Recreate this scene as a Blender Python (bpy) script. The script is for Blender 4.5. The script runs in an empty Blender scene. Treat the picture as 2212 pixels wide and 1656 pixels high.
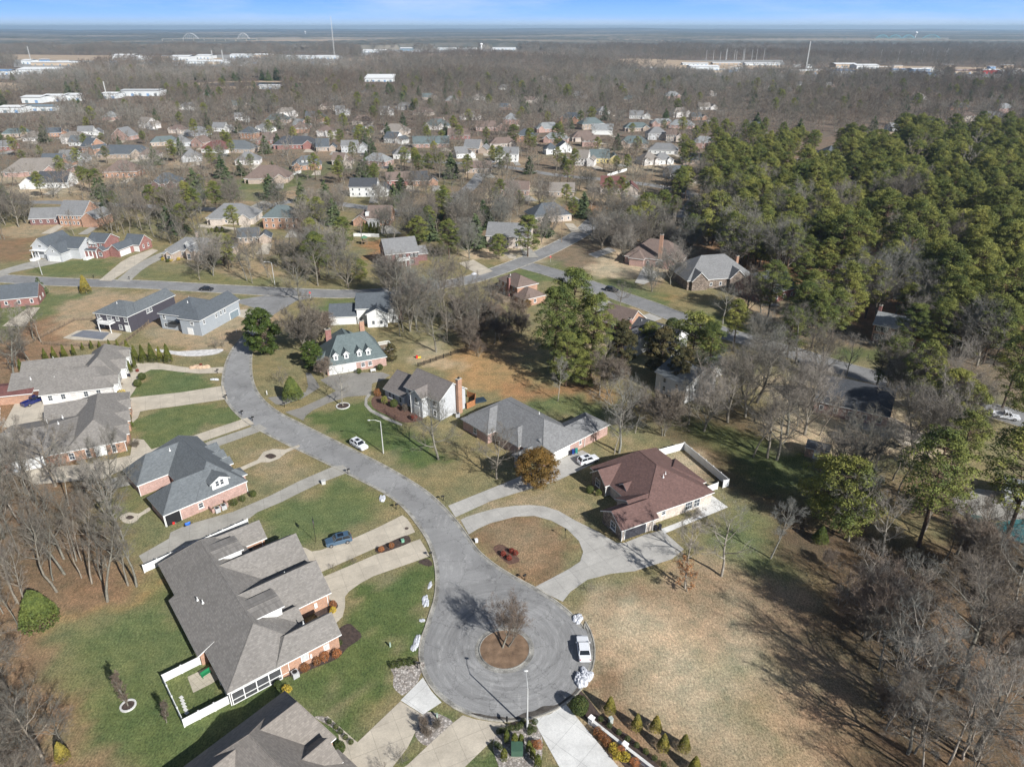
import bpy, bmesh, math, random
import numpy as np
from mathutils import Vector
PI=math.pi; R=math.radians
sc=bpy.context.scene; col=sc.collection
# ---------------------------------------------------------------- camera
H=85.; FL=1536.; PITCH=math.atan(768./FL)
cam=bpy.data.cameras.new('camera'); cam.sensor_width=36.; cam.lens=36.*FL/2212.
cam.clip_start=1.; cam.clip_end=80000.
co=bpy.data.objects.new('camera',cam); col.objects.link(co)
co.location=(0,0,H); co.rotation_euler=(PI/2-PITCH,0,0); sc.camera=co
# ---------------------------------------------------------------- light: sun from the right and behind, 32.5 degrees high
SUN_AZ=R(-48.); SUN_EL=R(32.5)
w=bpy.data.worlds.new('World'); sc.world=w; w.use_nodes=True
nt=w.node_tree; N=nt.nodes; L=nt.links; N.clear()
out=N.new('ShaderNodeOutputWorld'); bg=N.new('ShaderNodeBackground'); sky=N.new('ShaderNodeTexSky')
sky.sky_type='NISHITA'; sky.sun_disc=False; sky.sun_elevation=SUN_EL; sky.sun_rotation=PI/2-SUN_AZ
sky.altitude=100; sky.air_density=.7; sky.dust_density=0.2; sky.ozone_density=2.2
tc=N.new('ShaderNodeTexCoord'); mp=N.new('ShaderNodeMapping'); mp.inputs['Scale'].default_value=(2.2,1.2,16.)
mp.inputs['Rotation'].default_value=(0,0.35,0.2)
nz=N.new('ShaderNodeTexNoise'); nz.inputs['Scale'].default_value=1.6; nz.inputs['Detail'].default_value=7; nz.inputs['Roughness'].default_value=.6
rp=N.new('ShaderNodeValToRGB'); rp.color_ramp.elements[0].position=.46; rp.color_ramp.elements[0].color=(0,0,0,1)
rp.color_ramp.elements[1].position=.72; rp.color_ramp.elements[1].color=(.42,.42,.42,1)
mx=N.new('ShaderNodeMixRGB'); mx.inputs[2].default_value=(13.,14.,16.,1)
L.new(tc.outputs['Generated'],mp.inputs[0]); L.new(mp.outputs[0],nz.inputs[0]); L.new(nz.outputs[0],rp.inputs[0])
# the low band of the sky: pale at the horizon, clear blue a few degrees up
sx=N.new('ShaderNodeSeparateXYZ'); L.new(tc.outputs['Generated'],sx.inputs[0])
r1=N.new('ShaderNodeValToRGB'); e=r1.color_ramp.elements; e[0].position=-.004; e[0].color=(10.8,13.2,15.6,1); e[1].position=.036; e[1].color=(3.,7.,18.5,1); q=e.new(.014); q.color=(5.4,9.8,18.,1)
r2=N.new('ShaderNodeMapRange'); r2.inputs['From Min'].default_value=.045; r2.inputs['From Max'].default_value=.09; L.new(sx.outputs[2],r1.inputs[0]); L.new(sx.outputs[2],r2.inputs['Value'])
m2=N.new('ShaderNodeMixRGB'); L.new(r2.outputs[0],m2.inputs[0]); L.new(r1.outputs[0],m2.inputs[1]); L.new(sky.outputs[0],m2.inputs[2])
L.new(rp.outputs[0],mx.inputs[0]); L.new(m2.outputs[0],mx.inputs[1]); L.new(mx.outputs[0],bg.inputs[0]); L.new(bg.outputs[0],out.inputs[0])
bg.inputs[1].default_value=.05
sl=bpy.data.lights.new('sun','SUN'); sl.energy=5.; sl.angle=R(.5); sl.color=(1.,.985,.955)
so=bpy.data.objects.new('sun',sl); col.objects.link(so)
so.rotation_euler=(PI/2-SUN_EL,0,SUN_AZ+PI/2)
sc.view_settings.view_transform='Standard'; sc.view_settings.look='None'; sc.view_settings.exposure=0.45; sc.view_settings.gamma=1
try:
    sc.cycles.max_bounces=5; sc.cycles.diffuse_bounces=2; sc.cycles.glossy_bounces=2; sc.cycles.transparent_max_bounces=4
    sc.cycles.volume_bounces=0
    sc.cycles.use_adaptive_sampling=True; sc.cycles.adaptive_threshold=.02
except Exception: pass
# ---------------------------------------------------------------- helpers
rnd=random.Random(7); nr=np.random.RandomState(5)
cp,sp=math.cos(PITCH),math.sin(PITCH)
def G(x,y,z=0.):
    """a point of the place at height z, read off the survey grid (2212 x 1656)"""
    u=(x-1106.)/FL; v=(828.-y)/FL; d=(u,cp+v*sp,-sp+v*cp); t=(z-H)/d[2]
    return (d[0]*t,d[1]*t)
def GQ(ox,oy,k,pts):
    """survey points noted on an enlarged sheet with origin ox,oy and scale k"""
    return [G((ox+x/k)*.72,(oy+y/k)*.72) for x,y in pts]
def tag(o,label=None,cat=None,group=None,kind=None):
    if label: o['label']=label
    if cat: o['category']=cat
    if group: o['group']=group
    if kind: o['kind']=kind
    return o
def empty(name,loc=(0,0,0),rz=0,label=None,cat=None,group=None):
    o=bpy.data.objects.new(name,None); col.objects.link(o); o.location=loc; o.rotation_euler=(0,0,rz); o.empty_display_size=.3
    return tag(o,label,cat,group)
def link(name,me,parent=None,loc=(0,0,0),rz=0):
    o=bpy.data.objects.new(name,me); col.objects.link(o); o.parent=parent; o.location=loc; o.rotation_euler=(0,0,rz); return o
def copy_tree(o,parent=None):
    c=o.copy(); col.objects.link(c); c.parent=parent
    for ch in list(o.children): copy_tree(ch,c)
    return c
class MB:
    def __init__(s): s.v=[]; s.f=[]; s.m=[]
    def face(s,pts,m=0):
        i=len(s.v); s.v+= [tuple(p) for p in pts]; s.f.append(tuple(range(i,i+len(pts)))); s.m.append(m)
    def prism(s,poly,z0,z1,m=0,mt=None,bottom=True):
        n=len(poly); i=len(s.v)
        s.v+=[(p[0],p[1],z0) for p in poly]+[(p[0],p[1],z1) for p in poly]
        for k in range(n):
            j=(k+1)%n; s.f.append((i+k,i+j,i+n+j,i+n+k)); s.m.append(m)
        s.f.append(tuple(range(i+n,i+2*n))); s.m.append(m if mt is None else mt)
        if bottom: s.f.append(tuple(range(i+n-1,i-1,-1))); s.m.append(m)
    def box(s,x,y,z,sx,sy,sz,rz=0,m=0):
        c,q=math.cos(rz),math.sin(rz); P=[(-sx/2,-sy/2),(sx/2,-sy/2),(sx/2,sy/2),(-sx/2,sy/2)]
        s.prism([(x+a*c-b*q,y+a*q+b*c) for a,b in P],z,z+sz,m)
    def tube(s,p,q,r0,r1,n=6,m=0,cap=True):
        p=Vector(p); q=Vector(q); d=(q-p); 
        if d.length<1e-6: return
        d.normalize(); a=d.orthogonal().normalized(); b=d.cross(a); i=len(s.v)
        for c,r in ((p,r0),(q,r1)):
            for k in range(n):
                t=2*PI*k/n; s.v.append(tuple(c+a*(r*math.cos(t))+b*(r*math.sin(t))))
        for k in range(n):
            j=(k+1)%n; s.f.append((i+k,i+j,i+n+j,i+n+k)); s.m.append(m)
        if cap: s.f.append(tuple(range(i+n,i+2*n))); s.m.append(m)
    def sphere(s,c,r,n=8,k=5,sq=(1,1,1),m=0,jit=0):
        i=len(s.v)
        for a in range(k+1):
            ph=PI*a/k
            for b in range(n):
                t=2*PI*b/n; q=1+(rnd.random()-.5)*jit
                s.v.append((c[0]+r*q*sq[0]*math.sin(ph)*math.cos(t),c[1]+r*q*sq[1]*math.sin(ph)*math.sin(t),c[2]+r*q*sq[2]*math.cos(ph)))
        for a in range(k):
            for b in range(n):
                j=(b+1)%n; s.f.append((i+a*n+b,i+(a+1)*n+b,i+(a+1)*n+j,i+a*n+j)); s.m.append(m)
    def mesh(s,name,mats,org=(0,0,0)):
        me=bpy.data.meshes.new(name)
        v=[(a-org[0],b-org[1],c-org[2]) for a,b,c in s.v] if any(org) else s.v
        me.from_pydata(v,[],s.f)
        for m in (mats if isinstance(mats,(list,tuple)) else [mats]): me.materials.append(m)
        if any(s.m): me.polygons.foreach_set('material_index',s.m)
        me.update(); return me
    def build(s,name,mats,parent=None):
        org=tuple(parent.location) if parent is not None else (0,0,0)
        if parent is not None and parent.parent is not None: org=tuple(parent.location+parent.parent.location)
        if parent is not None and abs(parent.rotation_euler[2])>1e-6: org=(0,0,0)
        return link(name,s.mesh(name,mats,org),parent)
def mesh_np(name,v,f,mats,mi=None,smooth=False,tint=None):
    me=bpy.data.meshes.new(name); v=np.asarray(v,np.float32); f=np.asarray(f,np.int32); k=f.shape[1]
    me.vertices.add(len(v)); me.vertices.foreach_set('co',v.ravel()); me.loops.add(f.size); me.loops.foreach_set('vertex_index',f.ravel())
    me.polygons.add(len(f)); me.polygons.foreach_set('loop_start',np.arange(len(f),dtype=np.int32)*k)
    try: me.polygons.foreach_set('loop_total',np.full(len(f),k,np.int32))
    except Exception: pass
    for m in (mats if isinstance(mats,(list,tuple)) else [mats]): me.materials.append(m)
    if mi is not None: me.polygons.foreach_set('material_index',np.asarray(mi,np.int32))
    if tint is not None:
        a=me.attributes.new('tint','FLOAT','FACE'); a.data.foreach_set('value',np.asarray(tint,np.float32))
    me.update(calc_edges=True); me.validate()
    if smooth: me.polygons.foreach_set('use_smooth',[True]*len(f))
    return me
def smooth(pts,n=6,closed=False):
    P=[np.array(p,float) for p in pts]; o=[]
    m=len(P)
    for i in range(m if closed else m-1):
        p0=P[(i-1)%m] if closed or i>0 else P[0]*2-P[1]; p1=P[i]; p2=P[(i+1)%m]
        p3=P[(i+2)%m] if closed or i<m-2 else P[-1]*2-P[-2]
        for k in range(n):
            t=k/n; o.append(tuple(.5*((2*p1)+(-p0+p2)*t+(2*p0-5*p1+4*p2-p3)*t*t+(-p0+3*p1-3*p2+p3)*t**3)))
    if not closed: o.append(tuple(P[-1]))
    return o
def offset(pts,d,closed=False):
    P=np.array(pts,float); n=len(P); o=[]
    for i in range(n):
        a=P[(i-1)%n] if closed or i>0 else P[i]; b=P[(i+1)%n] if closed or i<n-1 else P[i]
        t=b-a; t/=max(1e-9,np.hypot(*t)); o.append((P[i][0]-t[1]*d,P[i][1]+t[0]*d))
    return o
# ---------------------------------------------------------------- materials
MATS={}
def nodes(name):
    m=bpy.data.materials.new(name); m.use_nodes=True; n=m.node_tree.nodes; l=m.node_tree.links; b=n['Principled BSDF']
    b.inputs['Specular IOR Level'].default_value=.3
    return m,n,l,b
def ramp(n,a,b,ca,cb):
    r=n.new('ShaderNodeValToRGB'); e=r.color_ramp.elements
    e[0].position=a; e[0].color=(*ca,1) if len(ca)==3 else ca; e[1].position=b; e[1].color=(*cb,1) if len(cb)==3 else cb; return r
def noise(n,l,vec,scale,det=4,ro=.55):
    t=n.new('ShaderNodeTexNoise'); t.inputs['Scale'].default_value=scale; t.inputs['Detail'].default_value=det; t.inputs['Roughness'].default_value=ro
    if vec is not None: l.new(vec,t.inputs['Vector'])
    return t
def mul(n,l,a,b,fac=1,mode='MULTIPLY'):
    m=n.new('ShaderNodeMixRGB'); m.blend_type=mode
    if hasattr(fac,'node'): l.new(fac,m.inputs[0])
    else: m.inputs[0].default_value=fac
    for i,x in ((1,a),(2,b)):
        if hasattr(x,'node'): l.new(x,m.inputs[i])
        else: m.inputs[i].default_value=(*x,1)
    return m.outputs[0]
def g3(x): return (x,x,x)
def plain(name,c,rough=.7,var=.25,scale=1.2,fine=9.,spec=.3,metal=0,obj=False):
    """two octaves of tone variation on a base colour"""
    if name in MATS: return MATS[name]
    m,n,l,b=nodes(name); b.inputs['Specular IOR Level'].default_value=spec
    if obj: vec=n.new('ShaderNodeTexCoord').outputs['Object']
    else: vec=n.new('ShaderNodeNewGeometry').outputs['Position']
    a=noise(n,l,vec,scale); f=noise(n,l,vec,fine,3,.7)
    r1=ramp(n,.3,.7,g3(1-var),g3(1+var)); r2=ramp(n,.3,.7,g3(1-var*.8),g3(1+var*.8)); l.new(a.outputs[0],r1.inputs[0]); l.new(f.outputs[0],r2.inputs[0])
    l.new(mul(n,l,mul(n,l,c,r1.outputs[0]),r2.outputs[0]),b.inputs['Base Color'])
    b.inputs['Roughness'].default_value=rough; b.inputs['Metallic'].default_value=metal
    MATS[name]=m; return m
def wallvec(n,l):
    g=n.new('ShaderNodeNewGeometry'); c=n.new('ShaderNodeVectorMath'); c.operation='CROSS_PRODUCT'; l.new(g.outputs['True Normal'],c.inputs[0]); c.inputs[1].default_value=(0,0,1)
    nn=n.new('ShaderNodeVectorMath'); nn.operation='NORMALIZE'; l.new(c.outputs[0],nn.inputs[0])
    d=n.new('ShaderNodeVectorMath'); d.operation='DOT_PRODUCT'; l.new(nn.outputs[0],d.inputs[0]); l.new(g.outputs['Position'],d.inputs[1])
    s=n.new('ShaderNodeSeparateXYZ'); l.new(g.outputs['Position'],s.inputs[0]); o=n.new('ShaderNodeCombineXYZ'); l.new(d.outputs['Value'],o.inputs[0]); l.new(s.outputs[2],o.inputs[1])
    return o.outputs[0],g.outputs['Position']
def coursed(name,c1,c2,mortar,bw,bh,ms=.01,rough=.85,var=.18,scale=.8):
    """brick, lap siding, stone or shingle courses that run level round a wall or roof"""
    if name in MATS: return MATS[name]
    m,n,l,b=nodes(name); v,pos=wallvec(n,l)
    t=n.new('ShaderNodeTexBrick'); l.new(v,t.inputs['Vector']); t.inputs['Scale'].default_value=1
    t.inputs['Brick Width'].default_value=bw; t.inputs['Row Height'].default_value=bh; t.inputs['Mortar Size'].default_value=ms
    t.inputs['Color1'].default_value=(*c1,1); t.inputs['Color2'].default_value=(*c2,1); t.inputs['Mortar'].default_value=(*mortar,1); t.inputs['Mortar Smooth'].default_value=.3
    a=noise(n,l,pos,scale); f=noise(n,l,pos,3.,6,.8)
    r1=ramp(n,.3,.7,g3(1-var),g3(1+var)); r2=ramp(n,.36,.64,g3(1-var*1.4),g3(1+var*1.4)); l.new(a.outputs[0],r1.inputs[0]); l.new(f.outputs[0],r2.inputs[0])
    l.new(mul(n,l,mul(n,l,t.outputs[0],r1.outputs[0]),r2.outputs[0]),b.inputs['Base Color']); b.inputs['Roughness'].default_value=rough
    MATS[name]=m; return m
def shingle(c,s=1.):
    c=tuple(x*.82 for x in c)
    d=tuple(x*.84 for x in c); h=tuple(min(1,x*1.14) for x in c)
    nm='shingles_%02d%02d%02d'%tuple(int(x*99) for x in c)
    return coursed(nm,d,h,tuple(x*.78 for x in c),.4*s,.15,.01,.92,.055,.3)
def brick(c):
    nm='brick_%02d%02d%02d'%tuple(int(x*99) for x in c)
    return coursed(nm,tuple(x*.82 for x in c),tuple(x*1.2 for x in c),tuple(.45*x+.18 for x in c),.24,.09,.012,.9,.13)
def siding(c):
    nm='siding_%02d%02d%02d'%tuple(int(x*99) for x in c)
    return coursed(nm,tuple(x*.97 for x in c),c,tuple(x*.72 for x in c),9.,.17,.014,.6,.05)
def stone(c):
    nm='stone_%02d%02d%02d'%tuple(int(x*99) for x in c)
    return coursed(nm,tuple(x*.55 for x in c),tuple(x*1.5 for x in c),tuple(x*.8 for x in c),.6,.3,.03,.9,.3,2.)
def ground_mat():
    m,n,l,b=nodes('ground_cover'); pos=n.new('ShaderNodeNewGeometry').outputs['Position']
    at=n.new('ShaderNodeVertexColor'); at.layer_name='cover'
    sep=n.new('ShaderNodeSeparateXYZ'); l.new(pos,sep.inputs[0])
    big=noise(n,l,pos,.06,5,.6); mid=noise(n,l,pos,.35,6,.7); fin=noise(n,l,pos,3.2,6,.85)
    mpn=n.new('ShaderNodeMapping'); mpn.inputs['Rotation'].default_value=(0,0,.6); mpn.inputs['Scale'].default_value=(1.,.3,1.); l.new(pos,mpn.inputs[0])
    blade=noise(n,l,mpn.outputs[0],4.5,4,.8)
    r0=ramp(n,.36,.66,(1.12,1.03,.95),(.88,.96,.95)); l.new(big.outputs[0],r0.inputs[0])
    r1=ramp(n,.34,.68,(1.28,1.2,1.13),(.72,.79,.74)); l.new(mid.outputs[0],r1.inputs[0])
    r2=ramp(n,.38,.62,g3(.55),g3(1.45)); l.new(fin.outputs[0],r2.inputs[0])
    r3=ramp(n,.38,.62,g3(.74),g3(1.26)); l.new(blade.outputs[0],r3.inputs[0])
    x=mul(n,l,at.outputs[0],r0.outputs[0]); x=mul(n,l,x,r1.outputs[0]); x=mul(n,l,x,r2.outputs[0]); x=mul(n,l,x,r3.outputs[0])
    l.new(x,b.inputs['Base Color']); b.inputs['Roughness'].default_value=.95; b.inputs['Specular IOR Level'].default_value=.1
    bp=n.new('ShaderNodeBump'); bp.inputs['Strength'].default_value=.5; bp.inputs['Distance'].default_value=.12; l.new(fin.outputs[0],bp.inputs['Height']); l.new(bp.outputs[0],b.inputs['Normal'])
    return m
def asphalt(name,c,streak=.0):
    m,n,l,b=nodes(name); pos=n.new('ShaderNodeNewGeometry').outputs['Position']
    a=noise(n,l,pos,.18,5,.6); f=noise(n,l,pos,6.,4,.8)
    r1=ramp(n,.3,.7,g3(.84),g3(1.14)); l.new(a.outputs[0],r1.inputs[0]); r2=ramp(n,.3,.7,g3(.86),g3(1.14)); l.new(f.outputs[0],r2.inputs[0])
    x=mul(n,l,mul(n,l,c,r1.outputs[0]),r2.outputs[0])
    # salt smears and tar-dark cracks
    d=noise(n,l,pos,.5,3,.5); mx=n.new('ShaderNodeMixRGB'); mx.inputs[0].default_value=.35; l.new(pos,mx.inputs[1]); l.new(d.outputs[1],mx.inputs[2])
    sv=n.new('ShaderNodeMapping'); sv.inputs['Scale'].default_value=(.55,.16,1); sv.inputs['Rotation'].default_value=(0,0,.5); l.new(mx.outputs[0],sv.inputs[0])
    s=noise(n,l,sv.outputs[0],2.2,6,.75); r3=ramp(n,.56,.78,g3(0),g3(streak)); l.new(s.outputs[0],r3.inputs[0])
    x=mul(n,l,x,(.48,.47,.45),r3.outputs[0],'MIX')
    v=n.new('ShaderNodeTexVoronoi'); v.feature='DISTANCE_TO_EDGE'; v.inputs['Scale'].default_value=.22; wv=n.new('ShaderNodeVectorMath'); wv.operation='ADD'
    dn=noise(n,l,pos,.9,4,.6); sc2=n.new('ShaderNodeVectorMath'); sc2.operation='SCALE'; sc2.inputs['Scale'].default_value=2.2; l.new(dn.outputs[1],sc2.inputs[0]); l.new(pos,wv.inputs[0]); l.new(sc2.outputs[0],wv.inputs[1]); l.new(wv.outputs[0],v.inputs['Vector'])
    r4=ramp(n,.003,.016,g3(.66),g3(1)); l.new(v.outputs['Distance'],r4.inputs[0]); x=mul(n,l,x,r4.outputs[0])
    if streak>.6:   # rings worn by cars circling the island
        sb=n.new('ShaderNodeVectorMath'); sb.operation='SUBTRACT'; l.new(pos,sb.inputs[0]); sb.inputs[1].default_value=(-.75,79.9,0)
        ln=n.new('ShaderNodeVectorMath'); ln.operation='LENGTH'; l.new(sb.outputs[0],ln.inputs[0]); sp_=n.new('ShaderNodeSeparateXYZ'); l.new(sb.outputs[0],sp_.inputs[0])
        at=n.new('ShaderNodeMath'); at.operation='ARCTAN2'; l.new(sp_.outputs[1],at.inputs[0]); l.new(sp_.outputs[0],at.inputs[1]); cb=n.new('ShaderNodeCombineXYZ'); l.new(ln.outputs['Value'],cb.inputs[0]); l.new(at.outputs[0],cb.inputs[1])
        rn=noise(n,l,cb.outputs[0],1.5,6,.75); rr5=ramp(n,.4,.66,g3(.82),g3(1.2)); l.new(rn.outputs[0],rr5.inputs[0]); ms=n.new('ShaderNodeMapRange'); l.new(ln.outputs['Value'],ms.inputs['Value']); ms.inputs['From Min'].default_value=11.; ms.inputs['From Max'].default_value=15.; ms.inputs['To Min'].default_value=1; ms.inputs['To Max'].default_value=.25
        x=mul(n,l,x,rr5.outputs[0],ms.outputs[0])
    pv_=n.new('ShaderNodeTexVoronoi'); pv_.inputs['Scale'].default_value=.09; l.new(wv.outputs[0],pv_.inputs['Vector']); sc3=n.new('ShaderNodeSeparateColor'); l.new(pv_.outputs['Color'],sc3.inputs[0]); r6_=ramp(n,0,1,g3(.9),g3(1.08)); l.new(sc3.outputs[0],r6_.inputs[0]); x=mul(n,l,x,r6_.outputs[0])
    l.new(x,b.inputs['Base Color']); b.inputs['Roughness'].default_value=.85
    MATS[name]=m; return m
def concrete(name,c,ang,slab=3.4,wid=3.2):
    if name in MATS: return MATS[name]
    m,n,l,b=nodes(name); pos=n.new('ShaderNodeNewGeometry').outputs['Position']
    mp=n.new('ShaderNodeMapping'); mp.inputs['Rotation'].default_value=(0,0,-R(ang)); l.new(pos,mp.inputs[0])
    t=n.new('ShaderNodeTexBrick'); l.new(mp.outputs[0],t.inputs['Vector']); t.offset=0; t.inputs['Scale'].default_value=1; t.inputs['Brick Width'].default_value=slab; t.inputs['Row Height'].default_value=wid; t.inputs['Mortar Size'].default_value=.045
    t.inputs['Color1'].default_value=(*[x*.96 for x in c],1); t.inputs['Color2'].default_value=(*[x*1.03 for x in c],1); t.inputs['Mortar'].default_value=(*[x*.78 for x in c],1)
    a=noise(n,l,pos,.3,6,.7); f=noise(n,l,pos,3.5,5,.8)
    r1=ramp(n,.32,.68,g3(.8),g3(1.12)); l.new(a.outputs[0],r1.inputs[0]); r2=ramp(n,.3,.7,g3(.88),g3(1.1)); l.new(f.outputs[0],r2.inputs[0])
    l.new(mul(n,l,mul(n,l,t.outputs[0],r1.outputs[0]),r2.outputs[0]),b.inputs['Base Color']); b.inputs['Roughness'].default_value=.85
    MATS[name]=m; return m
def leafmat(name,c1,c2,scale=.35,rough=.7,var=.35,trans=0):
    """foliage: two leaf colours in clumps, varied from plant to plant"""
    if name in MATS: return MATS[name]
    m,n,l,b=nodes(name); pos=n.new('ShaderNodeNewGeometry').outputs['Position']; oi=n.new('ShaderNodeObjectInfo')
    a=noise(n,l,pos,scale,3,.6); r=ramp(n,.38,.62,c1,c2); l.new(a.outputs[0],r.inputs[0])
    f=noise(n,l,pos,4.,2,.6); r2=ramp(n,.3,.7,g3(1-var),g3(1+var)); l.new(f.outputs[0],r2.inputs[0])
    r3=ramp(n,0,1,(.8,.84,.8),(1.22,1.14,1.05)); l.new(oi.outputs['Random'],r3.inputs[0])
    at=n.new('ShaderNodeAttribute'); at.attribute_name='tint'; r4=ramp(n,0,1,g3(.72),g3(1.32)); l.new(at.outputs['Fac'],r4.inputs[0])
    x=mul(n,l,mul(n,l,mul(n,l,r.outputs[0],r2.outputs[0]),r3.outputs[0]),r4.outputs[0])
    l.new(x,b.inputs['Base Color']); b.inputs['Roughness'].default_value=rough; b.inputs['Specular IOR Level'].default_value=.15
    MATS[name]=m; return m
WHITE=plain('white_trim',(.74,.74,.72),.5,.05); GLASS=plain('window_glass',(.05,.06,.075),.08,.3,.8,3,1.); BLIND=plain('window_blinds',(.5,.51,.5),.3,.15,2,6,.8)
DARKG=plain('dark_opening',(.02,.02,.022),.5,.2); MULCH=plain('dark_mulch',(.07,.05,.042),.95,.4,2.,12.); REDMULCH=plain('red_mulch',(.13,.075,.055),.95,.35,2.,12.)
PEB=coursed('river_pebbles',(.28,.24,.21),(.6,.55,.5),(.2,.17,.15),.3,.3,.03,.9,.35,3.)
def pebble():
    m,n,l,b=nodes('pale_rock_bed'); pos=n.new('ShaderNodeNewGeometry').outputs['Position']
    v=n.new('ShaderNodeTexVoronoi'); v.inputs['Scale'].default_value=3.2; l.new(pos,v.inputs['Vector']); s=n.new('ShaderNodeSeparateColor'); l.new(v.outputs['Color'],s.inputs[0])
    r=ramp(n,0,1,(.4,.34,.29),(.74,.68,.62)); l.new(s.outputs[0],r.inputs[0]); r2=ramp(n,.1,.55,g3(1),g3(.45)); l.new(v.outputs['Distance'],r2.inputs[0])
    l.new(mul(n,l,r.outputs[0],r2.outputs[0]),b.inputs['Base Color']); b.inputs['Roughness'].default_value=.9; return m
PEB=pebble()
BLACK=plain('black_metal',(.02,.02,.02),.4,.2); SNOW=plain('old_snow',(.52,.53,.56),.7,.3,2.5,9.); WOODF=plain('weathered_wood',(.22,.17,.12),.85,.3,3)
BARK=leafmat('bark_grey',(.33,.305,.265),(.24,.22,.19),1.5,.9,.25); BARKP=leafmat('bark_pale',(.46,.43,.39),(.32,.29,.255),1.2,.9,.25)
TWIG=leafmat('bare_twigs',(.185,.168,.148),(.145,.13,.115),.5,.9,.2); TWIGP=leafmat('pale_twigs',(.275,.26,.24),(.21,.198,.182),.6,.9,.2); TWIGR=leafmat('reddish_twigs',(.225,.185,.155),(.175,.145,.122),.6,.9,.2)
PBARK=leafmat('pine_bark',(.17,.12,.09),(.11,.08,.065),1.5,.9,.25)
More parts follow.
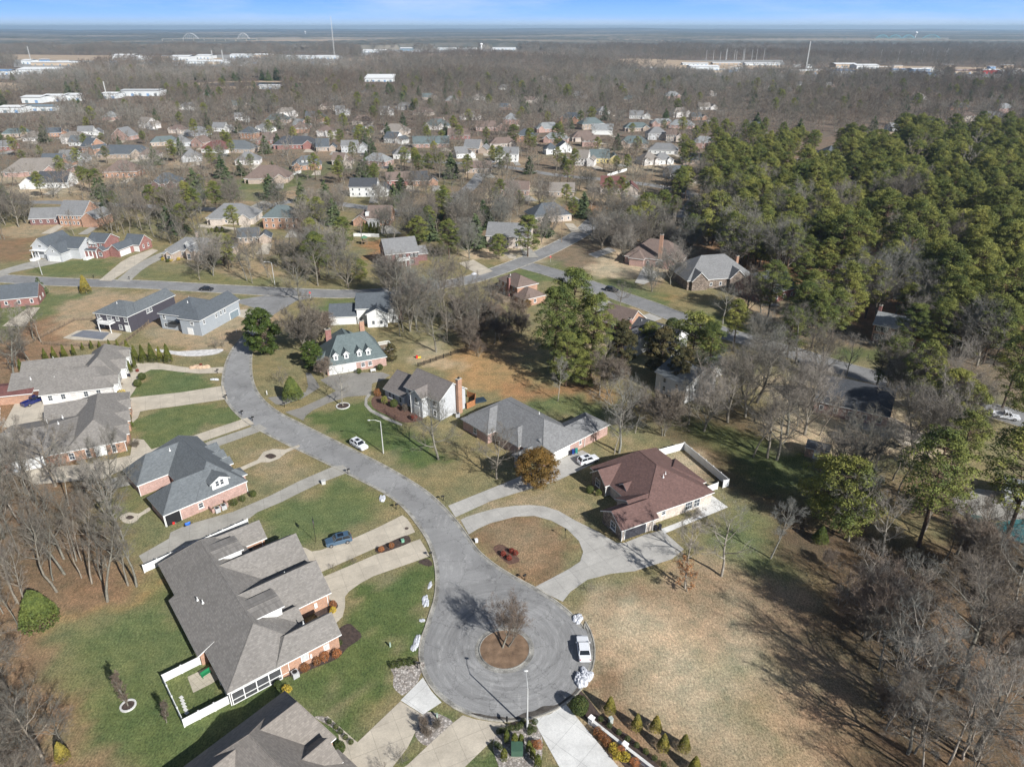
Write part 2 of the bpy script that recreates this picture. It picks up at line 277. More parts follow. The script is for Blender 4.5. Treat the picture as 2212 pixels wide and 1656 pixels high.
# ================================================================ GROUND
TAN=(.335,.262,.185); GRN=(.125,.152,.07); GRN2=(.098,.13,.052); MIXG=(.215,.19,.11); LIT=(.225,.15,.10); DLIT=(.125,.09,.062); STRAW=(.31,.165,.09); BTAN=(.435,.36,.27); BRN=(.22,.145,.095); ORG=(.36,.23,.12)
def D(*a): return [G(a[i],a[i+1]) for i in range(0,len(a),2)]
ZONES=[ # (colour, outline, feather in metres, strength)
 (MIXG,D(-200,470,700,440,1100,560,2300,900,2300,1656,2300,1900,-400,1900,-300,900),25,1),
 (TAN,D(-300,610,560,640,620,720,520,760,300,700,120,770,-100,900,-300,700),8,1),
 (TAN,D(380,660,560,690,540,760,420,770,300,730),4,.9),
 (MIXG,D(60,545,300,560,320,600,20,590),5,1),(GRN,D(110,560,260,565,240,598,60,592),4,.9),(GRN,D(300,580,430,590,600,610,500,620,300,605),5,.5),
 (TAN,D(360,560,560,560,640,600,520,600),5,.7),(GRN,D(500,640,600,640,560,665,500,660),4,.8),(GRN,D(690,640,780,640,760,680,690,670),5,.9),
 (TAN,D(560,400,640,390,640,450,520,440,440,470,450,400),8,.8),(GRN,D(455,400,560,395,590,430,470,440),8,.6),
 (BRN,D(330,640,460,620,420,690,300,720),6,.4),
 (MIXG,D(0,430,300,430,330,470,0,500),10,.6),(TAN,D(100,390,260,400,230,440,60,440),10,.8),
 # lawns along the street
 (MIXG,D(400,760,486,770,480,800,380,790),2,.9),(GRN,D(283,860,318,796,475,808,484,845,400,862),1.2,1),(GRN,D(283,962,290,905,370,880,498,866,528,905,460,925,380,958,325,975),1.5,1),
 (MIXG,D(470,955,560,920,660,975,720,1010,560,1075,500,1040),3,1),(TAN,D(500,960,600,970,690,1000,600,1040,520,1010),6,.55),
 (GRN,D(228,1050,300,1045,355,1100,370,1160,300,1195,240,1120),4,.7),(MIXG,D(230,1100,370,1120,360,1165,300,1195),5,.5),
 (MIXG,D(640,1090,760,1020,800,1045,860,1085,885,1120,640,1200,540,1130),3,1),(GRN,D(560,1110,690,1050,780,1040,830,1085,700,1175,600,1170),5,1),
 (GRN2,D(690,1245,770,1215,805,1190,812,1197,700,1250),1,1),(GRN2,D(700,1262,850,1235,905,1213,940,1232,941,1300,910,1385,905,1430,845,1440,862,1510,775,1605,600,1500,770,1375,735,1310),2,1),
 (TAN,D(830,1400,905,1400,905,1445,830,1425),3,.7),(TAN,D(690,1490,760,1470,770,1500,700,1530),2.5,.5),(MIXG,D(810,1540,870,1490,860,1460,800,1520,770,1590),2,.7),
 (GRN,D(60,1395,200,1330,345,1210,430,1405,620,1500,400,1620,390,1800,260,1800,180,1600),3,1),(GRN2,D(240,1500,600,1470,660,1530,400,1700,240,1700),6,.8),
 (MIXG,D(60,1390,200,1330,320,1250,330,1290,160,1420,150,1500),6,.6),
 (GRN2,D(892,1600,955,1525,1000,1540,940,1600,850,1656,820,1656),1.2,1),(GRN2,D(1000,1640,1075,1580,1085,1800,950,1800),1.5,.9),(GRN2,D(1160,1590,1175,1600,1215,1700,1160,1700),1,.9),
 # island and the circular drive
 (BRN,D(1010,1165,1110,1120,1200,1125,1262,1190,1240,1225,1150,1272,1060,1215),2,.9),(TAN,D(1060,1150,1180,1130,1230,1180,1150,1230,1080,1200),6,.35),
 (MIXG,D(840,980,900,940,1000,990,1100,1035,960,1080,880,1030),4,.9),(GRN2,D(655,900,720,880,790,862,820,900,1000,1000,880,1000,760,960),3,1),
 (TAN,D(985,1115,1090,1080,1200,1035,1260,1080,1240,1110,1150,1098,1000,1125),3,.8),(MIXG,D(1180,1045,1260,1060,1260,1100,1200,1090),3,.6),
 (TAN,D(1310,950,1440,980,1500,960,1560,1040,1520,1080,1400,985),6,.7),(GRN,D(1020,900,1200,850,1320,870,1330,940,1200,900),6,.9),(GRN,D(1120,800,1200,770,1300,850,1200,860),8,.3),
 (ORG,D(920,770,1060,750,1130,780,1150,860,1060,850,960,815),6,.8),(STRAW,D(1080,850,1130,830,1300,820,1310,860,1180,860),6,.7),(BTAN,D(880,740,960,745,1000,790,900,790),4,.6),
 (MIXG,D(800,700,900,700,1100,720,1100,760,900,740),8,.6),(LIT,D(960,690,1140,700,1130,770,1000,760),8,.5),
 # big dormant lot
 (TAN,D(1225,1300,1460,1215,1620,1200,1760,1290,1850,1500,1900,1800,1330,1800,1235,1480),6,1),(BTAN,D(1270,1330,1450,1300,1600,1320,1640,1420,1560,1560,1400,1480,1290,1420),12,.9),
 (LIT,D(1380,1260,1560,1240,1720,1290,1640,1310,1450,1300),8,.55),(GRN,D(1560,1100,1700,1160,1690,1230,1600,1240,1540,1200),6,.75),(GRN,D(1480,1400,1700,1430,1680,1480,1560,1440),7,.45),(GRN,D(1560,1500,1700,1560,1760,1656,1700,1656,1600,1580),7,.35),
 (BRN,D(1270,1350,1310,1360,1320,1470,1260,1500,1255,1400),5,.6),(LIT,D(1640,1290,1800,1340,1900,1656,1760,1600,1640,1420),10,.6),(BRN,D(1330,1520,1420,1540,1480,1640,1380,1640),6,.5),(BRN,D(1440,1330,1560,1310,1600,1380,1480,1390),7,.4),(BRN,D(1300,1270,1420,1250,1430,1290,1310,1320),5,.5),(BTAN,D(1440,1000,1500,985,1570,1040,1530,1060),3,.8),
 (BRN,D(1240,1480,1290,1480,1420,1600,1500,1720,1400,1720,1300,1570),2,.8),
 # woods and pines on the right
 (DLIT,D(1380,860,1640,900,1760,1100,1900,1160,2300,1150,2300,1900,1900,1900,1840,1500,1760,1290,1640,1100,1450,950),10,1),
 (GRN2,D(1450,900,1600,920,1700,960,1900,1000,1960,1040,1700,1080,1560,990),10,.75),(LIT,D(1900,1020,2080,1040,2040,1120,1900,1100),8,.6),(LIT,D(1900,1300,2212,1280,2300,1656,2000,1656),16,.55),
 (GRN,D(1180,560,1400,620,1560,670,1500,700,1300,640,1160,590),7,.8),(GRN2,D(1420,620,1620,680,1700,740,1540,710,1420,660),6,.7),(ORG,D(1410,640,1520,620,1600,640,1480,660),5,.6),
 (GRN2,D(1820,740,1960,770,1960,800,1800,770),6,.8),(STRAW,D(1500,500,2300,560,2300,760,1900,720,1600,650),18,.7),(LIT,D(1480,300,2300,300,2300,560,1500,500),30,.6),
 (STRAW,D(790,520,860,510,880,560,800,570),6,.8),(STRAW,D(1200,420,1300,440,1280,480,1180,470),10,.5),(GRN,D(1060,575,1150,575,1200,605,1130,610),3,.9),
 # woods on the left
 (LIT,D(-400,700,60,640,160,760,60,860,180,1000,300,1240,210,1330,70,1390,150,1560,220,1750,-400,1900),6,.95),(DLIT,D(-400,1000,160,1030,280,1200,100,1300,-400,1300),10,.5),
 (ORG,D(170,1340,300,1260,320,1270,180,1350,70,1400,60,1385),1.5,.5),(LIT,D(-300,500,80,500,70,560,-300,580),10,.9),
]
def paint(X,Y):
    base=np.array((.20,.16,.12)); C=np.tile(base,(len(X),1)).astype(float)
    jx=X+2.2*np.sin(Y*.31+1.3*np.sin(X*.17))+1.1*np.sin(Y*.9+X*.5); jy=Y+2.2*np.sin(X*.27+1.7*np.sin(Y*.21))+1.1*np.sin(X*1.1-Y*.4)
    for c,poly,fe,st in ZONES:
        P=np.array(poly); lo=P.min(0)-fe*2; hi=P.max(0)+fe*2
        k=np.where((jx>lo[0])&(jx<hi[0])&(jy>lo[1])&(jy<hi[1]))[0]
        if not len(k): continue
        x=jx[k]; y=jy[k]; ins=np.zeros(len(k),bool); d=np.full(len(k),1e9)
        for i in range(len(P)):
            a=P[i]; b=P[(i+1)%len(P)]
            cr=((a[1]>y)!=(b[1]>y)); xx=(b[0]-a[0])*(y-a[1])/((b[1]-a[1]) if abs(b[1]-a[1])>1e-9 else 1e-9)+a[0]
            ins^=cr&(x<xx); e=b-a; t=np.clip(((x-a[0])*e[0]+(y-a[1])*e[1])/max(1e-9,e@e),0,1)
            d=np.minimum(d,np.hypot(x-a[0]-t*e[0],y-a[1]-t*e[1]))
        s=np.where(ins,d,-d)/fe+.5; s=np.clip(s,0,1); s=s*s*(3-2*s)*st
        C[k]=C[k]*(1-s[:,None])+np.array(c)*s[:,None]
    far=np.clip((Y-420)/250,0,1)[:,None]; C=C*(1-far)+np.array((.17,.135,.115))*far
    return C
def axis(lo,hi,step,far,back):
    a=list(np.arange(lo,hi+.1,step)); s=step
    while a[-1]<far: s*=1.16; a.append(a[-1]+s)
    s=step
    while a[0]>back: s*=1.16; a.insert(0,a[0]-s)
    return np.array(a)
RIP=plain('white_riprap',(.6,.58,.56),.9,.3,1.,5)
# ================================================================ ROADS AND PAVING
KEEP=[]   # outlines trees keep clear of
def sheet(name,poly,z,m,kind='structure',thick=None,keep=True,lab=None,cat=None,grp=None):
    b=MB()
    if thick: b.prism(poly,0.0,z,0)
    else: b.face([(p[0],p[1],z) for p in poly])
    o=b.build(name,m)
    if b.f and not thick:
        o.data.update()
        if o.data.polygons[0].normal.z<0: o.data.flip_normals()
    if keep: KEEP.append(np.array(poly))
    return tag(o,lab,cat,grp,kind)
def ribbon(name,pts,a,b_,z0,z1,m,closed=False,kind='structure'):
    p=offset(pts,a,closed); q=offset(pts,b_,closed); mb=MB(); n=len(p)
    for i in range(n if closed else n-1):
        j=(i+1)%n; A,B,C,E=p[i],p[j],q[j],q[i]
        mb.face([(*A,z1),(*B,z1),(*C,z1),(*E,z1)])
        if z1-z0>.02:
            mb.face([(*A,z0),(*B,z0),(*B,z1),(*A,z1)]); mb.face([(*C,z0),(*E,z0),(*E,z1),(*C,z1)])
    o=mb.build(name,m); return tag(o,kind=kind)
ROADM=asphalt('worn_asphalt',(.27,.266,.26),.7); ROAD2=asphalt('street_asphalt',(.24,.237,.233),.2)
CONC=concrete('tan_concrete',(.52,.46,.37),25); CONC2=concrete('grey_concrete',(.44,.42,.385),28); CONCW=concrete('new_concrete',(.66,.65,.62),50,4,4); CONCO=concrete('old_concrete',(.37,.35,.31),20); DRV=asphalt('old_driveway_asphalt',(.25,.235,.21),.1)
CURB=plain('kerb_concrete',(.36,.335,.285),.85,.4,.6,7); GUT=plain('gutter_concrete',(.27,.26,.235),.85,.5,.6,7); GRIME=plain('wet_grime',(.085,.075,.065),.6,.4,1.,6)
left=D(560,668,540,700,528,722,503,752,486,790,480,830,487,862,510,893,545,920,600,950,660,979,720,1008,780,1038,830,1065,870,1095,903,1135,925,1170,938,1208,943,1248,940,1290,928,1330)
cx0,cy0,rr=-.75,79.9,13.35
arc=[(cx0+rr*math.cos(R(a)),cy0+rr*math.sin(R(a))) for a in range(165,385,8)]
right=D(1262,1358,1236,1328,1200,1298,1160,1272,1115,1248,1070,1220,1034,1190,1012,1160,990,1130,958,1094,920,1060,870,1028,820,1000,760,970,700,940,650,915,602,890,568,862,549,830,543,790,547,745,560,712,590,680)
edge=smooth(left,5)+arc+smooth(right,5)
sheet('street_with_turning_circle',edge,.02,ROADM).name='street'
ribbon('gutter',edge,-.02,.55,.02,.032,GUT); ribbon('kerb',edge,-.22,-.02,.0,.13,CURB)
# dark melt-water stain along the low side of the circle
st=[(cx0+rr*math.cos(R(a)),cy0+rr*math.sin(R(a))) for a in range(248,324,1)]
b=MB()
for i in range(len(st)-1):
    def inw(p,k): 
        f=1-(.03+(.035+.025*math.sin(k*.16+1)+.012*math.sin(k*.43))*math.sin(PI*k/len(st))); return (cx0+(p[0]-cx0)*f,cy0+(p[1]-cy0)*f)
    A,B=st[i],st[i+1]; b.face([(*inw(A,i),.037),(*[cx0+(A[0]-cx0)*.985,cy0+(A[1]-cy0)*.985],.037),(*[cx0+(B[0]-cx0)*.985,cy0+(B[1]-cy0)*.985],.037),(*inw(B,i+1),.037)])
tag(b.build('wet_road_stain',GRIME),kind='structure')
stA=smooth(D(-160,592,-60,598,30,603,130,609,300,614,430,621,560,628,700,634,780,634,860,628,940,617,1010,605,1060,590,1110,572,1165,550,1215,526,1260,500,1290,470),5)
stB=smooth(D(1130,572,1190,588,1262,612,1341,640,1399,660,1450,680,1530,708,1600,730,1701,758,1818,795,1900,817,1988,842,2100,873,2212,907,2360,950),5)
stC=smooth(D(-60,440,80,437,140,438,300,445,450,452,560,448,640,433,700,436,780,447,860,455,960,440,1020,400,1050,358),5)
stD=smooth(D(880,348,960,351,1050,356,1116,364,1200,378,1315,389,1420,402,1497,421,1490,450,1470,470),5)
def street(pts,wd,m,z,curb=True):
    ribbon('road',pts,-wd/2,wd/2,z,z,m)
    if curb:
        ribbon('kerb',pts,wd/2,wd/2+.3,0,.1,CURB); ribbon('kerb',pts,-wd/2-.3,-wd/2,0,.1,CURB)
    KEEP.append(np.array(offset(pts,wd/2+.6)+offset(pts,-wd/2-.6)[::-1]))
street(stA,8.4,ROAD2,.012); street(stB,8.6,ROAD2,.016); street(stC,8.,ROAD2,.012,False); street(stD,8.,ROAD2,.016,False)
# joining mouth of the cul-de-sac street
sheet('road',D(560,668,590,680,640,650,700,638,700,630,640,628,560,640,500,650),.008,ROAD2,keep=False)
r4=lambda *p:GQ(0,350,2.76,p); r5b=lambda *p:GQ(750,350,2.76,p); r10=lambda *p:GQ(1500,350,2.76,p); r7=lambda *p:GQ(0,800,2.76,p); r5=lambda *p:GQ(0,1250,2.76,p)
r6=lambda *p:GQ(700,1400,2.76,p); r8=lambda *p:GQ(700,850,2.76,p); r9=lambda *p:GQ(1400,1300,2.76,p); rb=lambda *p:GQ(1200,1700,2.76,p); z3=lambda *p:GQ(700,1886,4,p); zo=lambda *p:GQ(1700,900,2.299,p)
dz=[.024]
def drive(poly,m,sm=False,name='driveway'):
    dz[0]+=.0007
    return sheet(name,smooth(poly,4,True) if sm else poly,dz[0]-.018+.03,m)
drive(r6((545,660),(600,672),(650,700),(720,690),(860,640),(1000,590),(1200,500),(1400,400),(1440,430),(1475,480),(1505,540),(1160,680),(690,888),(560,760)),CONC)
drive(r6((700,930),(1170,730),(1545,598),(1590,670),(1625,740),(1530,775),(1330,845),(1160,905),(1050,965),(960,1030),(925,1075),(925,1160),(905,1240),(850,1295),(790,1250),(780,1020)),CONC)
drive(D(718,1008,741,1004,758,1018,687,1045,650,1063,608,1084,556,1106,535,1122,428,1171,313,1222,300,1200,365,1163,368,1150,404,1133,504,1105,582,1071,650,1037),CONCO)
drive(r7((1130,800),(1300,795),(1400,810),(1480,825),(1640,842),(1850,830),(1850,880),(1650,885),(1480,870),(1340,852),(1250,852),(1190,880),(1155,950),(1110,1030),(1070,1085),(980,1100),(960,1000),(1010,900),(1080,860)),CONC)
drive(r7((1000,1100),(1080,1085),(1500,1040),(1850,985),(1885,1095),(1500,1150),(1230,1185),(1160,1200),(1143,1250),(1100,1290),(1070,1230),(1010,1180)),CONC)
drive(r7((20,1330),(130,1120),(340,1085),(520,1100),(560,1200),(300,1330)),CONC)
sheet('rock_bed',smooth(r7((1515,1072),(1700,1037),(1850,1020),(1856,1048),(1620,1082),(1530,1090)),3,True),.036,PEB,keep=False)
sheet('rock_swale',smooth(r7((1290,680),(1380,690),(1480,700),(1640,690),(1830,680),(1840,700),(1760,730),(1560,742),(1430,725),(1300,700)),3,True),.02,RIP,keep=False)
drive(r5((60,450),(760,385),(1080,320),(1100,180),(1190,190),(1255,270),(1560,170),(2045,8),(2105,58),(1720,190),(1300,330),(1060,420),(860,510),(300,560)),CONC)
drive(r5((860,530),(1250,420),(1740,200),(2150,60),(2215,100),(1833,235),(1500,400),(1100,560),(900,605)),CONCO)
drive(GQ(700,850,2.76,[(20,1540),(200,1460),(250,1395),(330,1370),(430,1375),(545,1335),(552,1352),(440,1400),(380,1450),(300,1480),(230,1480),(60,1556)]),CONC,name='garden_path')
sheet('planting_bed',[(p[0],p[1]) for p in smooth(r8((262,1430),(310,1408),(357,1430),(310,1452)),5,True)],.045,MULCH,keep=False)
sheet('garden_path',smooth(r5((990,830),(1070,790),(1150,800),(1230,750),(1245,775),(1170,820),(1120,870),(1040,880)),3,True),.03,CONC,keep=False)
sheet('planting_bed',smooth(r5((1040,835),(1075,815),(1112,830),(1075,850)),4,True),.036,MULCH,keep=False)
drive(r8((430,1065),(560,1030),(760,940),(850,890),(720,800),(800,765),(980,740),(1230,735),(1300,760),(1240,800),(1150,830),(1140,925),(940,940),(790,990),(660,1050),(600,1095),(580,1135)),DRV)
drive(r8((285,945),(470,925),(600,900),(620,850),(600,740),(640,740),(720,860),(560,960),(400,1010),(350,1000)),DRV)
drive(r8((1140,920),(1110,960),(1110,1000),(1150,1045),(1280,1110),(1400,1165),(1395,1180),(1260,1130),(1130,1062),(1085,1010),(1090,950),(1115,915)),CONCO,name='garden_path')
sheet('planting_bed',smooth(r8((1150,950),(1230,930),(1400,1010),(1560,1110),(1540,1140),(1400,1150),(1290,1100),(1160,1030)),3,True),.03,REDMULCH,keep=False)
drive(D(968,1092,1080,1047,1130,1026,1190,1001,1225,985,1258,972,1281,985,1284,1000,1243,1020,1206,1037,1165,1050,1125,1062,1060,1082,984,1117),CONC2)
ring=[(-50,715),(0,690),(120,652),(240,620),(400,598),(520,592),(640,602),(760,640),(900,720),(1100,820),(1240,905),(1310,905),(1480,835),(1620,800),(1800,960),(1700,1040),(1390,1140),(1200,1160),(1000,1210),(860,1310),(795,1392),(555,1275),(700,1200),(850,1120),(940,1060),(965,980),(930,890),(830,790),(700,720),(560,682),(400,690),(200,742),(100,785),(18,836)]
drive(r9(*ring),CONC2)
drive(r9((1610,790),(1900,680),(1950,520),(2020,505),(2165,610),(1640,828)),CONCW,name='patio')
drive(rb((190,915),(5,1105),(190,1222),(345,1122),(262,1030)),CONCW)
drive(D(865,1514,914,1544,893,1589,880,1615,842,1664,800,1740,700,1740,743,1660,729,1574,700,1550,708,1546,772,1603),CONC)
drive(rb((520,1228),(620,1260),(760,1283),(850,1290),(900,1310),(880,1335),(790,1400),(760,1440),(430,1760),(-150,1760),(60,1640),(230,1480),(440,1290)),CONC)
drive(rb((1105,1262),(1250,1215),(1365,1128),(1810,1656),(2050,1960),(1450,1960),(1320,1656),(1160,1370)),CONCW)
drive(GQ(240,800,2.299,[(1050,300),(1240,290),(1250,330),(1150,355),(1000,330)]),CONC)
drive(r4((820,1357),(1000,1205),(1080,1160),(1260,1095),(1312,1108),(1200,1180),(920,1362)),CONC)
drive(r4((955,1362),(1090,1250),(1200,1185),(1330,1125),(1345,1175),(1230,1235),(1165,1280),(1070,1368)),CONCO)
drive(r4((-60,1290),(200,1215),(440,1160),(640,1160),(520,1205),(250,1260),(100,1290),(-40,1350)),CONCO)
drive(r4((1650,890),(1950,920),(1960,940),(1640,915)),CONC)
drive(r4((2050,755),(2208,680),(2260,740),(2200,780)),CONCO)
drive(r5b((1725,1212),(1850,1185),(2012,1280),(1900,1315)),CONC); drive(r5b((2090,1120),(2200,1145),(2208,1180),(2150,1175)),CONC)
drive(r5b((860,980),(1060,985),(1060,1000),(860,990)),CONC)
drive(r10((1115,1375),(1190,1240),(1330,1300),(1280,1350),(1190,1390)),CONC2); drive(r10((700,1445),(760,1440),(960,1560),(830,1650),(700,1500)),CONC2)
drive(zo((420,140),(570,92),(660,128),(560,165),(470,200)),CONC2)
drive(GQ(2272,850,2.76,[(830,1070),(1145,1205),(1090,1290),(780,1170)]),CONCO)
drive(r10((730,1140),(900,1080),(960,1110),(800,1170)),CONC2)
sheet('poolside',GQ(2172,1400,1.84,[(1250,180),(1400,120),(1700,160),(1760,330),(1560,300),(1360,290),(1290,250)]),.03,CONCO)
def bed(poly,m,z=.04,sm=3): return sheet('planting_bed',smooth(poly,sm,True),z,m,keep=False)
bed(r6((1175,680),(1290,625),(1430,568),(1468,600),(1455,630),(1330,680),(1210,715)),MULCH)
bed(z3((1890,470),(1990,430),(2100,400),(2215,390),(2300,420),(2240,560),(2208,640),(2050,790),(1990,770),(1920,690),(1925,560)),PEB)
bed(rb((215,1205),(330,1220),(440,1290),(340,1380),(230,1482),(128,1400),(150,1290)),PEB)
bed(rb((800,1350),(880,1330),(960,1330),(1060,1290),(1130,1290),(1165,1380),(1180,1450),(1170,1600),(1100,1760),(880,1760),(800,1600),(770,1480)),PEB,.035)
bed(rb((1420,1100),(1470,1010),(1560,1090),(1660,1220),(1800,1340),(1950,1440),(2350,1900),(2150,1900),(1900,1700),(1600,1330)),MULCH,.03)
bed(GQ(460,1860,4,[(1160,740),(1450,740),(1560,690),(1780,640),(1960,560),(2208,460),(2330,330),(2500,200),(2420,90),(2330,40),(2150,150),(1700,430),(1300,640)]),MULCH,.02)
bed(r9((220,955),(300,920),(440,1040),(380,1080),(330,1070)),REDMULCH)
bed(r6((1530,790),(1600,760),(1650,800),(1620,825)),MULCH)
bed(r6((800,1110),(860,1130),(850,1180),(700,1240),(680,1200)),MULCH,.055)
bed(z3((980,1050),(1130,1060),(1250,1160),(1400,1290),(1500,1370),(1440,1400),(1300,1290),(1180,1180),(1040,1100)),PEB)
sheet('terrace',GQ(460,1860,4,[(410,680),(640,570),(700,560),(790,700),(700,760),(480,870)]),.05,concrete('terrace_flags',(.47,.42,.33),-40,.9,.9),keep=False)
# swimming pools
RIPX=0
POOL=plain('pool_water',(.045,.15,.15),.1,.2,.6,3,.8); PCOV=concrete('pool_cover',(.19,.20,.225),-12,1.5,60)
sheet('pool_water',smooth(GQ(2172,1400,1.84,[(1340,285),(1370,265),(1420,275),(1480,310),(1560,300),(1640,290),(1800,300),(1900,420),(1700,425),(1600,412),(1500,395),(1440,350),(1380,340)]),4,True),.05,POOL)
drive(GQ(0,800,2.76,[(520,590),(640,530),(760,520),(1010,555),(950,610),(840,615),(600,605)]),CONC,name='poolside')
PC=GQ(0,800,2.76,[(590,575),(690,528),(910,548),(850,605)])
b=MB(); b.prism(PC,.05,.12,0); tag(b.build('pool_cover',PCOV),'grey ribbed cover over the pool behind the dark walkout house','pool cover')
b=MB(); b.prism(GQ(0,800,2.76,[(420,1400),(421,1400),(421,1401),(420,1401)]),0,.01); 
# island in the turning circle
IC=G(1090,1402); IR=3.75
ring=[(IC[0]+IR*math.cos(2*PI*k/48),IC[1]+IR*math.sin(2*PI*k/48)) for k in range(48)]
b=MB(); b.prism(ring,0,.1); tag(b.build('island_ground',plain('island_grass',(.19,.125,.08),.95,.35,.8,9)),kind='structure').name='turning_circle_island'
ribbon('kerb',ring,-.16,0,0,.14,GUT,True); ribbon('gutter',ring,-.8,-.16,.02,.034,GUT,True)
KEEP.append(np.array(ring))
TOWN=[]
for i,q in enumerate([D(30,146,30,127,250,121,610,118,740,121,740,131,500,144,300,142,150,147),D(-60,170,-60,150,140,148,180,160,140,172),D(1475,146,1475,131,1690,130,1700,146),D(1380,162,1380,151,1560,150,1700,156,1800,145,1960,146,2010,151,2300,150,2300,170,2000,167,1700,168),D(780,122,780,108,900,107,1120,105,1120,112,900,113)]): sheet('town_ground',q,.25+.01*i,plain('pale_yard',(.3,.29,.27),.9,.2,.02,.3))
# pond, bare fields and clearings further out
WATER=plain('pond_water',(.035,.05,.085),.15,.1,.05,1,.6)
sheet('field',smooth(D(405,188,420,180,520,176,620,176,720,178,690,186,560,192,430,192),4,True),.3,plain('field_tan',(.42,.32,.22),.95,.12,.02,1.))
sheet('pond_water',smooth(D(438,184,470,180,560,179,650,180,655,183,560,186.5,470,186.5),4,True),.7,WATER)
FT=MATS['field_tan']
for i,q in enumerate([D(740,130,800,121,930,116,1100,112.5,1240,113.5,1230,118,1100,121,900,124,790,132),D(-60,180,30,180,60,185,20,200,-60,200),D(-100,100,120,98,200,101,-60,104),
    D(480,90,620,86,760,85,870,88,700,93,540,94),D(1060,86,1300,85,1480,89,1460,93,1200,90),D(1360,127,1660,140,1720,147,1500,150,1330,140),D(1820,142,2300,150,2300,160,1850,152),D(-100,118,180,120,350,122,480,126,400,134,100,130,-100,128),D(1880,287,1990,290,1970,303,1900,300),D(1600,330,1700,345,1690,360,1620,350)]):
    sheet('field',smooth(q,4,True),.3+.02*i,FT,keep=i<9)
# ================================================================ HOUSES
class Frame:
    def __init__(s,o,ang): s.o=o; s.a=R(ang); s.c,s.s=math.cos(s.a),math.sin(s.a)
    def p(s,u,v,z=None):
        q=(s.o[0]+u*s.c-v*s.s,s.o[1]+u*s.s+v*s.c); return q if z is None else (*q,z)
WCACHE={}
def window_mesh(w,h,style):
    k=(round(w,2),round(h,2),style)
    if k in WCACHE: return WCACHE[k]
    f=MB(); t=.09 if style!='far' else .14
    def bar(x,z,sx,sz,y=.04,d=.09,m=0): f.box(x,y,z,sx,d,sz,0,m)
    bar(-w/2+t/2,0,t,h); bar(w/2-t/2,0,t,h); bar(0,0,w-2*t,t); bar(0,h-t,w-2*t,t)
    if style=='arch':
        f.prism([(x,0) for x in (0,)],0,0) if 0 else None
    if style in('win','arch'):
        bar(0,h/2-.03,w-2*t,.06,.03,.05)
        n=max(1,int(w/.55))
        for i in range(1,n): bar(-w/2+w*i/n,t,.035,h-2*t,.028,.04)
        bar(0,-.1,w+.2,.1,.07,.16)
    if style=='shut':
        bar(0,h/2-.03,w-2*t,.06,.03,.05)
        for q in (-1,1): bar(q*(w/2+.24),0,.42,h,.03,.06,1)
    if style=='far': f.box(0,.02,t,w-2*t,.03,h-2*t,0,1)
    fm=f.mesh('window',[WHITE,BLACK if style=='shut' else GLASS])
    p=MB(); p.box(0,.02,t,w-2*t,.02,h-2*t,0,0); pm=p.mesh('pane',[GLASS if style!='blind' else BLIND])
    WCACHE[k]=(fm,pm); return WCACHE[k]
def garage_mesh(w,h,m):
    k=('g',round(w,1),round(h,1),m.name)
    if k not in WCACHE:
        f=MB(); f.box(-w/2-.08,.03,0,.16,.1,h+.16); f.box(w/2+.08,.03,0,.16,.1,h+.16); f.box(0,.03,h,w,.1,.16)
        n=4
        for i in range(n):
            f.box(0,.02,h*i/n+.015,w,.05,h/n-.03,0,1)
            if i<4:
                for j in range(int(w/.6)): f.box(-w/2+.3+j*(w-.6)/max(1,int(w/.6)-1),.05,h*i/n+.1,.42,.02,h/n-.2,0,1)
        WCACHE[k]=f.mesh('garage_door',[WHITE,m])
    return WCACHE[k]
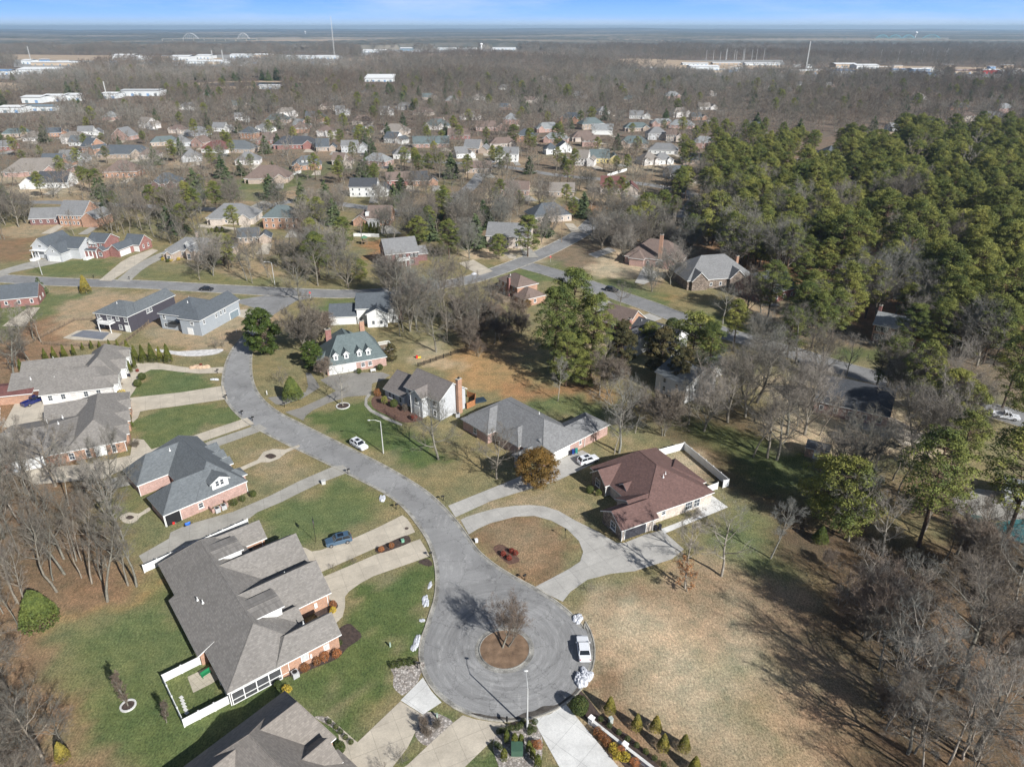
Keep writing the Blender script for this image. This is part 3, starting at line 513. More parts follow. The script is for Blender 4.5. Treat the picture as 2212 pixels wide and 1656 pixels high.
def house(name,label,O,ang,wings,wall,roof,feats=(),cat='house',trim=None,group=None,far=False,wall2=None,vents=0,oh=.4):
    F=Frame(O,ang); root=empty(name,(O[0],O[1],0),0,label,cat,group); trim=trim or WHITE
    rb_=MB(); wb=MB(); tb=MB()
    for wg in wings:
        u0,u1,v0,v1,ax,ev,slp,e0,e1=wg[:9]; wm=wg[9] if len(wg)>9 else 0; zb=wg[10] if len(wg)>10 else 0
        if ax=='v': a0,a1,b0,b1=v0,v1,u0,u1
        else: a0,a1,b0,b1=u0,u1,v0,v1
        P=(lambda a,b,z:F.p(b,a,z)) if ax=='v' else (lambda a,b,z:F.p(a,b,z))
        hw=(b1-b0)/2; bc=(b0+b1)/2; zr=ev+slp*hw
        i0=(hw if e0=='h' else e0 if isinstance(e0,(int,float)) else 0); i1=(hw if e1=='h' else e1 if isinstance(e1,(int,float)) else 0)
        A,B,C,Dd=(a0,b0,ev),(a1,b0,ev),(a1,b1,ev),(a0,b1,ev); R0=(a0+i0,bc,zr); R1=(a1-i1,bc,zr)
        if R0[0]>R1[0]: R0=R1=((R0[0]+R1[0])/2,bc,zr)
        polys=[(A,B,R1,R0),(C,Dd,R0,R1)]
        if i0>0: polys.append((Dd,A,R0))
        if i1>0: polys.append((B,C,R1))
        flip=(ax=='v'); th=.2
        for q in polys:
            q=[p for k,p in enumerate(q) if p!=q[k-1]]
            t=[P(*p) for p in q]; 
            if flip: t=t[::-1]
            rb_.face(t,0); rb_.face([(x,y,z-th) for x,y,z in t][::-1],1)
        for a_,b__ in ((R0,R1),)+(((A,R0),(Dd,R0)) if i0>0 else ())+(((B,R1),(C,R1)) if i1>0 else ()):
            if not far and a_!=b__: rb_.tube((P(*a_)[0],P(*a_)[1],a_[2]+.0),(P(*b__)[0],P(*b__)[1],b__[2]+.0),.075,.075,4,0,False)
        rim=[A,B]+([R1] if i1==0 else [])+[C,Dd]+([R0] if i0==0 else [])
        for k in range(len(rim)):
            p,q=P(*rim[k]),P(*rim[(k+1)%len(rim)]); t=[(p[0],p[1],p[2]-th),(q[0],q[1],q[2]-th),q,p]
            rb_.face(t[::-1] if flip else t,1)
        # walls
        zt=ev-th+slp*oh-.015; poly=[P(a,b,0)[:2] for a,b in ((a0+oh,b0+oh),(a1-oh,b0+oh),(a1-oh,b1-oh),(a0+oh,b1-oh))]
        if flip: poly=poly[::-1]
        wb.prism(poly,zb,zt,wm,bottom=zb>0)
        for e,ae,sg in ((i0,a0,1),(i1,a1,-1)):
            if e==0:
                t0,t1=ae+sg*oh,ae+sg*(oh+.25); gm=2 if wm==0 and wall2 is not None and wg[7:9]!=() and len(wg)>11 else wm
                tri=[(b0+oh,zt-.01),(b1-oh,zt-.01),(bc,zr-th-.03)]
                f0=[P(t0,b,z) for b,z in tri]; f1=[P(t1,b,z) for b,z in tri]
                wb.face(f0[::-1],gm); wb.face(f1,gm)
                for k in range(3): wb.face([f0[k],f0[(k+1)%3],f1[(k+1)%3],f1[k]],gm)
    # eave line gutters and corner downpipes read as trim
    wo=wb.build('wall',[wall,WHITE if wall2 is None else wall2,wall2 or wall],root)
    ro=rb_.build('roof',[roof,trim],root)
    def at(wi,side,t):
        u0,u1,v0,v1=wings[wi][:4]; u0+=oh;u1-=oh;v0+=oh;v1-=oh
        if side=='v0': return F.p(u0+(u1-u0)*t,v0),F.a+PI
        if side=='v1': return F.p(u0+(u1-u0)*t,v1),F.a
        if side=='u0': return F.p(u0,v0+(v1-v0)*t),F.a+PI/2
        return F.p(u1,v0+(v1-v0)*t),F.a-PI/2
    def put(nm,me,p,a,z,lab=None):
        o=link(nm,me,root,(p[0]-O[0],p[1]-O[1],z),a); 
        if lab: o['label']=lab
        return o
    for f in feats:
        k=f[0]
        if k in('win','shut','blind','far','arch'):
            _,wi,side,ts,z,ww,hh=f
            for t in (ts if isinstance(ts,(list,tuple)) else [ts]):
                p,a=at(wi,side,t); fm,pm=window_mesh(ww,hh,k if not far else 'far'); o=put('window',fm,p,a,z)
                if not far: link('pane',pm,o)
        elif k=='gd':
            _,wi,side,t,ww,hh,m=f; p,a=at(wi,side,t); put('garage_door',garage_mesh(ww,hh,m),p,a,.02)
        elif k=='door':
            _,wi,side,t,ww,hh,m=f; p,a=at(wi,side,t); b=MB(); b.box(0,.05,0,ww+.24,.08,hh+.12,0,0); b.box(0,.09,0,ww,.05,hh,0,1)
            o=put('door',b.mesh('door',[WHITE,m]),p,a,.05)
        elif k=='chim':
            _,u,v,sx,sy,z0,z1,m=f; p=F.p(u,v); b=MB(); b.box(p[0],p[1],z0,sx,sy,z1-z0,F.a,0); b.box(p[0],p[1],z1,sx+.18,sy+.18,.14,F.a,1); b.box(p[0],p[1],z1+.14,sx*.4,sy*.4,.35,F.a,2)
            b.build('chimney',[m,CURB,BLACK],root)
        elif k=='vent':
            _,u,v,z=f; p=F.p(u,v); b=MB(); b.tube((*p,z-.6),(*p,z+.45),.07,.07,8); b.tube((*p,z-.25),(*p,z+.02),.22,.1,8); b.build('vent_pipe',WHITE,root)
        elif k=='pipe':
            _,u,v,z1=f; p=F.p(u,v); b=MB(); b.box(p[0],p[1],.1,.11,.11,z1-.1,F.a,0); b.build('downpipe',WHITE,root)
        elif k=='box':      # steps, stoops, screens: u,v,z,size u,v,z
            _,nm,u,v,z,su,sv,sz,m=f; p=F.p(u,v); b=MB(); b.box(p[0],p[1],z,su,sv,sz,F.a,0); b.build(nm,m,root)
        elif k=='rail':     # white balustrade round a deck: list of u,v corners, z
            _,pts,z,hh,m=f; b=MB()
            for i in range(len(pts)-1):
                a_,c_=F.p(*pts[i]),F.p(*pts[i+1]); ln=math.hypot(c_[0]-a_[0],c_[1]-a_[1]); an=math.atan2(c_[1]-a_[1],c_[0]-a_[0])
                b.box((a_[0]+c_[0])/2,(a_[1]+c_[1])/2,z+hh-.08,ln,.1,.1,an); b.box((a_[0]+c_[0])/2,(a_[1]+c_[1])/2,z+.08,ln,.06,.08,an)
                n=max(2,int(ln/.22))
                for j in range(n+1): b.box(a_[0]+(c_[0]-a_[0])*j/n,a_[1]+(c_[1]-a_[1])*j/n,z,.05,.05,hh-.05,an)
            b.build('railing',m,root)
    for wg in wings:
        KEEP.append(np.array([F.p(wg[0]-.3,wg[2]-.3),F.p(wg[1]+.3,wg[2]-.3),F.p(wg[1]+.3,wg[3]+.3),F.p(wg[0]-.3,wg[3]+.3)]))
    return root,F
GRY=shingle((.245,.245,.245)); BRG=shingle((.262,.243,.222)); TANR=shingle((.28,.25,.22)); BLU=shingle((.16,.175,.185)); TEAL=shingle((.15,.185,.185)); DRK=shingle((.085,.09,.1)); RED=shingle((.175,.105,.092)); SLT=shingle((.12,.135,.15)); MAR=shingle((.2,.09,.08)); BRNR=shingle((.22,.165,.14)); LGR=shingle((.3,.31,.31))
OBR=brick((.4,.215,.13)); PBR=brick((.42,.26,.215)); RBR=brick((.26,.1,.08)); DBR=brick((.17,.07,.06)); TBR=brick((.42,.33,.26)); WBR=brick((.66,.63,.6)); CRB=brick((.55,.47,.4))
WSD=siding((.72,.72,.7)); LSD=siding((.5,.51,.52)); DSD=siding((.075,.07,.085)); GSD=siding((.34,.37,.4)); YSD=siding((.6,.5,.22)); CST=stone((.36,.31,.26)); DST=stone((.2,.16,.13))
GDW=plain('white_garage_door',(.7,.7,.68),.5,.05); GDD=plain('dark_garage_door',(.055,.055,.065),.5,.1); GDB=plain('brown_garage_door',(.12,.055,.04),.5,.1); GDG=plain('grey_garage_door',(.2,.25,.28),.5,.1)
SCR=plain('insect_screen',(.06,.062,.065),.7,.3,1.,5)
# -- 1 the long brown-roofed brick house at the lower left of the street
W1=[(-9.9,24.2,0.9,14.4,'u',2.8,.56,3.2,6.4),(-.2,14.6,-1.0,8,'u',2.75,.6,'g','g'),(-10.5,-5,7.8,18.2,'v',2.8,.84,'g','g'),(-3.3,6.6,7.75,21.3,'v',2.8,.72,'g','g'),(5.6,15.1,7.75,21.,'v',2.82,.75,'g','g'),
    (14.,18.5,8,14.9,'v',2.84,.75,'g','g'),(18.7,24.25,7.9,18.2,'v',2.78,.84,'h','g'),(-4.9,-.2,7.6,12.8,'v',6.15,.1,'g','g',1,3.),(11.9,16.8,7.6,12.8,'v',6.15,.1,'g','g',1,3.)]
W1[1]=(-.2,14.6,-.15,5.2,'u',2.36,.52,'g','g')
house('brick_house','long orange brick house under a wide brown roof beside the blue-grey car',(-55.22,86.96),-51.2,W1,OBR,BRG,
  [('blind',6,'v0',.1,.9,.1,.1)][:0]+[('win',2,'u0',.5,.9,.9,1.2)][:0]+
  [('blind',2,'u1',.5,.8,1.6,1.4),('gd',3,'v1',.5,.1,.1,GDW)][:1]+
  [('gd',3,'u1',.5,.1,.1,GDW)][:0]+[('gd',3,'v1',.3,3.0,2.2,GDW),('gd',3,'v1',.72,3.0,2.2,GDW),('gd',4,'v1',.5,4.8,2.2,GDW),
   ('blind',6,'u1',.42,1.,1.2,1.6),('blind',6,'u1',.78,.9,.9,1.1),('blind',0,'u1',.62,.5,1.3,1.9),('win',2,'u1',.72,.9,.9,1.0),('win',6,'v1',.5,.8,1.6,1.4),]+
  [('vent',5,3.2,4.5),('vent',6.4,3.6,4.7),('vent',.6,14.4,4.9),('vent',9,16,5.3),('vent',20.5,14,4.7),
   ('pipe',23.6,17.5,2.7),('pipe',14.7,20.3,2.7),('pipe',-5.3,17.3,2.7),('pipe',23.7,9.5,2.7),
   ('box','meter_box',14.8,18.2,1.,.2,.5,.9,WHITE),('box','meter_box',23.95,13.2,1.,.15,.3,.7,WHITE)],wall2=WSD)
# screened porch on its end: white posts with dark mesh between
b=MB(); F1=Frame((-55.22,86.96),-51.2)
def fb(u,v,z,su,sv,sz,m=0,F=F1): p=F.p(u,v); b.box(p[0],p[1],z,su,sv,sz,F.a,m)
pr=empty('screened_porch',(*F1.p(24.6,4.8),0),0,'white-framed screened porch at the patio corner of the long brick house','porch')
b=MB(); fb(23.95,5.,2.35,.5,7.2,.38)
for v in (1.4,3.1,4.9,6.7,8.5): fb(24.15,v,.2,.14,.14,2.2)
for u in (19.6,21.8,24.1): fb(u,1.15,.2,.14,.14,2.3)
fb(24.15,4.95,1.,.1,7.1,.09); fb(24.15,4.95,.18,.1,7.1,.1); b.build('porch_frame',WHITE,pr)
b=MB(); fb(24.1,4.95,.2,.03,7.1,2.2); fb(21.9,1.2,.2,4.4,.03,2.2); b.build('insect_screen',SCR,pr)
# -- 2 pink brick house with the dormer
PW=[(5.9,16.5,0.,24.6,'v',2.8,.88,'h','h'),(-.3,11,0.02,8.25,'u',2.82,.9,4.1,'g'),(-.3,11,13.7,21.8,'u',2.81,.98,4.05,'g'),(8,17.4,8.2,11.2,'u',2.86,.7,'g','g'),(8,17.6,11.6,14.8,'u',2.88,.7,'g','g'),(8,17.8,15.2,18.6,'u',2.9,.7,'g','g'),(9,17.6,2.3,5.6,'u',2.86,.75,'g',1.6)]
PW.append((9.3,13.4,.3,6.,'v',5.0,.55,'g','g',1,3.1))
house('brick_house','pink brick house with steep blue-grey hipped roof and one big white dormer',(-65.48,108.74),44.3,PW,PBR,BLU,
  [('door',1,'v0',.12,2.9,2.4,DARKG),('win',1,'v0',.64,.9,1.,1.2),('win',2,'v0',.9,.9,1.1,1.1),('win',7,'v0',.33,3.9,.8,1.3),('win',7,'v0',.62,3.9,.8,1.3),('vent',8.2,17.,6.2),('pipe',16.2,.25,2.7),('pipe',0.,.25,2.7),('pipe',0.,13.95,2.7),  # wide dark door panel: shade inside the open garage, put into its colour
   ('win',3,'u1',.5,.8,1.1,1.5),('win',4,'u1',.5,.8,1.1,1.5),('win',5,'u1',.5,.8,1.2,1.5),('win',0,'u1',.12,.8,1.2,1.5)],wall2=WSD)
F2=Frame((-65.48,108.74),44.3)
# -- 3 red-roofed stone house on the circular drive
RW=[(5.7,22.9,1.6,20.4,'v',2.75,.5,8.1,4.8),(-.6,8,0,7.,'u',2.7,.62,'g','g'),(4.,20.2,1.5,9.,'u',2.72,.5,'g','h'),(14,23.9,5.2,15.1,'u',2.7,.45,'g',4.9),(4.6,12,13.1,18.8,'u',2.78,.8,'g','g'),(6.9,11,8.9,11.9,'u',3.3,.75,'g','g')]
house('stone_house','red-brown roofed stone and cream brick house in the loop of the circular driveway',(20.55,104.51),27.1,RW,CRB,RED,
  [('gd',1,'v0',.4,4.7,2.15,GDD),('win',2,'v0',.4,1.3,1.,1.1),('win',2,'v0',.8,.5,1.8,1.9),('win',2,'v0',.93,.5,1.6,1.9),('vent',14.,7.,6.),('vent',15.,7.6,6.),('pipe',-.3,.2,2.6),('pipe',6.8,.2,2.6),('pipe',5.,13.4,2.7),
   ('win',3,'u1',.1,.4,1.5,2.),('win',3,'v0',.93,.4,1.2,2.)],wall2=DST)
# dark stone faces of the two street gables, laid proud of the brick
F3=Frame((20.55,104.51),27.1)
for k,(u,v0,v1,ev,zr,ws) in enumerate(((-.6,0,7.,2.7,4.87,3.0),(4.6,13.1,18.8,2.78,5.06,16.1))):
    pa=MB(); q=[F3.p(u+.37,v) for v in (v0+.4,v1-.4)]; m=F3.p(u+.37,(v0+v1)/2); zt=ev+.0
    pa.face([(*q[0],0),(*q[0],zt),(*m,zr-.28),(*q[1],zt),(*q[1],0)]); o=pa.build('stone_facing',DST,bpy.data.objects['stone_house'])
    p=F3.p(u+.34,ws); fm,pm=window_mesh(1.6,1.7,'win'); wo=link('window',fm,bpy.data.objects['stone_house'],(p[0]-20.55,p[1]-104.51,.9),F3.a+PI/2); link('pane',pm,wo)
# -- 4 grey hipped ranch behind it
house('brick_house','grey hip-roofed brick ranch house with a bronze cedar in front',(8.37,130.26),41.9,
 [(-2.4,11.4,0.,25.5,'v',2.8,.6,'h',5.7),(0,19.4,.02,7.9,'u',2.82,.5,'g',4),(-4.8,6,15.5,25.3,'u',2.84,.6,4.9,'g'),(-3.2,6,6.9,14.,'u',2.83,.62,3.,'g'),(-6.4,4,3.2,5.6,'u',2.86,.5,1.2,'g')],PBR,GRY,
 [('gd',1,'v0',.18,4.9,2.2,GDW),('win',1,'v0',.5,1.2,.8,1.),('pipe',11,.2,2.7),('win',2,'u0',.5,.8,1.2,1.5),('vent',8,12,5.),('box','porch_post',-6,4.4,0,.5,.9,2.8,TBR)])
# -- 5 two-storey grey-taupe house with white gable wall
house('two_storey_house','two-storey taupe house with white gable end and outside brick chimney',(-26.98,157.58),-41.,
 [(0,12.8,0,9.6,'u',5.4,.7,'g','g'),(-7.2,1,-.9,9.4,'u',2.8,.68,'g','g'),(3.9,8.6,-1.8,5,'v',5.45,.72,'g','g')],LSD,BRNR if 0 else shingle((.225,.2,.185)),
 [('win',1,'v0',(.25,.45,.8),.8,1.,1.5),('win',0,'v0',(.12,.86),3.4,1.1,1.5),('win',0,'v0',(.12,.86),.7,1.1,1.6),('win',2,'v0',.5,3.5,1.2,1.6),('door',2,'v0',.5,1.7,2.6,WHITE),('chim',13.1,6.4,.8,1.3,0,9.3,OBR),('pipe',4.2,-1.5,5.3)],wall2=WSD)
# -- 6 green-roofed house with four dormers
G6=[(0,17,0,14.,'u',2.8,.82,5.,4.),(3.2,12.6,7,20,'v',2.84,.9,'g','h'),(-1.6,5,3,11,'u',2.82,.4,3,'g')]
for u in (3.1,6.,9.6,12.1): G6.append((u-.9,u+.9,.9,4.4,'v',5.2,1.,'g','g',1,3.2))
house('brick_house','pink brick house with steep green-grey roof carrying four small white dormers',(-50.44,174.3),23.9,G6,PBR,TEAL,
 [('gd',0,'v0',.14,3.4,2.2,GDW),('gd',0,'v0',.37,3.4,2.2,GDW),('win',0,'v0',(.6,.72),.9,1.1,1.3)]+[('win',k,'v0',.5,3.9,.75,1.1) for k in (3,4,5,6)]+
 [('chim',12.4,8.4,1.3,1.1,6,11.2,OBR),('chim',4.,16.,1.6,1.1,3,7.2,RBR)],wall2=WSD,oh=.3)
b=MB(); Fk=Frame((-50.44,174.3),23.9); p=Fk.p(19,9.4); rt=empty('deck',(*p,0),0,'white-railed raised deck at the back corner of the four-dormer house','deck')
b.box(p[0],p[1],0,3.2,5.2,1.4,Fk.a); b.build('platform',WOODF,rt)
b=MB()
PT=[(17.4,11.9),(20.6,11.9),(20.6,6.9),(17.4,6.9)]
for i in range(3):
    a_,c_=Fk.p(*PT[i]),Fk.p(*PT[i+1]); ln=math.hypot(c_[0]-a_[0],c_[1]-a_[1]); an=math.atan2(c_[1]-a_[1],c_[0]-a_[0])
    b.box((a_[0]+c_[0])/2,(a_[1]+c_[1])/2,2.3,ln,.14,.12,an); b.box((a_[0]+c_[0])/2,(a_[1]+c_[1])/2,1.5,ln,.08,.1,an)
    for j in range(14): b.box(a_[0]+(c_[0]-a_[0])*j/13,a_[1]+(c_[1]-a_[1])*j/13,1.4,.09,.09,.95,an)
b.build('railing',WHITE,rt)
# -- 7 white house behind
house('white_house','white-sided house with grey roofs and low double garage, behind the four-dormer house',(-58.34,211.18),6.6,
 [(0,9,0,9.5,'u',2.8,.6,'g','g'),(8.6,22.5,0,12,'u',5.2,.55,'g','g'),(12,19,-3.5,4,'v',4.6,.5,'g','g'),(7.6,10.,9,13,'v',5,.5,'g','g')],WSD,SLT,
 [('gd',0,'v0',.3,3.,2.2,GDW),('gd',0,'v0',.72,3.,2.2,GDW),('win',1,'v0',(.1,.9),1.,1.1,1.3),('win',2,'v0',(.3,.7),1.,1.,1.3),('chim',22.6,3,1.1,.9,0,8,RBR)])
# -- 8 / 9 the two big brown roofs on the left
house('white_brick_house','white brick house with brown garage door where the blue pickup stands',(-118.36,157.43),16.4,
 [(0,17,0,14,'u',2.8,.48,'g',5),(-8,12.5,3.8,16.4,'u',2.8,.42,'g','h'),(-8.5,12,16,23.2,'u',2.85,.5,'g','g'),(7,17,7,26,'v',2.84,.78,'h','h'),(12,18.,1.5,5.6,'u',2.9,.9,'g','g',1),(12,18.2,11,15.6,'u',2.92,.9,'g','g',1),(12,17.8,19,22.6,'u',2.92,.9,'g','g',1)],WBR,BRG,
 [('gd',1,'v0',.36,4.8,2.3,GDB),('win',0,'v0',(.12,.3,.62,.8),.9,1.1,1.5),('win',4,'u1',.5,.8,1.2,1.7),('win',5,'u1',.5,.8,1.4,1.8),('vent',-3,7,4.8),('vent',-1,20,4.6),('vent',3,5.2,5.)])
house('brick_house','orange brick house with very wide brown roof and white garage doors, left edge',(-106.6,126.8),23.9,
 [(10.5,22.6,0,26,'v',2.8,.6,'h','h'),(-2,16,.02,18.2,'u',2.8,.3,'g','h'),(5,14,15,25.6,'u',2.82,.5,'g','g'),(17,23.2,3,7.6,'u',2.86,.6,'g','g'),(17,23.2,9.5,14.5,'u',2.86,.6,'g','g'),(17,23.1,16.5,21,'u',2.86,.6,'g','g')],OBR,BRG,
 [('gd',1,'v0',.2,2.7,2.2,GDW),('gd',1,'v0',.38,2.7,2.2,GDW),('gd',0,'v0',.56,2.0,2.3,GDW),('win',0,'v0',.34,.3,.9,2.),('win',0,'v0',.79,.3,.9,2.),('win',0,'v0',.06,.5,1.1,1.7),('vent',9.5,13,5.2),('vent',6.5,12,5.2),('vent',9.,9.9,5.3),('pipe',22.2,.25,2.7)])
# -- 10 / 11 walk-out houses
house('dark_house','dark charcoal walk-out house with white balcony above a covered pool',(-131.38,208.99),-16.5,
 [(0,13.3,0,11.5,'u',5.2,.5,'h','h'),(6.6,13.35,3.5,21.5,'v',5.18,.62,'h','g')],DSD,BLU,
 [('win',0,'v0',(.1,.68,.93),3.4,1.2,1.4),('win',0,'v0',(.17,.72),.6,1.2,1.5),('door',0,'v0',.93,1.7,2.1,WHITE),('win',1,'u1',(.28,.36),3.4,1.1,1.4),('win',0,'v0',.43,3.2,1.8,1.8),
  ('box','balcony',5.6,-1.0,2.75,4.6,2.4,.25,WHITE),('rail',[(3.4,-.1),(3.4,-2.2),(7.9,-2.2),(7.9,-.1)],3.0,1.0,WHITE),('box','balcony_post',3.5,-2.1,0,.2,.2,2.75,WHITE),('box','balcony_post',7.8,-2.1,0,.2,.2,2.75,WHITE),('pipe',13.,.1,5.1),('vent',6,4.4,7.5)])
house('grey_house','light grey walk-out house with blue-grey roof beside the street bend',(-111.3,207.73),-16.5,
 [(0,14,1,15.5,'u',5.2,.5,'h','h'),(9,17,-.8,19.4,'v',5.15,.66,4,'g'),(8.2,13,-.2,6,'v',5.1,.5,2,'g')],GSD,SLT,
 [('gd',1,'u1',.84,4.4,2.3,GDG),('win',0,'v0',.12,3.4,1.,1.3),('win',0,'v0',.12,.7,1.,1.3),('win',1,'u1',(.1,.4,.52,.62),3.3,.9,1.3),('win',1,'v0',.6,3.3,1.2,1.1),('door',1,'v0',.45,1.8,2.1,WHITE),
  ('box','covered_deck',6.3,.6,2.7,3.4,1.8,.2,BLACK),('rail',[(4.7,-.3),(8,-.3)],2.9,1.0,BLACK),('vent',8,6,8.),('vent',3.5,12,7)])
# -- 12 / 13 / 14 across the far street on the left
house('grey_house','pale grey craftsman house with two front gables and a white double garage',(-197.08,285.56),-11.1,
 [(-.3,8.2,0,14,'v',4.9,.82,'g','g'),(8.2,20.5,2,13,'u',4.4,.62,'g','g'),(8.4,16.2,-3,5,'v',3.5,.85,'g','g')],LSD,SLT,
 [('gd',2,'v0',.5,4.8,2.2,GDW),('win',0,'v0',.5,4.6,1.7,1.),('win',0,'v0',(.2,.75),1.2,1.4,1.7),('win',2,'v0',.5,4.,.9,.9),('box','porch_post',.2,-.6,0,.3,.3,3.5,WHITE),('box','porch_post',3.2,-.6,0,.3,.3,3.5,WHITE),('box','porch_post',6.4,-.6,0,.3,.3,3.5,WHITE),('box','porch_roof',3.6,-.2,3.4,7.4,2.,.25,WHITE),('box','front_steps',2.8,-2.6,0,1.8,3.4,.9,WHITE)])
house('brick_house','red brick and white two-storey house with columned porch and three garage doors',(-176.28,288.9),-13.5,
 [(0,9.2,0,9,'u',6,.62,'g','g'),(9,17.4,9.6,17.8,'u',3.,.85,'g','g'),(9.2,14.4,.8,12,'v',3.,.85,'g','g'),(5.9,9.5,-2.2,4,'v',3.2,.85,'g','g'),(0,6.2,-2.4,.6,'u',3.1,.3,'g','g'),(1.2,5.,-.6,4,'v',6.05,.75,'g','g',1,5.2)],RBR,SLT,
 [('win',0,'v0',(.1,.3,.5,.75),4.1,.9,1.4),('gd',2,'u1',.2,2.6,2.2,GDW),('gd',2,'u1',.5,2.6,2.2,GDW),('gd',1,'v0',.75,2.8,2.2,GDW),('win',3,'v0',.5,.9,1.6,1.7),('win',1,'u1',(.3,.7),1.2,.9,1.5),('win',5,'v0',.5,6.2,.6,.6)]+
 [('box','porch_column',u,-2.2,0,.3,.3,3.,WHITE) for u in (.3,2.2,4.1,6.)]+[('box','front_steps',3.2,-4.2,0,1.8,3.2,.8,WHITE)],wall2=WSD)
house('brick_house','tan brick house with broad grey roof and small front gables across the street',(-142.89,282.34),-8.9,
 [(-1,25,4.5,17,'u',3.2,.62,'h','h'),(0,5.4,0,8,'v',3.,.6,2.4,'g'),(2.6,5.6,-1.6,4,'v',3.3,.8,'g','g'),(9.5,12.6,1.5,8,'v',3.8,1.,'g','g'),(15,19.2,0,8,'v',3.4,.9,'g','g'),(18,25.3,3,14,'v',3.2,.6,'h','h'),(8,11.5,4.5,9,'v',6.,.7,'g','g',1,4.5)],TBR,GRY,
 [('win',2,'v0',.5,.8,1.4,1.7),('win',3,'v0',.5,.5,1.4,2.2),('win',4,'v0',.5,1.,1.4,2.),('win',5,'u1',(.3,.7),.9,1.1,1.5),('win',0,'v0',(.28,.42),1.,1.1,1.5),('chim',8.5,14,1.,.8,5,8.4,TBR)],wall2=WSD)
# -- 0 brown roof at the bottom edge
house('brick_house','brown-shingled house cut by the photo bottom edge, left of the bottom driveways',(-28.42,66.44),-39.6,
 [(-4,7.4,-22,0.,'v',3.0,.62,'g',1.4),(-2.6,18,-14.6,-2.4,'u',3.04,.8,4.8,'h'),(5.7,11.1,-9.5,-1.7,'v',3.4,.8,'g','g',1),(8.8,18,-7,-.8,'u',2.9,.42,'g','g')],OBR,TANR,[('blind',3,'v1',.3,.8,1.1,1.3)],wall2=WSD)
# -- 15 / 16 brick houses beyond the bend
house('brick_house','dark red brick house with plain grey gable roof and white columned porch',(-49.24,271.47),20.,
 [(-.5,13.2,0,13.,'u',5.5,.72,'g','g'),(12.8,18,5,13,'u',3.,.6,'g','g')],DBR,GRY,
 [('shut',0,'v0',(.1,.34,.56,.8,.93),3.4,.9,1.5),('shut',0,'v0',(.1,.3,.8),.8,.9,1.6),('box','porch_roof',6.4,-1.,3.1,5.4,2.8,.3,WHITE),('rail',[(3.9,.2),(3.9,-2.2),(8.9,-2.2),(8.9,.2)],3.4,1.0,WHITE)]+[('box','porch_column',u,-2.1,0,.28,.28,3.1,WHITE) for u in (4.,5.6,7.2,8.8)])
house('brick_house','reddish brick house with brown hip roof and timber deck at the street corner',(-5.27,242.65),-56.1,
 [(0,12.6,0,9.2,'u',5.4,.55,'h','h'),(11.2,18,-.8,8.8,'u',2.8,.5,'g',4.2),(-2.,2,0,3.6,'u',2.8,.4,1,'g')],OBR,BRNR,
 [('win',0,'v0',(.15,.35,.8),3.5,.9,1.3),('win',0,'v0',(.3,.82),.8,1.1,1.7),('chim',7.6,-.1,1.1,.7,0,7.8,RBR),('win',1,'v0',.5,.9,1.,1.3),('win',1,'u1',.5,.9,1.,1.3),('box','deck',6.,-2.4,0,8.5,4.,.9,WOODF),('rail',[(1.8,-.5),(1.8,-4.3),(10.2,-4.3),(10.2,-.5)],.9,1.0,WOODF),('vent',4,3,7.2)])
# -- 17 / 18 white gable houses by the right street
house('white_house','white-sided house with dark roof dotted with vents, beside the right street',(38.36,189.58),-45.4,
 [(-6.8,8.4,1.6,10.2,'u',5.4,.62,'g','g'),(-6.4,0.,-2.7,6,'v',5.3,.6,'g','g')],WSD,shingle((.1,.1,.108)),
 [('win',1,'v0',(.3,),3.2,.9,1.4),('win',0,'v0',(.6,.8),3.4,1.,1.4),('door',0,'v0',.55,1.8,2.1,DARKG),('chim',-6.8,1.5,.8,1.,0,8.4,RBR)]+[('vent',u,5.,7.5) for u in (-5,-2.6,-.2,2.2,4.6,6.6)])
house('white_house','white-sided house in deep tree shade, just below the vented-roof house',(38.76,164.17),-53.6,
 [(-3,7.9,0,12.4,'u',5.2,.46,'g','g'),(-4,2.6,12,23,'v',3.2,.6,'g','g')],WSD,BLU,[('win',0,'u1',(.3,.7),3.2,1.,1.3),('win',0,'v0',(.3,.7),3.2,1.,1.3),('win',0,'v0',(.3,.7),.8,1.,1.5)])
house('brick_house','brick two-storey house with pale grey roof under pines on the right',(108.4,199.15),-36.3,
 [(0,14.4,0,9.2,'u',5.4,.6,'g','g'),(14,20,2,8,'u',3.,.6,'g','g')],OBR,LGR,[('shut',0,'v0',(.1,.24,.5,.8),3.4,1.,1.6),('shut',0,'v0',(.1,.24,.8),.7,1.,1.8),('door',0,'v0',.5,1.6,2.7,DARKG),('box','door_surround',7.2,-.1,2.5,2.6,.8,.3,WHITE),('chim',.2,6.5,.8,1.1,0,9.4,RBR)])
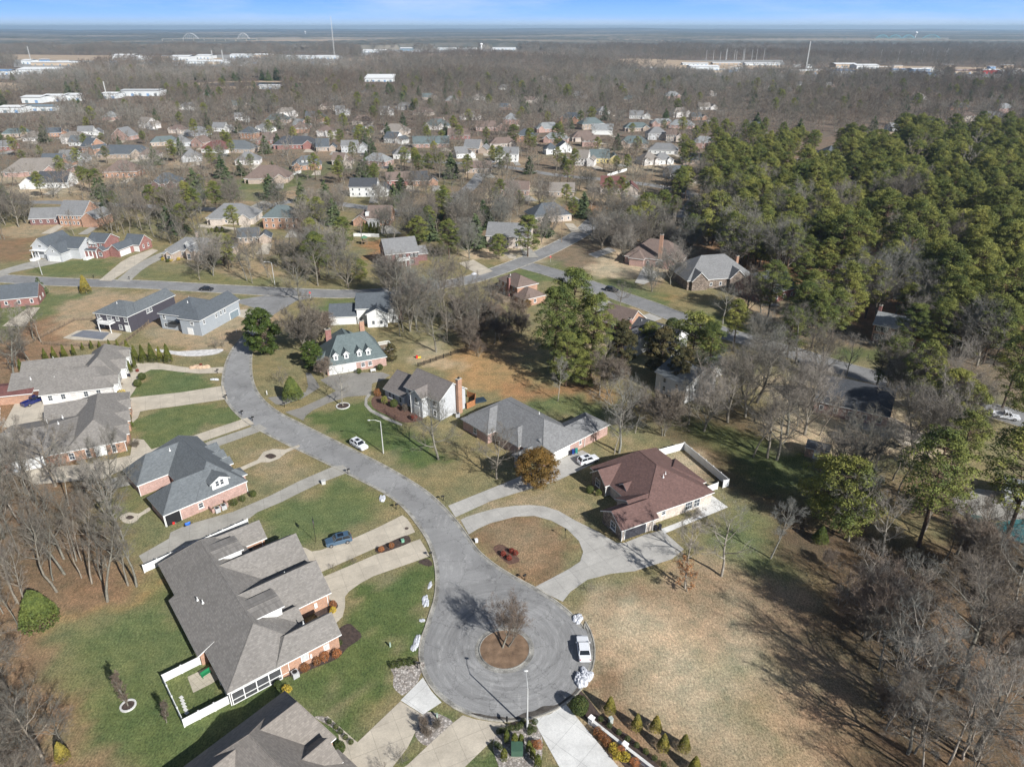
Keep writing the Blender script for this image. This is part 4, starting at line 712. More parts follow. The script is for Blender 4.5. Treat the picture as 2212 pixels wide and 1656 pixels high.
# -- the rest of the neighbourhood: (S x, S y of the wall foot nearest us, width, depth, angle, eave, roof, wall, plan, label, front)
def simple(name,label,x,y,wd,dp,ang,ev,roof,wall,plan='g',fr=(),group=None,far=True,sl=.62):
    wd*=1.22; dp*=1.25; sl=.74; O=G(x*.72,y*.72); O=(O[0]-wd*.08,O[1]); fd=38 if group else 22
    KEEP.append(np.array([(O[0]-2,O[1]+2),(O[0]-2,O[1]-fd),(O[0]+wd*.8,O[1]-fd),(O[0]+wd*.8,O[1]+2)]))
    ZONES.append((rnd.choice((GRN,TAN,MIXG,TAN,BTAN)),[(O[0]-9-8*rnd.random(),O[1]-14-14*rnd.random()),(O[0]+wd+6,O[1]-18-8*rnd.random()),(O[0]+wd+9,O[1]+dp+7),(O[0]-7,O[1]+dp+9*rnd.random())],5,.9))
    dr=[(O[0]+wd*.75,O[1]+1),(O[0]+wd*.75+4,O[1]+1),(O[0]+wd*.75+6+6*rnd.random(),O[1]-16),(O[0]+wd*.75+2,O[1]-16)]; sheet('driveway',dr,.05+.0003*len(KEEP),CONC if rnd.random()<.5 else CONCO)
    
    if plan=='g': wg=[(0,wd,0,dp,'u',ev,sl,'g','g')]
    elif plan=='h': wg=[(0,wd,0,dp,'u',ev,sl,'h','h')]
    elif plan=='gw': wg=[(0,wd*.65,0,dp,'u',ev,sl,'g','g'),(wd*.6,wd,-1.4,dp*.8,'v',ev*.8,sl,'g','g')]
    elif plan=='wg': wg=[(wd*.35,wd,0,dp,'u',ev,sl,'g','g'),(0,wd*.4,-1.4,dp*.8,'v',ev*.8,sl,'g','g')]
    elif plan=='hh': wg=[(0,wd,0,dp,'u',ev,sl,'h','h'),(wd*.1,wd*.38,-2,dp*.7,'v',ev,sl,'h','g'),(wd*.68,wd*.95,-1.5,dp*.7,'v',ev,sl,'g','g')]
    elif plan=='end': wg=[(0,dp,0,wd,'v',ev,sl,'g','g')]
    elif plan=='ww': wg=[(0,wd,0,dp,'u',ev,sl,'h','h'),(wd*.05,wd*.3,-1.2,dp*.7,'v',ev,sl*1.3,'g','g'),(wd*.6,wd*.85,-1.2,dp*.7,'v',ev,sl*1.3,'g','g')]
    n=max(2,int(wd/3.4)); ft=[('far',0,'v0',[(i+.5)/n for i in range(n)],.9 if ev<4 else 3.4,1.,1.4)]
    if ev>4: ft.append(('far',0,'v0',[(i+.5)/n for i in range(n)],.8,1.,1.5))
    ft.append(('far',0,'u1',(.3,.7),.9 if ev<4 else 3.4,.9,1.3))
    if far=='near': ft=[('shut' if f[0]=='far' else f[0],)+f[1:] for f in ft]
    return house(name,label,O,ang,wg,wall,roof,ft+list(fr),far=far is True,group=group)
q4=lambda x,y:(x/2.76,350+y/2.76); q5=lambda x,y:(750+x/2.76,350+y/2.76); q6=lambda x,y:(1500+x/2.76,350+y/2.76); q7=lambda x,y:(2272+x/2.76,350+y/2.76)
CH=lambda u,v,z:('chim',u,v,1.,.9,3,z,OBR)
MID=[('brick_house','brick two-storey house with brown-grey roof half hidden in the upper left woods',q4(520,905),17,12,-6,5.2,GRY,OBR,'gw'),
('brick_house','tan-roofed sprawling brick house near the upper left edge, behind the white house',q4(60,500),30,15,8,3,TANR,PBR,'hh'),
('white_house','white house with dark slate roof standing on tan grass near the upper left edge',q4(200,600),22,12,6,3.2,DRK,WSD,'wg'),
('brick_house','orange brick house with tall dark hip roof seen from behind, upper left',q4(880,510),17,13,8,3.6,BRNR,OBR,'h'),
('brick_house','tall brown brick house with slate-blue roof in the upper left',q4(690,305),13,12,-25,5.2,SLT,OBR,'gw'),
('brick_house','long grey-roofed house with a white two-door garage wing, upper left',q4(830,345),32,12,-3,3,SLT,TBR,'hh'),
('brick_house','gabled brick house with white gable peak behind the slate-blue roof, upper left',q4(930,195),11,14,-10,3.4,GRY,PBR,'end'),
('house','pale-walled house with grey-blue roof at the far left of the upper street',q4(580,245),15,10,-5,3,BLU,WSD,'g'),
('white_house','maroon-roofed house with white garage front and white car, upper left',q4(1680,300),18,12,-12,3,MAR,WSD,'h'),
('brick_house','small brick gable house with white gable trim left of the maroon roof',q4(1590,250),9,10,-20,3.4,BRNR,PBR,'end'),
('house','low grey-blue roofed house just right of the maroon roof',q4(1850,300),20,12,-8,3,BLU,TBR,'h'),
('house','grey-tan hip roof house behind the two big spruces',q4(1960,405),14,11,10,3,GRY,WBR,'h'),
('brick_house','brown-roofed brick house with clipped shrubs along its side, above the striped lawn',q4(2050,555),22,14,4,3,BRNR,TBR,'hh'),
('brick_house','slate-roofed brick house hidden behind bare trees left of the big spruces',q4(1265,600),14,11,10,3,SLT,DBR,'ww'),
('stone_house','cream house with stone porch pillars and grey hipped roofs, below the striped lawn',q4(1740,895),19,12,0,3.2,GRY,CRB,'hh'),
('pool_house','small dark-roofed garden pavilion in the terraced yard of the tan brick house',q4(1990,1055),12,7,12,2.8,SLT,TBR,'gw'),
('brick_house','red brick house with white garage at the upper left picture edge',q4(-40,285),12,9,5,3,GRY,RBR,'g'),
('brick_house','small brick outbuilding with dark roof at the left edge below the far street',q4(20,1590),10,8,18,3,SLT,RBR,'g'),
('brick_house','dark brick house among bare trees at the left, beside the upper street',q4(270,900),14,9,8,3,GRY,DBR,'g'),
('brick_house','orange brick two-storey house with teal-grey hip roof, upper centre left',q5(130,930),14,10,-2,5.4,TEAL,OBR,'h'),
('brick_house','red brick house with three white dormers and white columned porch, upper centre left',q5(370,450),16,11,14,3.4,BLU,OBR,'ww'),
('white_house','white two-storey colonial with black roof and dark shutters, upper centre',q5(840,665),13,9,-1,5.4,DRK,WSD,'g'),
('brick_house','brown-roofed house with one white dormer and a glazed sun room, upper centre',q5(880,900),15,11,-2,3.2,BRNR,OBR,'wg'),
('brick_house','orange brick house with dark gables and white trim right of the white colonial',q5(1360,575),13,10,12,3,DRK,OBR,'gw'),
('brick_house','brown-red brick wing showing behind bare trees right of the white colonial',q5(1150,575),13,9,14,3,BRNR,RBR,'g'),
('brick_house','long red brick house with slate-blue roof, upper left centre',q5(220,270),28,12,2,3.4,DRK,RBR,'hh'),
('house','steep dark green-grey roofed house right of the long red brick one',q5(560,290),13,12,10,3.2,SLT,TBR,'gw'),
('brick_house','brown hip-roofed brick house left of the slate-blue roof',q5(60,230),15,12,5,3,BRNR,RBR,'h'),
('brick_house','round-fronted orange brick house with brown roof among far trees',q5(360,140),12,12,8,4,BRNR,OBR,'h'),
('house','brown-roofed cream house with several gables among far trees',q5(560,165),12,10,-12,4,BRNR,WBR,'ww'),
('house','tan-roofed cream brick house in the upper middle distance',q5(1100,150),20,12,-4,3,TANR,CRB,'hh'),
('white_house','white house with sharp twin gables and a solar-panelled wing',q5(1120,215),16,10,-25,3.6,SLT,WSD,'gw'),
('brick_house','long green-grey roofed pale brick house in the upper middle distance',q5(1370,260),24,11,4,3,TEAL,PBR,'g'),
('house','blue-green roofed house with cross gables in the far middle',q5(1450,110),20,12,-5,3.6,TEAL,WBR,'ww'),
('brick_house','dark red brick gable house with tan roof in the middle distance',q5(1650,190),16,11,0,3.4,BRNR,RBR,'g'),
('house','grey-roofed house with steep twin tan gables on the upper street',q5(1780,300),16,12,-12,3.6,GRY,TBR,'gw'),
('white_house','white colonial with black shutters on the upper street, cars parked before it',q5(2040,375),14,9,-4,5.4,GRY,WSD,'g'),
('brick_house','long tan-roofed brick house with small gables in the far middle',q5(1890,120),24,11,3,3.2,BRNR,PBR,'gw'),
('house','low brown-roofed house in the middle distance beside a tall pine',q5(1800,470),14,9,-2,3,BRNR,TBR,'g'),
('house','grey-roofed cream house half hidden by pines in the centre',q5(1980,1080),16,10,-10,5,GRY,CRB,'g'),
('brick_house','low brick house with tan roof near the green yard patch, upper centre right',q5(2080,650),14,9,-6,3,BRNR,PBR,'g'),
('yellow_house','yellow house with pale teal roof among bare trees, upper right of centre',q6(760,385),18,11,-2,3.4,TEAL,YSD,'gw'),
('white_house','white house with dark gable beneath the pines, upper right of centre',q6(1420,520),12,9,15,3.2,SLT,WSD,'g'),
('house','small white double-gabled house left of the pine wood',q6(1290,400),12,9,10,3,GRY,WSD,'ww'),
('brick_house','maroon-brown roofed house with pale pointed gables in the centre right',q6(850,640),18,12,-8,3.4,MAR,CRB,'gw'),
('brick_house','cream-walled house with dark slate hipped roof in deep pine shade, centre',q6(300,890),17,11,18,3.2,SLT,CRB,'h'),
('house','small tan house with pale trim among bare trees, centre right',q6(420,665),12,9,-4,3,TANR,TBR,'g'),
('brick_house','brown-grey roofed house with a very tall slim brick chimney behind bare street trees',q6(1060,1215),19,13,-24,3.2,BRNR,PBR,'hh'),
('stone_house','big grey-roofed stone house with an end chimney near the right-hand street',q6(1590,1440),22,14,12,3.6,GRY,DST,'ww'),
('white_house','pale blue and white house half hidden by far bare trees, upper right of centre',q6(770,150),16,10,-5,4,LGR,WSD,'g'),
('brick_house','brick house peeping between far bare trees, upper centre right',q6(690,250),12,9,0,4,BRNR,PBR,'g'),
('white_house','blue-roofed white gable house behind the round pines, upper centre right',q6(380,315),9,9,8,3.6,SLT,WSD,'ww'),
('white_house','second white gabled house behind the round pines, upper centre right',q6(490,300),9,9,8,3.6,SLT,WSD,'end'),
('white_house','white house with blue-grey metal roof at the left of the pine forest top',q7(580,350),15,11,8,3.2,SLT,WSD,'ww'),
('house','small tan-roofed house between pines at the top left of the pine forest',q7(340,450),10,9,-8,3,TANR,TBR,'g'),
('house','blue-grey roofed house with clay chimney showing over bare trees, right of the street',q7(90,1560),13,12,30,3.6,BLU,RBR,'g'),
('brick_house','dark-roofed house with white trim and brick end under big bare trees on the right',(2450,1235),14,10,-30,3.2,DRK,PBR,'g'),
('brick_house','brown-roofed low garage house beside the vented-roof white house',(1800,985),9,9,-42,3.,BRNR,OBR,'g'),
]
HSPOT=[]
for a in MID:
    nm,lab,(x,y),wd,dp,ang,ev,rf,wl,pl=a; fr=[]
    if 'tall slim' in lab: fr=[('chim',wd*.75,1.,1.3,1.,0,13,OBR)]
    if 'clay chimney' in lab or 'end chimney' in lab: fr=[('chim',wd+.4,dp*.5,.9,1.3,0,9.5,OBR)]
    if 'dormers and' in lab: fr=[('box','dormer',wd*t,3.0,4.3,1.4,2.4,1.7,WSD) for t in (.45,.62,.8)]
    if 'colonial with black roof' in lab: simple('white_house_wing','white single-storey wing with its own front gable joined to the white colonial',*q5(1035,665),8,8,-1,3.2,DRK,WSD,'end')
    if 'glazed sun room' in lab: fr=[('box','sun_room',wd*.7,-1.6,0,5.4,3.,2.8,BLIND),('box','dormer',wd*.45,2.6,4.,1.6,2.4,2.,WSD)]
    if 'solar' in lab: fr=[('box','solar_panels',wd*.8,dp*.3,5.2,2.6,2.6,.1,GLASS)]
    simple(nm,lab,x,y,wd,dp,ang,ev,rf,wl,pl,fr,far=True)
# far houses that show as pale flecks between the crowns
farspots=[(770,395),(800,370),(880,385),(835,352),(920,365),(1060,375),(1190,330),(1140,345),(1270,300),(1340,315),(1420,300),(1080,290),(1240,345),(980,300),(540,330),(700,330),(310,360),(420,385),(1500,330),(1570,310),(1720,295),(1800,345),(1870,310),(2000,300),(2130,290),(2180,265),(2255,270),(2295,270),(2390,265),(2360,285),(2480,262),(2740,300),(2850,330),(2890,365),(2960,360),(2680,395),(2770,385),(3000,340),(1630,245),(1850,272),(960,330),(1010,345),(640,395),(1880,395),(2010,385),(2100,330),(2230,395),(1300,380),(600,300),(1500,270)]
_r=random.Random(11)
for _ in range(400):
    if len(farspots)>=92: break
    _p=(_r.uniform(600,2080),_r.uniform(350,500)) if _r.random()<.72 else (_r.uniform(0,600),_r.uniform(400,500))
    if all(abs(_p[0]-q[0])>46 or abs(_p[1]-q[1])>20+(_p[1]-300)*.09 for q in farspots+[(a[2][0]+30,a[2][1]) for a in MID]): farspots.append(_p)
wl=[WSD,TBR,PBR,WBR,OBR,CRB,LSD]; rf=[GRY,BRNR,SLT,TANR,LGR,TEAL]; wn=['white','tan brick','pinkish brick','pale brick','orange brick','cream','light grey']; rn=['grey','brown','slate','tan','pale grey','green-grey']
for i,(x,y) in enumerate(farspots):
    a,c=i%7,(i*5+i//7)%6; wd=rnd.uniform(11,20)
    simple('house','small %s house with %s roof peeping from far bare woods'%(wn[a],rn[c]),x,y,wd,rnd.uniform(8,11),rnd.uniform(-25,25),rnd.choice((3.2,3.2,5.)),rf[c],wl[a],rnd.choice(('h','gw','ww','hh')),group='houses scattered through the far woods')
ROOFW=plain('white_metal_roof',(.78,.78,.76),.5,.06,.05,1); WALLW=plain('pale_metal_wall',(.62,.64,.64),.6,.1,.1,1); WBL=plain('blue_metal_wall',(.2,.32,.5),.6,.1,.1,1); WTN=plain('tan_metal_wall',(.5,.4,.3),.6,.1,.1,1)
GALV=plain('galvanised_steel',(.6,.6,.58),.45,.08,1,6,.4,.2)
RP=plain('red_plastic',(.6,.03,.03),.5,.1)
WH=[(37,133,161,'widest white warehouse at the left, beyond the bare woods',9,60,ROOFW,WALLW),(47,65,139,'small white warehouse at the far left',9,40,ROOFW,WALLW),(68,175,142,'long tan and white shed row at the far left',7,40,ROOFW,WTN),(243,288,130,'big white warehouse left of the far pole cluster',12,60,ROOFW,WALLW),(288,312,131,'lower white shed joined right of the big far warehouse',7,50,ROOFW,WALLW),(367,408,131,'white warehouse in the far middle left, first of a pair',10,60,ROOFW,WALLW),(423,453,128,'white warehouse in the far middle left, second of a pair',9,60,ROOFW,WALLW),(400,486,138,'long pale shed below the pair of far white warehouses',6,50,ROOFW,WALLW),
 (497,540,125,'low far white shed left of the mast',8,50,ROOFW,WALLW),(548,590,125,'far white shed nearest left of the mast',8,50,ROOFW,WTN),(607,680,128,'long low white shed just left of the mast foot',7,40,ROOFW,WALLW),(683,727,128,'white shed around the mast foot',8,40,ROOFW,WALLW),
 (48,90,223,'first of three flat white blocks in the left woods',7,26,ROOFW,WALLW),(93,137,220,'second of three flat white blocks in the left woods',7,26,ROOFW,WALLW),(139,178,218,'third of three flat white blocks in the left woods',7,26,ROOFW,WALLW),(0,48,244,'dark-roofed long building with white end at the left edge',6,22,MATS['shingles_121315'] if 'shingles_121315' in MATS else ROOFW,WALLW),(50,120,240,'long dark flat roof right of the left-edge building',5,20,GDG,WALLW),(220,253,213,'pale-sided shed with blue-white roof in the left woods',6,24,ROOFW,WALLW),(262,345,208,'long grey-green barn roof with white ends in the left woods',7,26,GALV,WALLW),
 (-20,20,162,'blue-roofed building at the far left edge',7,40,WBL,WALLW),(788,850,177,'white domed-roof hall standing alone in the middle woods',6,75,ROOFW,WALLW),(784,834,114,'row of far white sheds beyond the middle field',8,50,ROOFW,WALLW),(864,890,110,'far dark-fronted white shed beyond the middle field',9,50,ROOFW,GDG),
 (944,985,109,'far white farm building, left of the middle silo',8,40,ROOFW,WALLW),(990,1030,109,'far white farm building at the middle silo',7,40,ROOFW,WALLW),(1064,1114,108,'long far white building right of the middle silo',7,40,ROOFW,WALLW),(1385,1419,154,'pale flat building at the left end of the right-hand town strip',6,30,ROOFW,WBL),(1491,1553,154,'large white store in the right-hand town strip',9,40,ROOFW,WALLW),(1475,1530,141,'white rows of trailers, left, upper right town',4,25,ROOFW,WALLW),(1540,1600,140,'white rows of trailers, middle, upper right town',4,25,ROOFW,WTN),(1610,1685,142,'white rows of trailers, right, upper right town',5,25,ROOFW,WALLW),
 (1721,1790,160,'brown-fronted store right of the cell mast',6,30,ROOFW,WTN),(1790,1848,161,'blue and white store in the right-hand town strip',6,30,WBL,WALLW),(1805,1850,147,'tan warehouse behind the right-hand stores',8,40,ROOFW,WTN),(1850,1898,150,'white warehouse behind the right-hand stores',8,40,ROOFW,WALLW),(1925,1970,158,'blue-roofed store, right part of the town strip',6,30,WBL,WALLW),(1972,2008,159,'white store with blue trim, right part of the town strip',8,30,ROOFW,WBL),(2058,2120,160,'long reddish-roofed mall at the right',6,30,MAR,WTN),(2122,2160,160,'red-fronted store at the right',7,30,ROOFW,RP),(2165,2225,161,'white store at the right picture edge',6,30,ROOFW,WALLW),(560,610,193,'pale farm shed beside the pond bank',5,20,ROOFW,WALLW)]
for q in WH: y=q[2]; KEEP.append(np.array(D(q[0]-4,y-5,q[1]+4,y-5,q[1]+4,y+3+.12*(y-60),q[0]-4,y+3+.12*(y-60))))
# ================================================================ the ground sheet, coloured by cover
gx=axis(-240,250,1.7,26000,-26000); gy=axis(40,430,1.7,26000,-400)
XX,YY=np.meshgrid(gx,gy); X=XX.ravel(); Y=YY.ravel(); nx,ny=len(gx),len(gy)
ii=np.arange(nx*ny).reshape(ny,nx); F=np.stack([ii[:-1,:-1].ravel(),ii[:-1,1:].ravel(),ii[1:,1:].ravel(),ii[1:,:-1].ravel()],1)
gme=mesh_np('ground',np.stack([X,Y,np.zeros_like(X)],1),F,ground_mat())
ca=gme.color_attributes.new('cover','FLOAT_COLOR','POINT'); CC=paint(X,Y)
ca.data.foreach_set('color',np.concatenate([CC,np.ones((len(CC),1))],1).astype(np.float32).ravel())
tag(link('ground',gme),kind='structure')
# ================================================================ TREES
class Tw:
    """collects branch tubes (quads) and twig slivers (triangles) as arrays"""
    def __init__(s): s.V=[];s.Q=[];s.T=[];s.n=0
    def tube(s,pts,rad,n):
        base=s.n; prev=None
        for i,p in enumerate(pts):
            d=pts[min(i+1,len(pts)-1)]-pts[max(i-1,0)]; d=d/max(1e-9,math.sqrt(d@d))
            a=np.cross(d,(0.3,0.9,0.1) if abs(d[2])>.8 else (0,0,1.)); a/=math.sqrt(a@a); b=np.cross(d,a)
            for k in range(n):
                t=2*PI*k/n; s.V.append(p+a*(rad[i]*math.cos(t))+b*(rad[i]*math.sin(t)))
        for i in range(len(pts)-1):
            for k in range(n):
                j=(k+1)%n; s.Q.append((base+i*n+k,base+i*n+j,base+(i+1)*n+j,base+(i+1)*n+k))
        s.n+=len(pts)*n
    def mesh(s,name,m):
        q=np.array(s.Q,np.int32).reshape(-1,4); t=np.concatenate([q[:,[0,1,2]],q[:,[0,2,3]]])
        return mesh_np(name,np.array(s.V),t,m)
def unit(v): return v/max(1e-9,math.sqrt(v@v))
def rperp(d,rs):
    v=rs.normal(size=3); v-=d*(v@d); return unit(v)
def slivers(P,Dr,Ln,W,rs):
    """long thin triangles: base points, directions, lengths, widths"""
    n=len(P); s=rs.normal(size=(n,3)); s-=Dr*np.sum(s*Dr,1)[:,None]; s/=np.linalg.norm(s,axis=1)[:,None]
    V=np.empty((n,3,3)); V[:,0]=P-s*W[:,None]*.5; V[:,1]=P+s*W[:,None]*.5; V[:,2]=P+Dr*Ln[:,None]
    return V.reshape(-1,3),np.arange(n*3).reshape(n,3)
def bare_tree(seed,h,rad,clear=.3,nl=9,up=.45,tw=.035,dens=1.,r0=None,stems=1,droop=0.,leafn=0,trunkm=None,twigm=None,shape='round',lite=False):
    """returns (trunk mesh, crown mesh): trunk with limbs, crown of fine twigs"""
    rs=np.random.RandomState(seed); T=Tw(); C=Tw(); P=[];Dr=[];Ln=[];W=[]; r0=r0 or h*.016
    def branch(p,d,ln,r,lv,tgt,nseg,trop):
        pts=[p]; q=p.copy(); dd=d.copy()
        for i in range(nseg):
            dd=unit(dd+rs.normal(size=3)*.10+np.array((0,0,trop))); q=q+dd*ln/nseg; pts.append(q.copy())
        rad_=[r*(1-.8*i/nseg) for i in range(nseg+1)]
        if lv<3: tgt.tube(pts,rad_,(6,5,3)[lv] if not lite else (4,3,3)[lv])
        else: tgt.tube(pts,rad_,3)
        return pts,dd
    def spread(pts,ln,r,lv):
        if lv==1: n,lf,tg=int(7*dens**.3),.55,T
        elif lv==2: n,lf,tg=int(6*dens**.4),.5,C
        else: n,lf,tg=0,0,C
        m=len(pts)-1
        if lv<=2 and not (lite and lv==2):
            for k in range(n):
                t=(.25+.75*(k+rs.rand())/n)*m; i=min(int(t),m-1); p=pts[i]+(pts[i+1]-pts[i])*(t-i); d0=unit(pts[i+1]-pts[i])
                d=unit(d0*(.75+.3*rs.rand())+rperp(d0,rs)*.8+np.array((0,0,.12))); l=ln*lf*(1.15-.5*t/m)*(.7+.6*rs.rand())
                b,_=branch(p,d,l,r*.48*(1-.4*t/m),lv+1,tg if lv==1 else C,3,.05-droop*.1); spread(b,l,r*.42,lv+1)
        if lv>=2:
            k=int((9 if lv==2 else 10)*dens*(2.2 if lite else 1)); 
            t=rs.rand(k)*m; i=np.minimum(t.astype(int),m-1); A=np.array(pts); p=A[i]+(A[i+1]-A[i])*(t-i)[:,None]; d0=A[i+1]-A[i]; d0/=np.linalg.norm(d0,axis=1)[:,None]
            r_=rs.normal(size=(k,3)); r_-=d0*np.sum(r_*d0,1)[:,None]; r_/=np.linalg.norm(r_,axis=1)[:,None]
            d=d0*.9+r_*(.45+.5*rs.rand(k))[:,None]+np.array((0,0,.18-droop*.5)); d/=np.linalg.norm(d,axis=1)[:,None]
            P.append(p);Dr.append(d);Ln.append((.5+.8*rs.rand(k))*rad*.17);W.append(np.full(k,tw)*(.7+.6*rs.rand(k)))
    for st in range(stems):
        lean=rs.normal(size=3)*(.05 if stems==1 else .3); lean[2]=0; d=unit(np.array((0,0,1.))+lean); tl=h*(.86 if shape!='vase' else .5)
        pts,_=branch(np.array((0,0,-.15)) if stems==1 else np.array((*rs.normal(size=2)*.3,-.15)),d,tl,r0/(stems**.4),0,T,7,.02); m=7
        for k in range(nl if stems==1 else max(3,nl//stems+1)):
            f=clear+(1-clear)*(k+rs.rand()*.9)/nl if stems==1 else clear+(1-clear)*rs.rand(); f=min(f,.99); t=f*m; i=min(int(t),m-1); p=pts[i]+(pts[i+1]-pts[i])*(t-i)
            az=k*2.4+rs.rand()*.8; q=(f-clear)/(1-clear)
            if shape=='round': l=rad*math.sqrt(max(.08,1-(q*1.05-.38)**2/.62)); uu=up*(.5+1.2*q)
            elif shape=='vase': l=rad*(1.05+.25*rs.rand()); uu=up+.5+.6*q
            elif shape=='tall': l=rad*(.55+.5*math.sin(PI*min(1,q*.9+.1))); uu=up+.6*q
            elif shape=='cone': l=rad*(1.1-.95*q); uu=up*(.3+q)
            else: l=rad; uu=up
            d=unit(np.array((math.cos(az),math.sin(az),uu+rs.normal()*.12))); r=r0/(stems**.4)*(1-.68*f)*.62
            b,_=branch(p,d,l*(.85+.3*rs.rand()),r,1,T,5,.09 if shape!='cone' else .03); spread(b,l,r,1)
        spread([pts[i] for i in range(4,8)],rad*.6,r0*.3,2)
    P=np.concatenate(P);Dr=np.concatenate(Dr);Ln=np.concatenate(Ln);W=np.concatenate(W)
    # side spurs
    k=len(P); t=rs.rand(k)*.7+.15; P2=P+Dr*(Ln*t)[:,None]; r_=rs.normal(size=(k,3)); D2=Dr*.8+r_*.5; D2/=np.linalg.norm(D2,axis=1)[:,None]
    if not lite: P=np.concatenate([P,P2]);Dr=np.concatenate([Dr,D2]);Ln=np.concatenate([Ln,Ln*.55]);W=np.concatenate([W,W*.7])
    sv,sf=slivers(P,Dr,Ln,W,rs)
    tm=T.mesh('trunk',trunkm or BARK)
    cv=np.array(C.V).reshape(-1,3); q=np.array(C.Q,np.int32).reshape(-1,4)
    f=np.concatenate([q[:,[0,1,2]],q[:,[0,2,3]],sf+len(cv)]) if len(q) else sf+len(cv)
    mats=[twigm or TWIG]; mi=np.zeros(len(f),int); allv=np.concatenate([cv,sv])
    if leafn:
        lp=P+Dr*(Ln*rs.rand(len(P)))[:,None]; sel=rs.rand(len(P))<leafn; lp=lp[sel]; nn=len(lp)
        e=rs.normal(size=(nn,3,3))*.16; lv=(lp[:,None,:]+e).reshape(-1,3); f=np.concatenate([f,np.arange(nn*3).reshape(nn,3)+len(allv)]); allv=np.concatenate([allv,lv]); mi=np.concatenate([mi,np.ones(nn,int)]); mats.append(OAKLEAF)
    rs2=np.random.RandomState(seed+9)
    cm=mesh_np('crown',allv,f,mats,mi,tint=rs2.rand(len(f)))
    return tm,cm
TWIGD=leafmat('dark_twigs',(.17,.135,.11),(.13,.105,.09),.5,.9,.2)
OAKLEAF=leafmat('dead_oak_leaves',(.42,.22,.10),(.3,.15,.07),1.,.8,.3)
def cards(P,Nn,size,rs,asp=1.,flat=.5):
    """one small leaf face per point, facing roughly along its normal"""
    n=len(P); r=rs.normal(size=(n,3)); N_=Nn*flat+r*(1-flat)*.8; N_/=np.linalg.norm(N_,axis=1)[:,None]
    a=np.cross(N_,rs.normal(size=(n,3))); a/=np.linalg.norm(a,axis=1)[:,None]; b=np.cross(N_,a); s=(size*(.6+.8*rs.rand(n)))[:,None]
    V=np.empty((n,3,3)); V[:,0]=P-a*s*.5*asp; V[:,1]=P+a*s*.5*asp; V[:,2]=P+b*s
    return V.reshape(-1,3),np.arange(n*3).reshape(n,3)
def evergreen(seed,kind,h,r,n,size,lm,tm=None,clear=.05,lumps=26,asp=.8):
    """cone, column, ball or spruce crown of many leaf faces gathered in clumps"""
    rs=np.random.RandomState(seed); T=Tw(); T.tube([np.array((0,0,-.1)),np.array((0,0,h*.9))],[max(.06,h*.014),.03],6)
    if kind=='spruce':
        P=[];N_=[];tt=[]
        tiers=int(h/.55)
        for k in range(tiers):
            f=k/tiers; z=h*(clear+(1-clear)*f); rr_=r*(1-f)**.8*(.8+.35*rs.rand())+.15; nb=max(4,int(9*(1-f)+4))
            for j in range(nb):
                az=rs.rand()*2*PI; ln=rr_*(.75+.4*rs.rand()); m=max(6,int(n*ln/(tiers*nb*r*.55))); t=rs.rand(m)**.6
                c=np.stack([np.cos(az)*ln*t,np.sin(az)*ln*t,z-.16*ln*t+.1*ln*t*t],1); c+=rs.normal(size=(m,3))*np.array((.16,.16,.1))*(.5+ln*.18)
                P.append(c); N_.append(np.stack([np.full(m,np.cos(az)*.5),np.full(m,np.sin(az)*.5),np.full(m,.8)],1)); tt.append(np.full(m,.2+.6*rs.rand()))
        P=np.concatenate(P);N_=np.concatenate(N_);ti=np.concatenate(tt)
    else:
        u=rs.normal(size=(n,3)); u/=np.linalg.norm(u,axis=1)[:,None]
        lc=rs.normal(size=(lumps,3)); lc/=np.linalg.norm(lc,axis=1)[:,None]; dt=u@lc.T; nearest=dt.argmax(1); lump=np.clip((dt.max(1)-.72)/.28,0,1)
        rad=(.78+.27*lump)*(1-.25*rs.rand(n)**2); c0=clear*h
        if kind=='ball': P=np.stack([u[:,0]*r*rad,u[:,1]*r*rad,c0+(h-c0)/2*(1+u[:,2]*rad)],1)
        else:
            f=(np.arccos(np.clip(u[:,2],-1,1))/PI); f=1-f  # 1 top
            f=f**(.85); prof={'cone':(1-f)**.75*np.minimum(1,f*7+.35),'column':np.minimum(1,(1-f)*2.6)**.7*np.minimum(1,f*6+.5),'egg':np.sin(PI*np.clip(f*.93+.05,0,1))**.75}[kind]
            az=np.arctan2(u[:,1],u[:,0]); P=np.stack([np.cos(az)*r*prof*rad,np.sin(az)*r*prof*rad,c0+(h-c0)*f],1)
        N_=u.copy(); ti=np.clip(.35+.35*lump+.3*rs.rand(lumps)[nearest]-.1,0,1)
    V,Fc=cards(P,N_,np.full(len(P),size),rs,asp,.55)
    return T.mesh('trunk',tm or BARK),mesh_np('crown',V,Fc,lm,tint=ti)
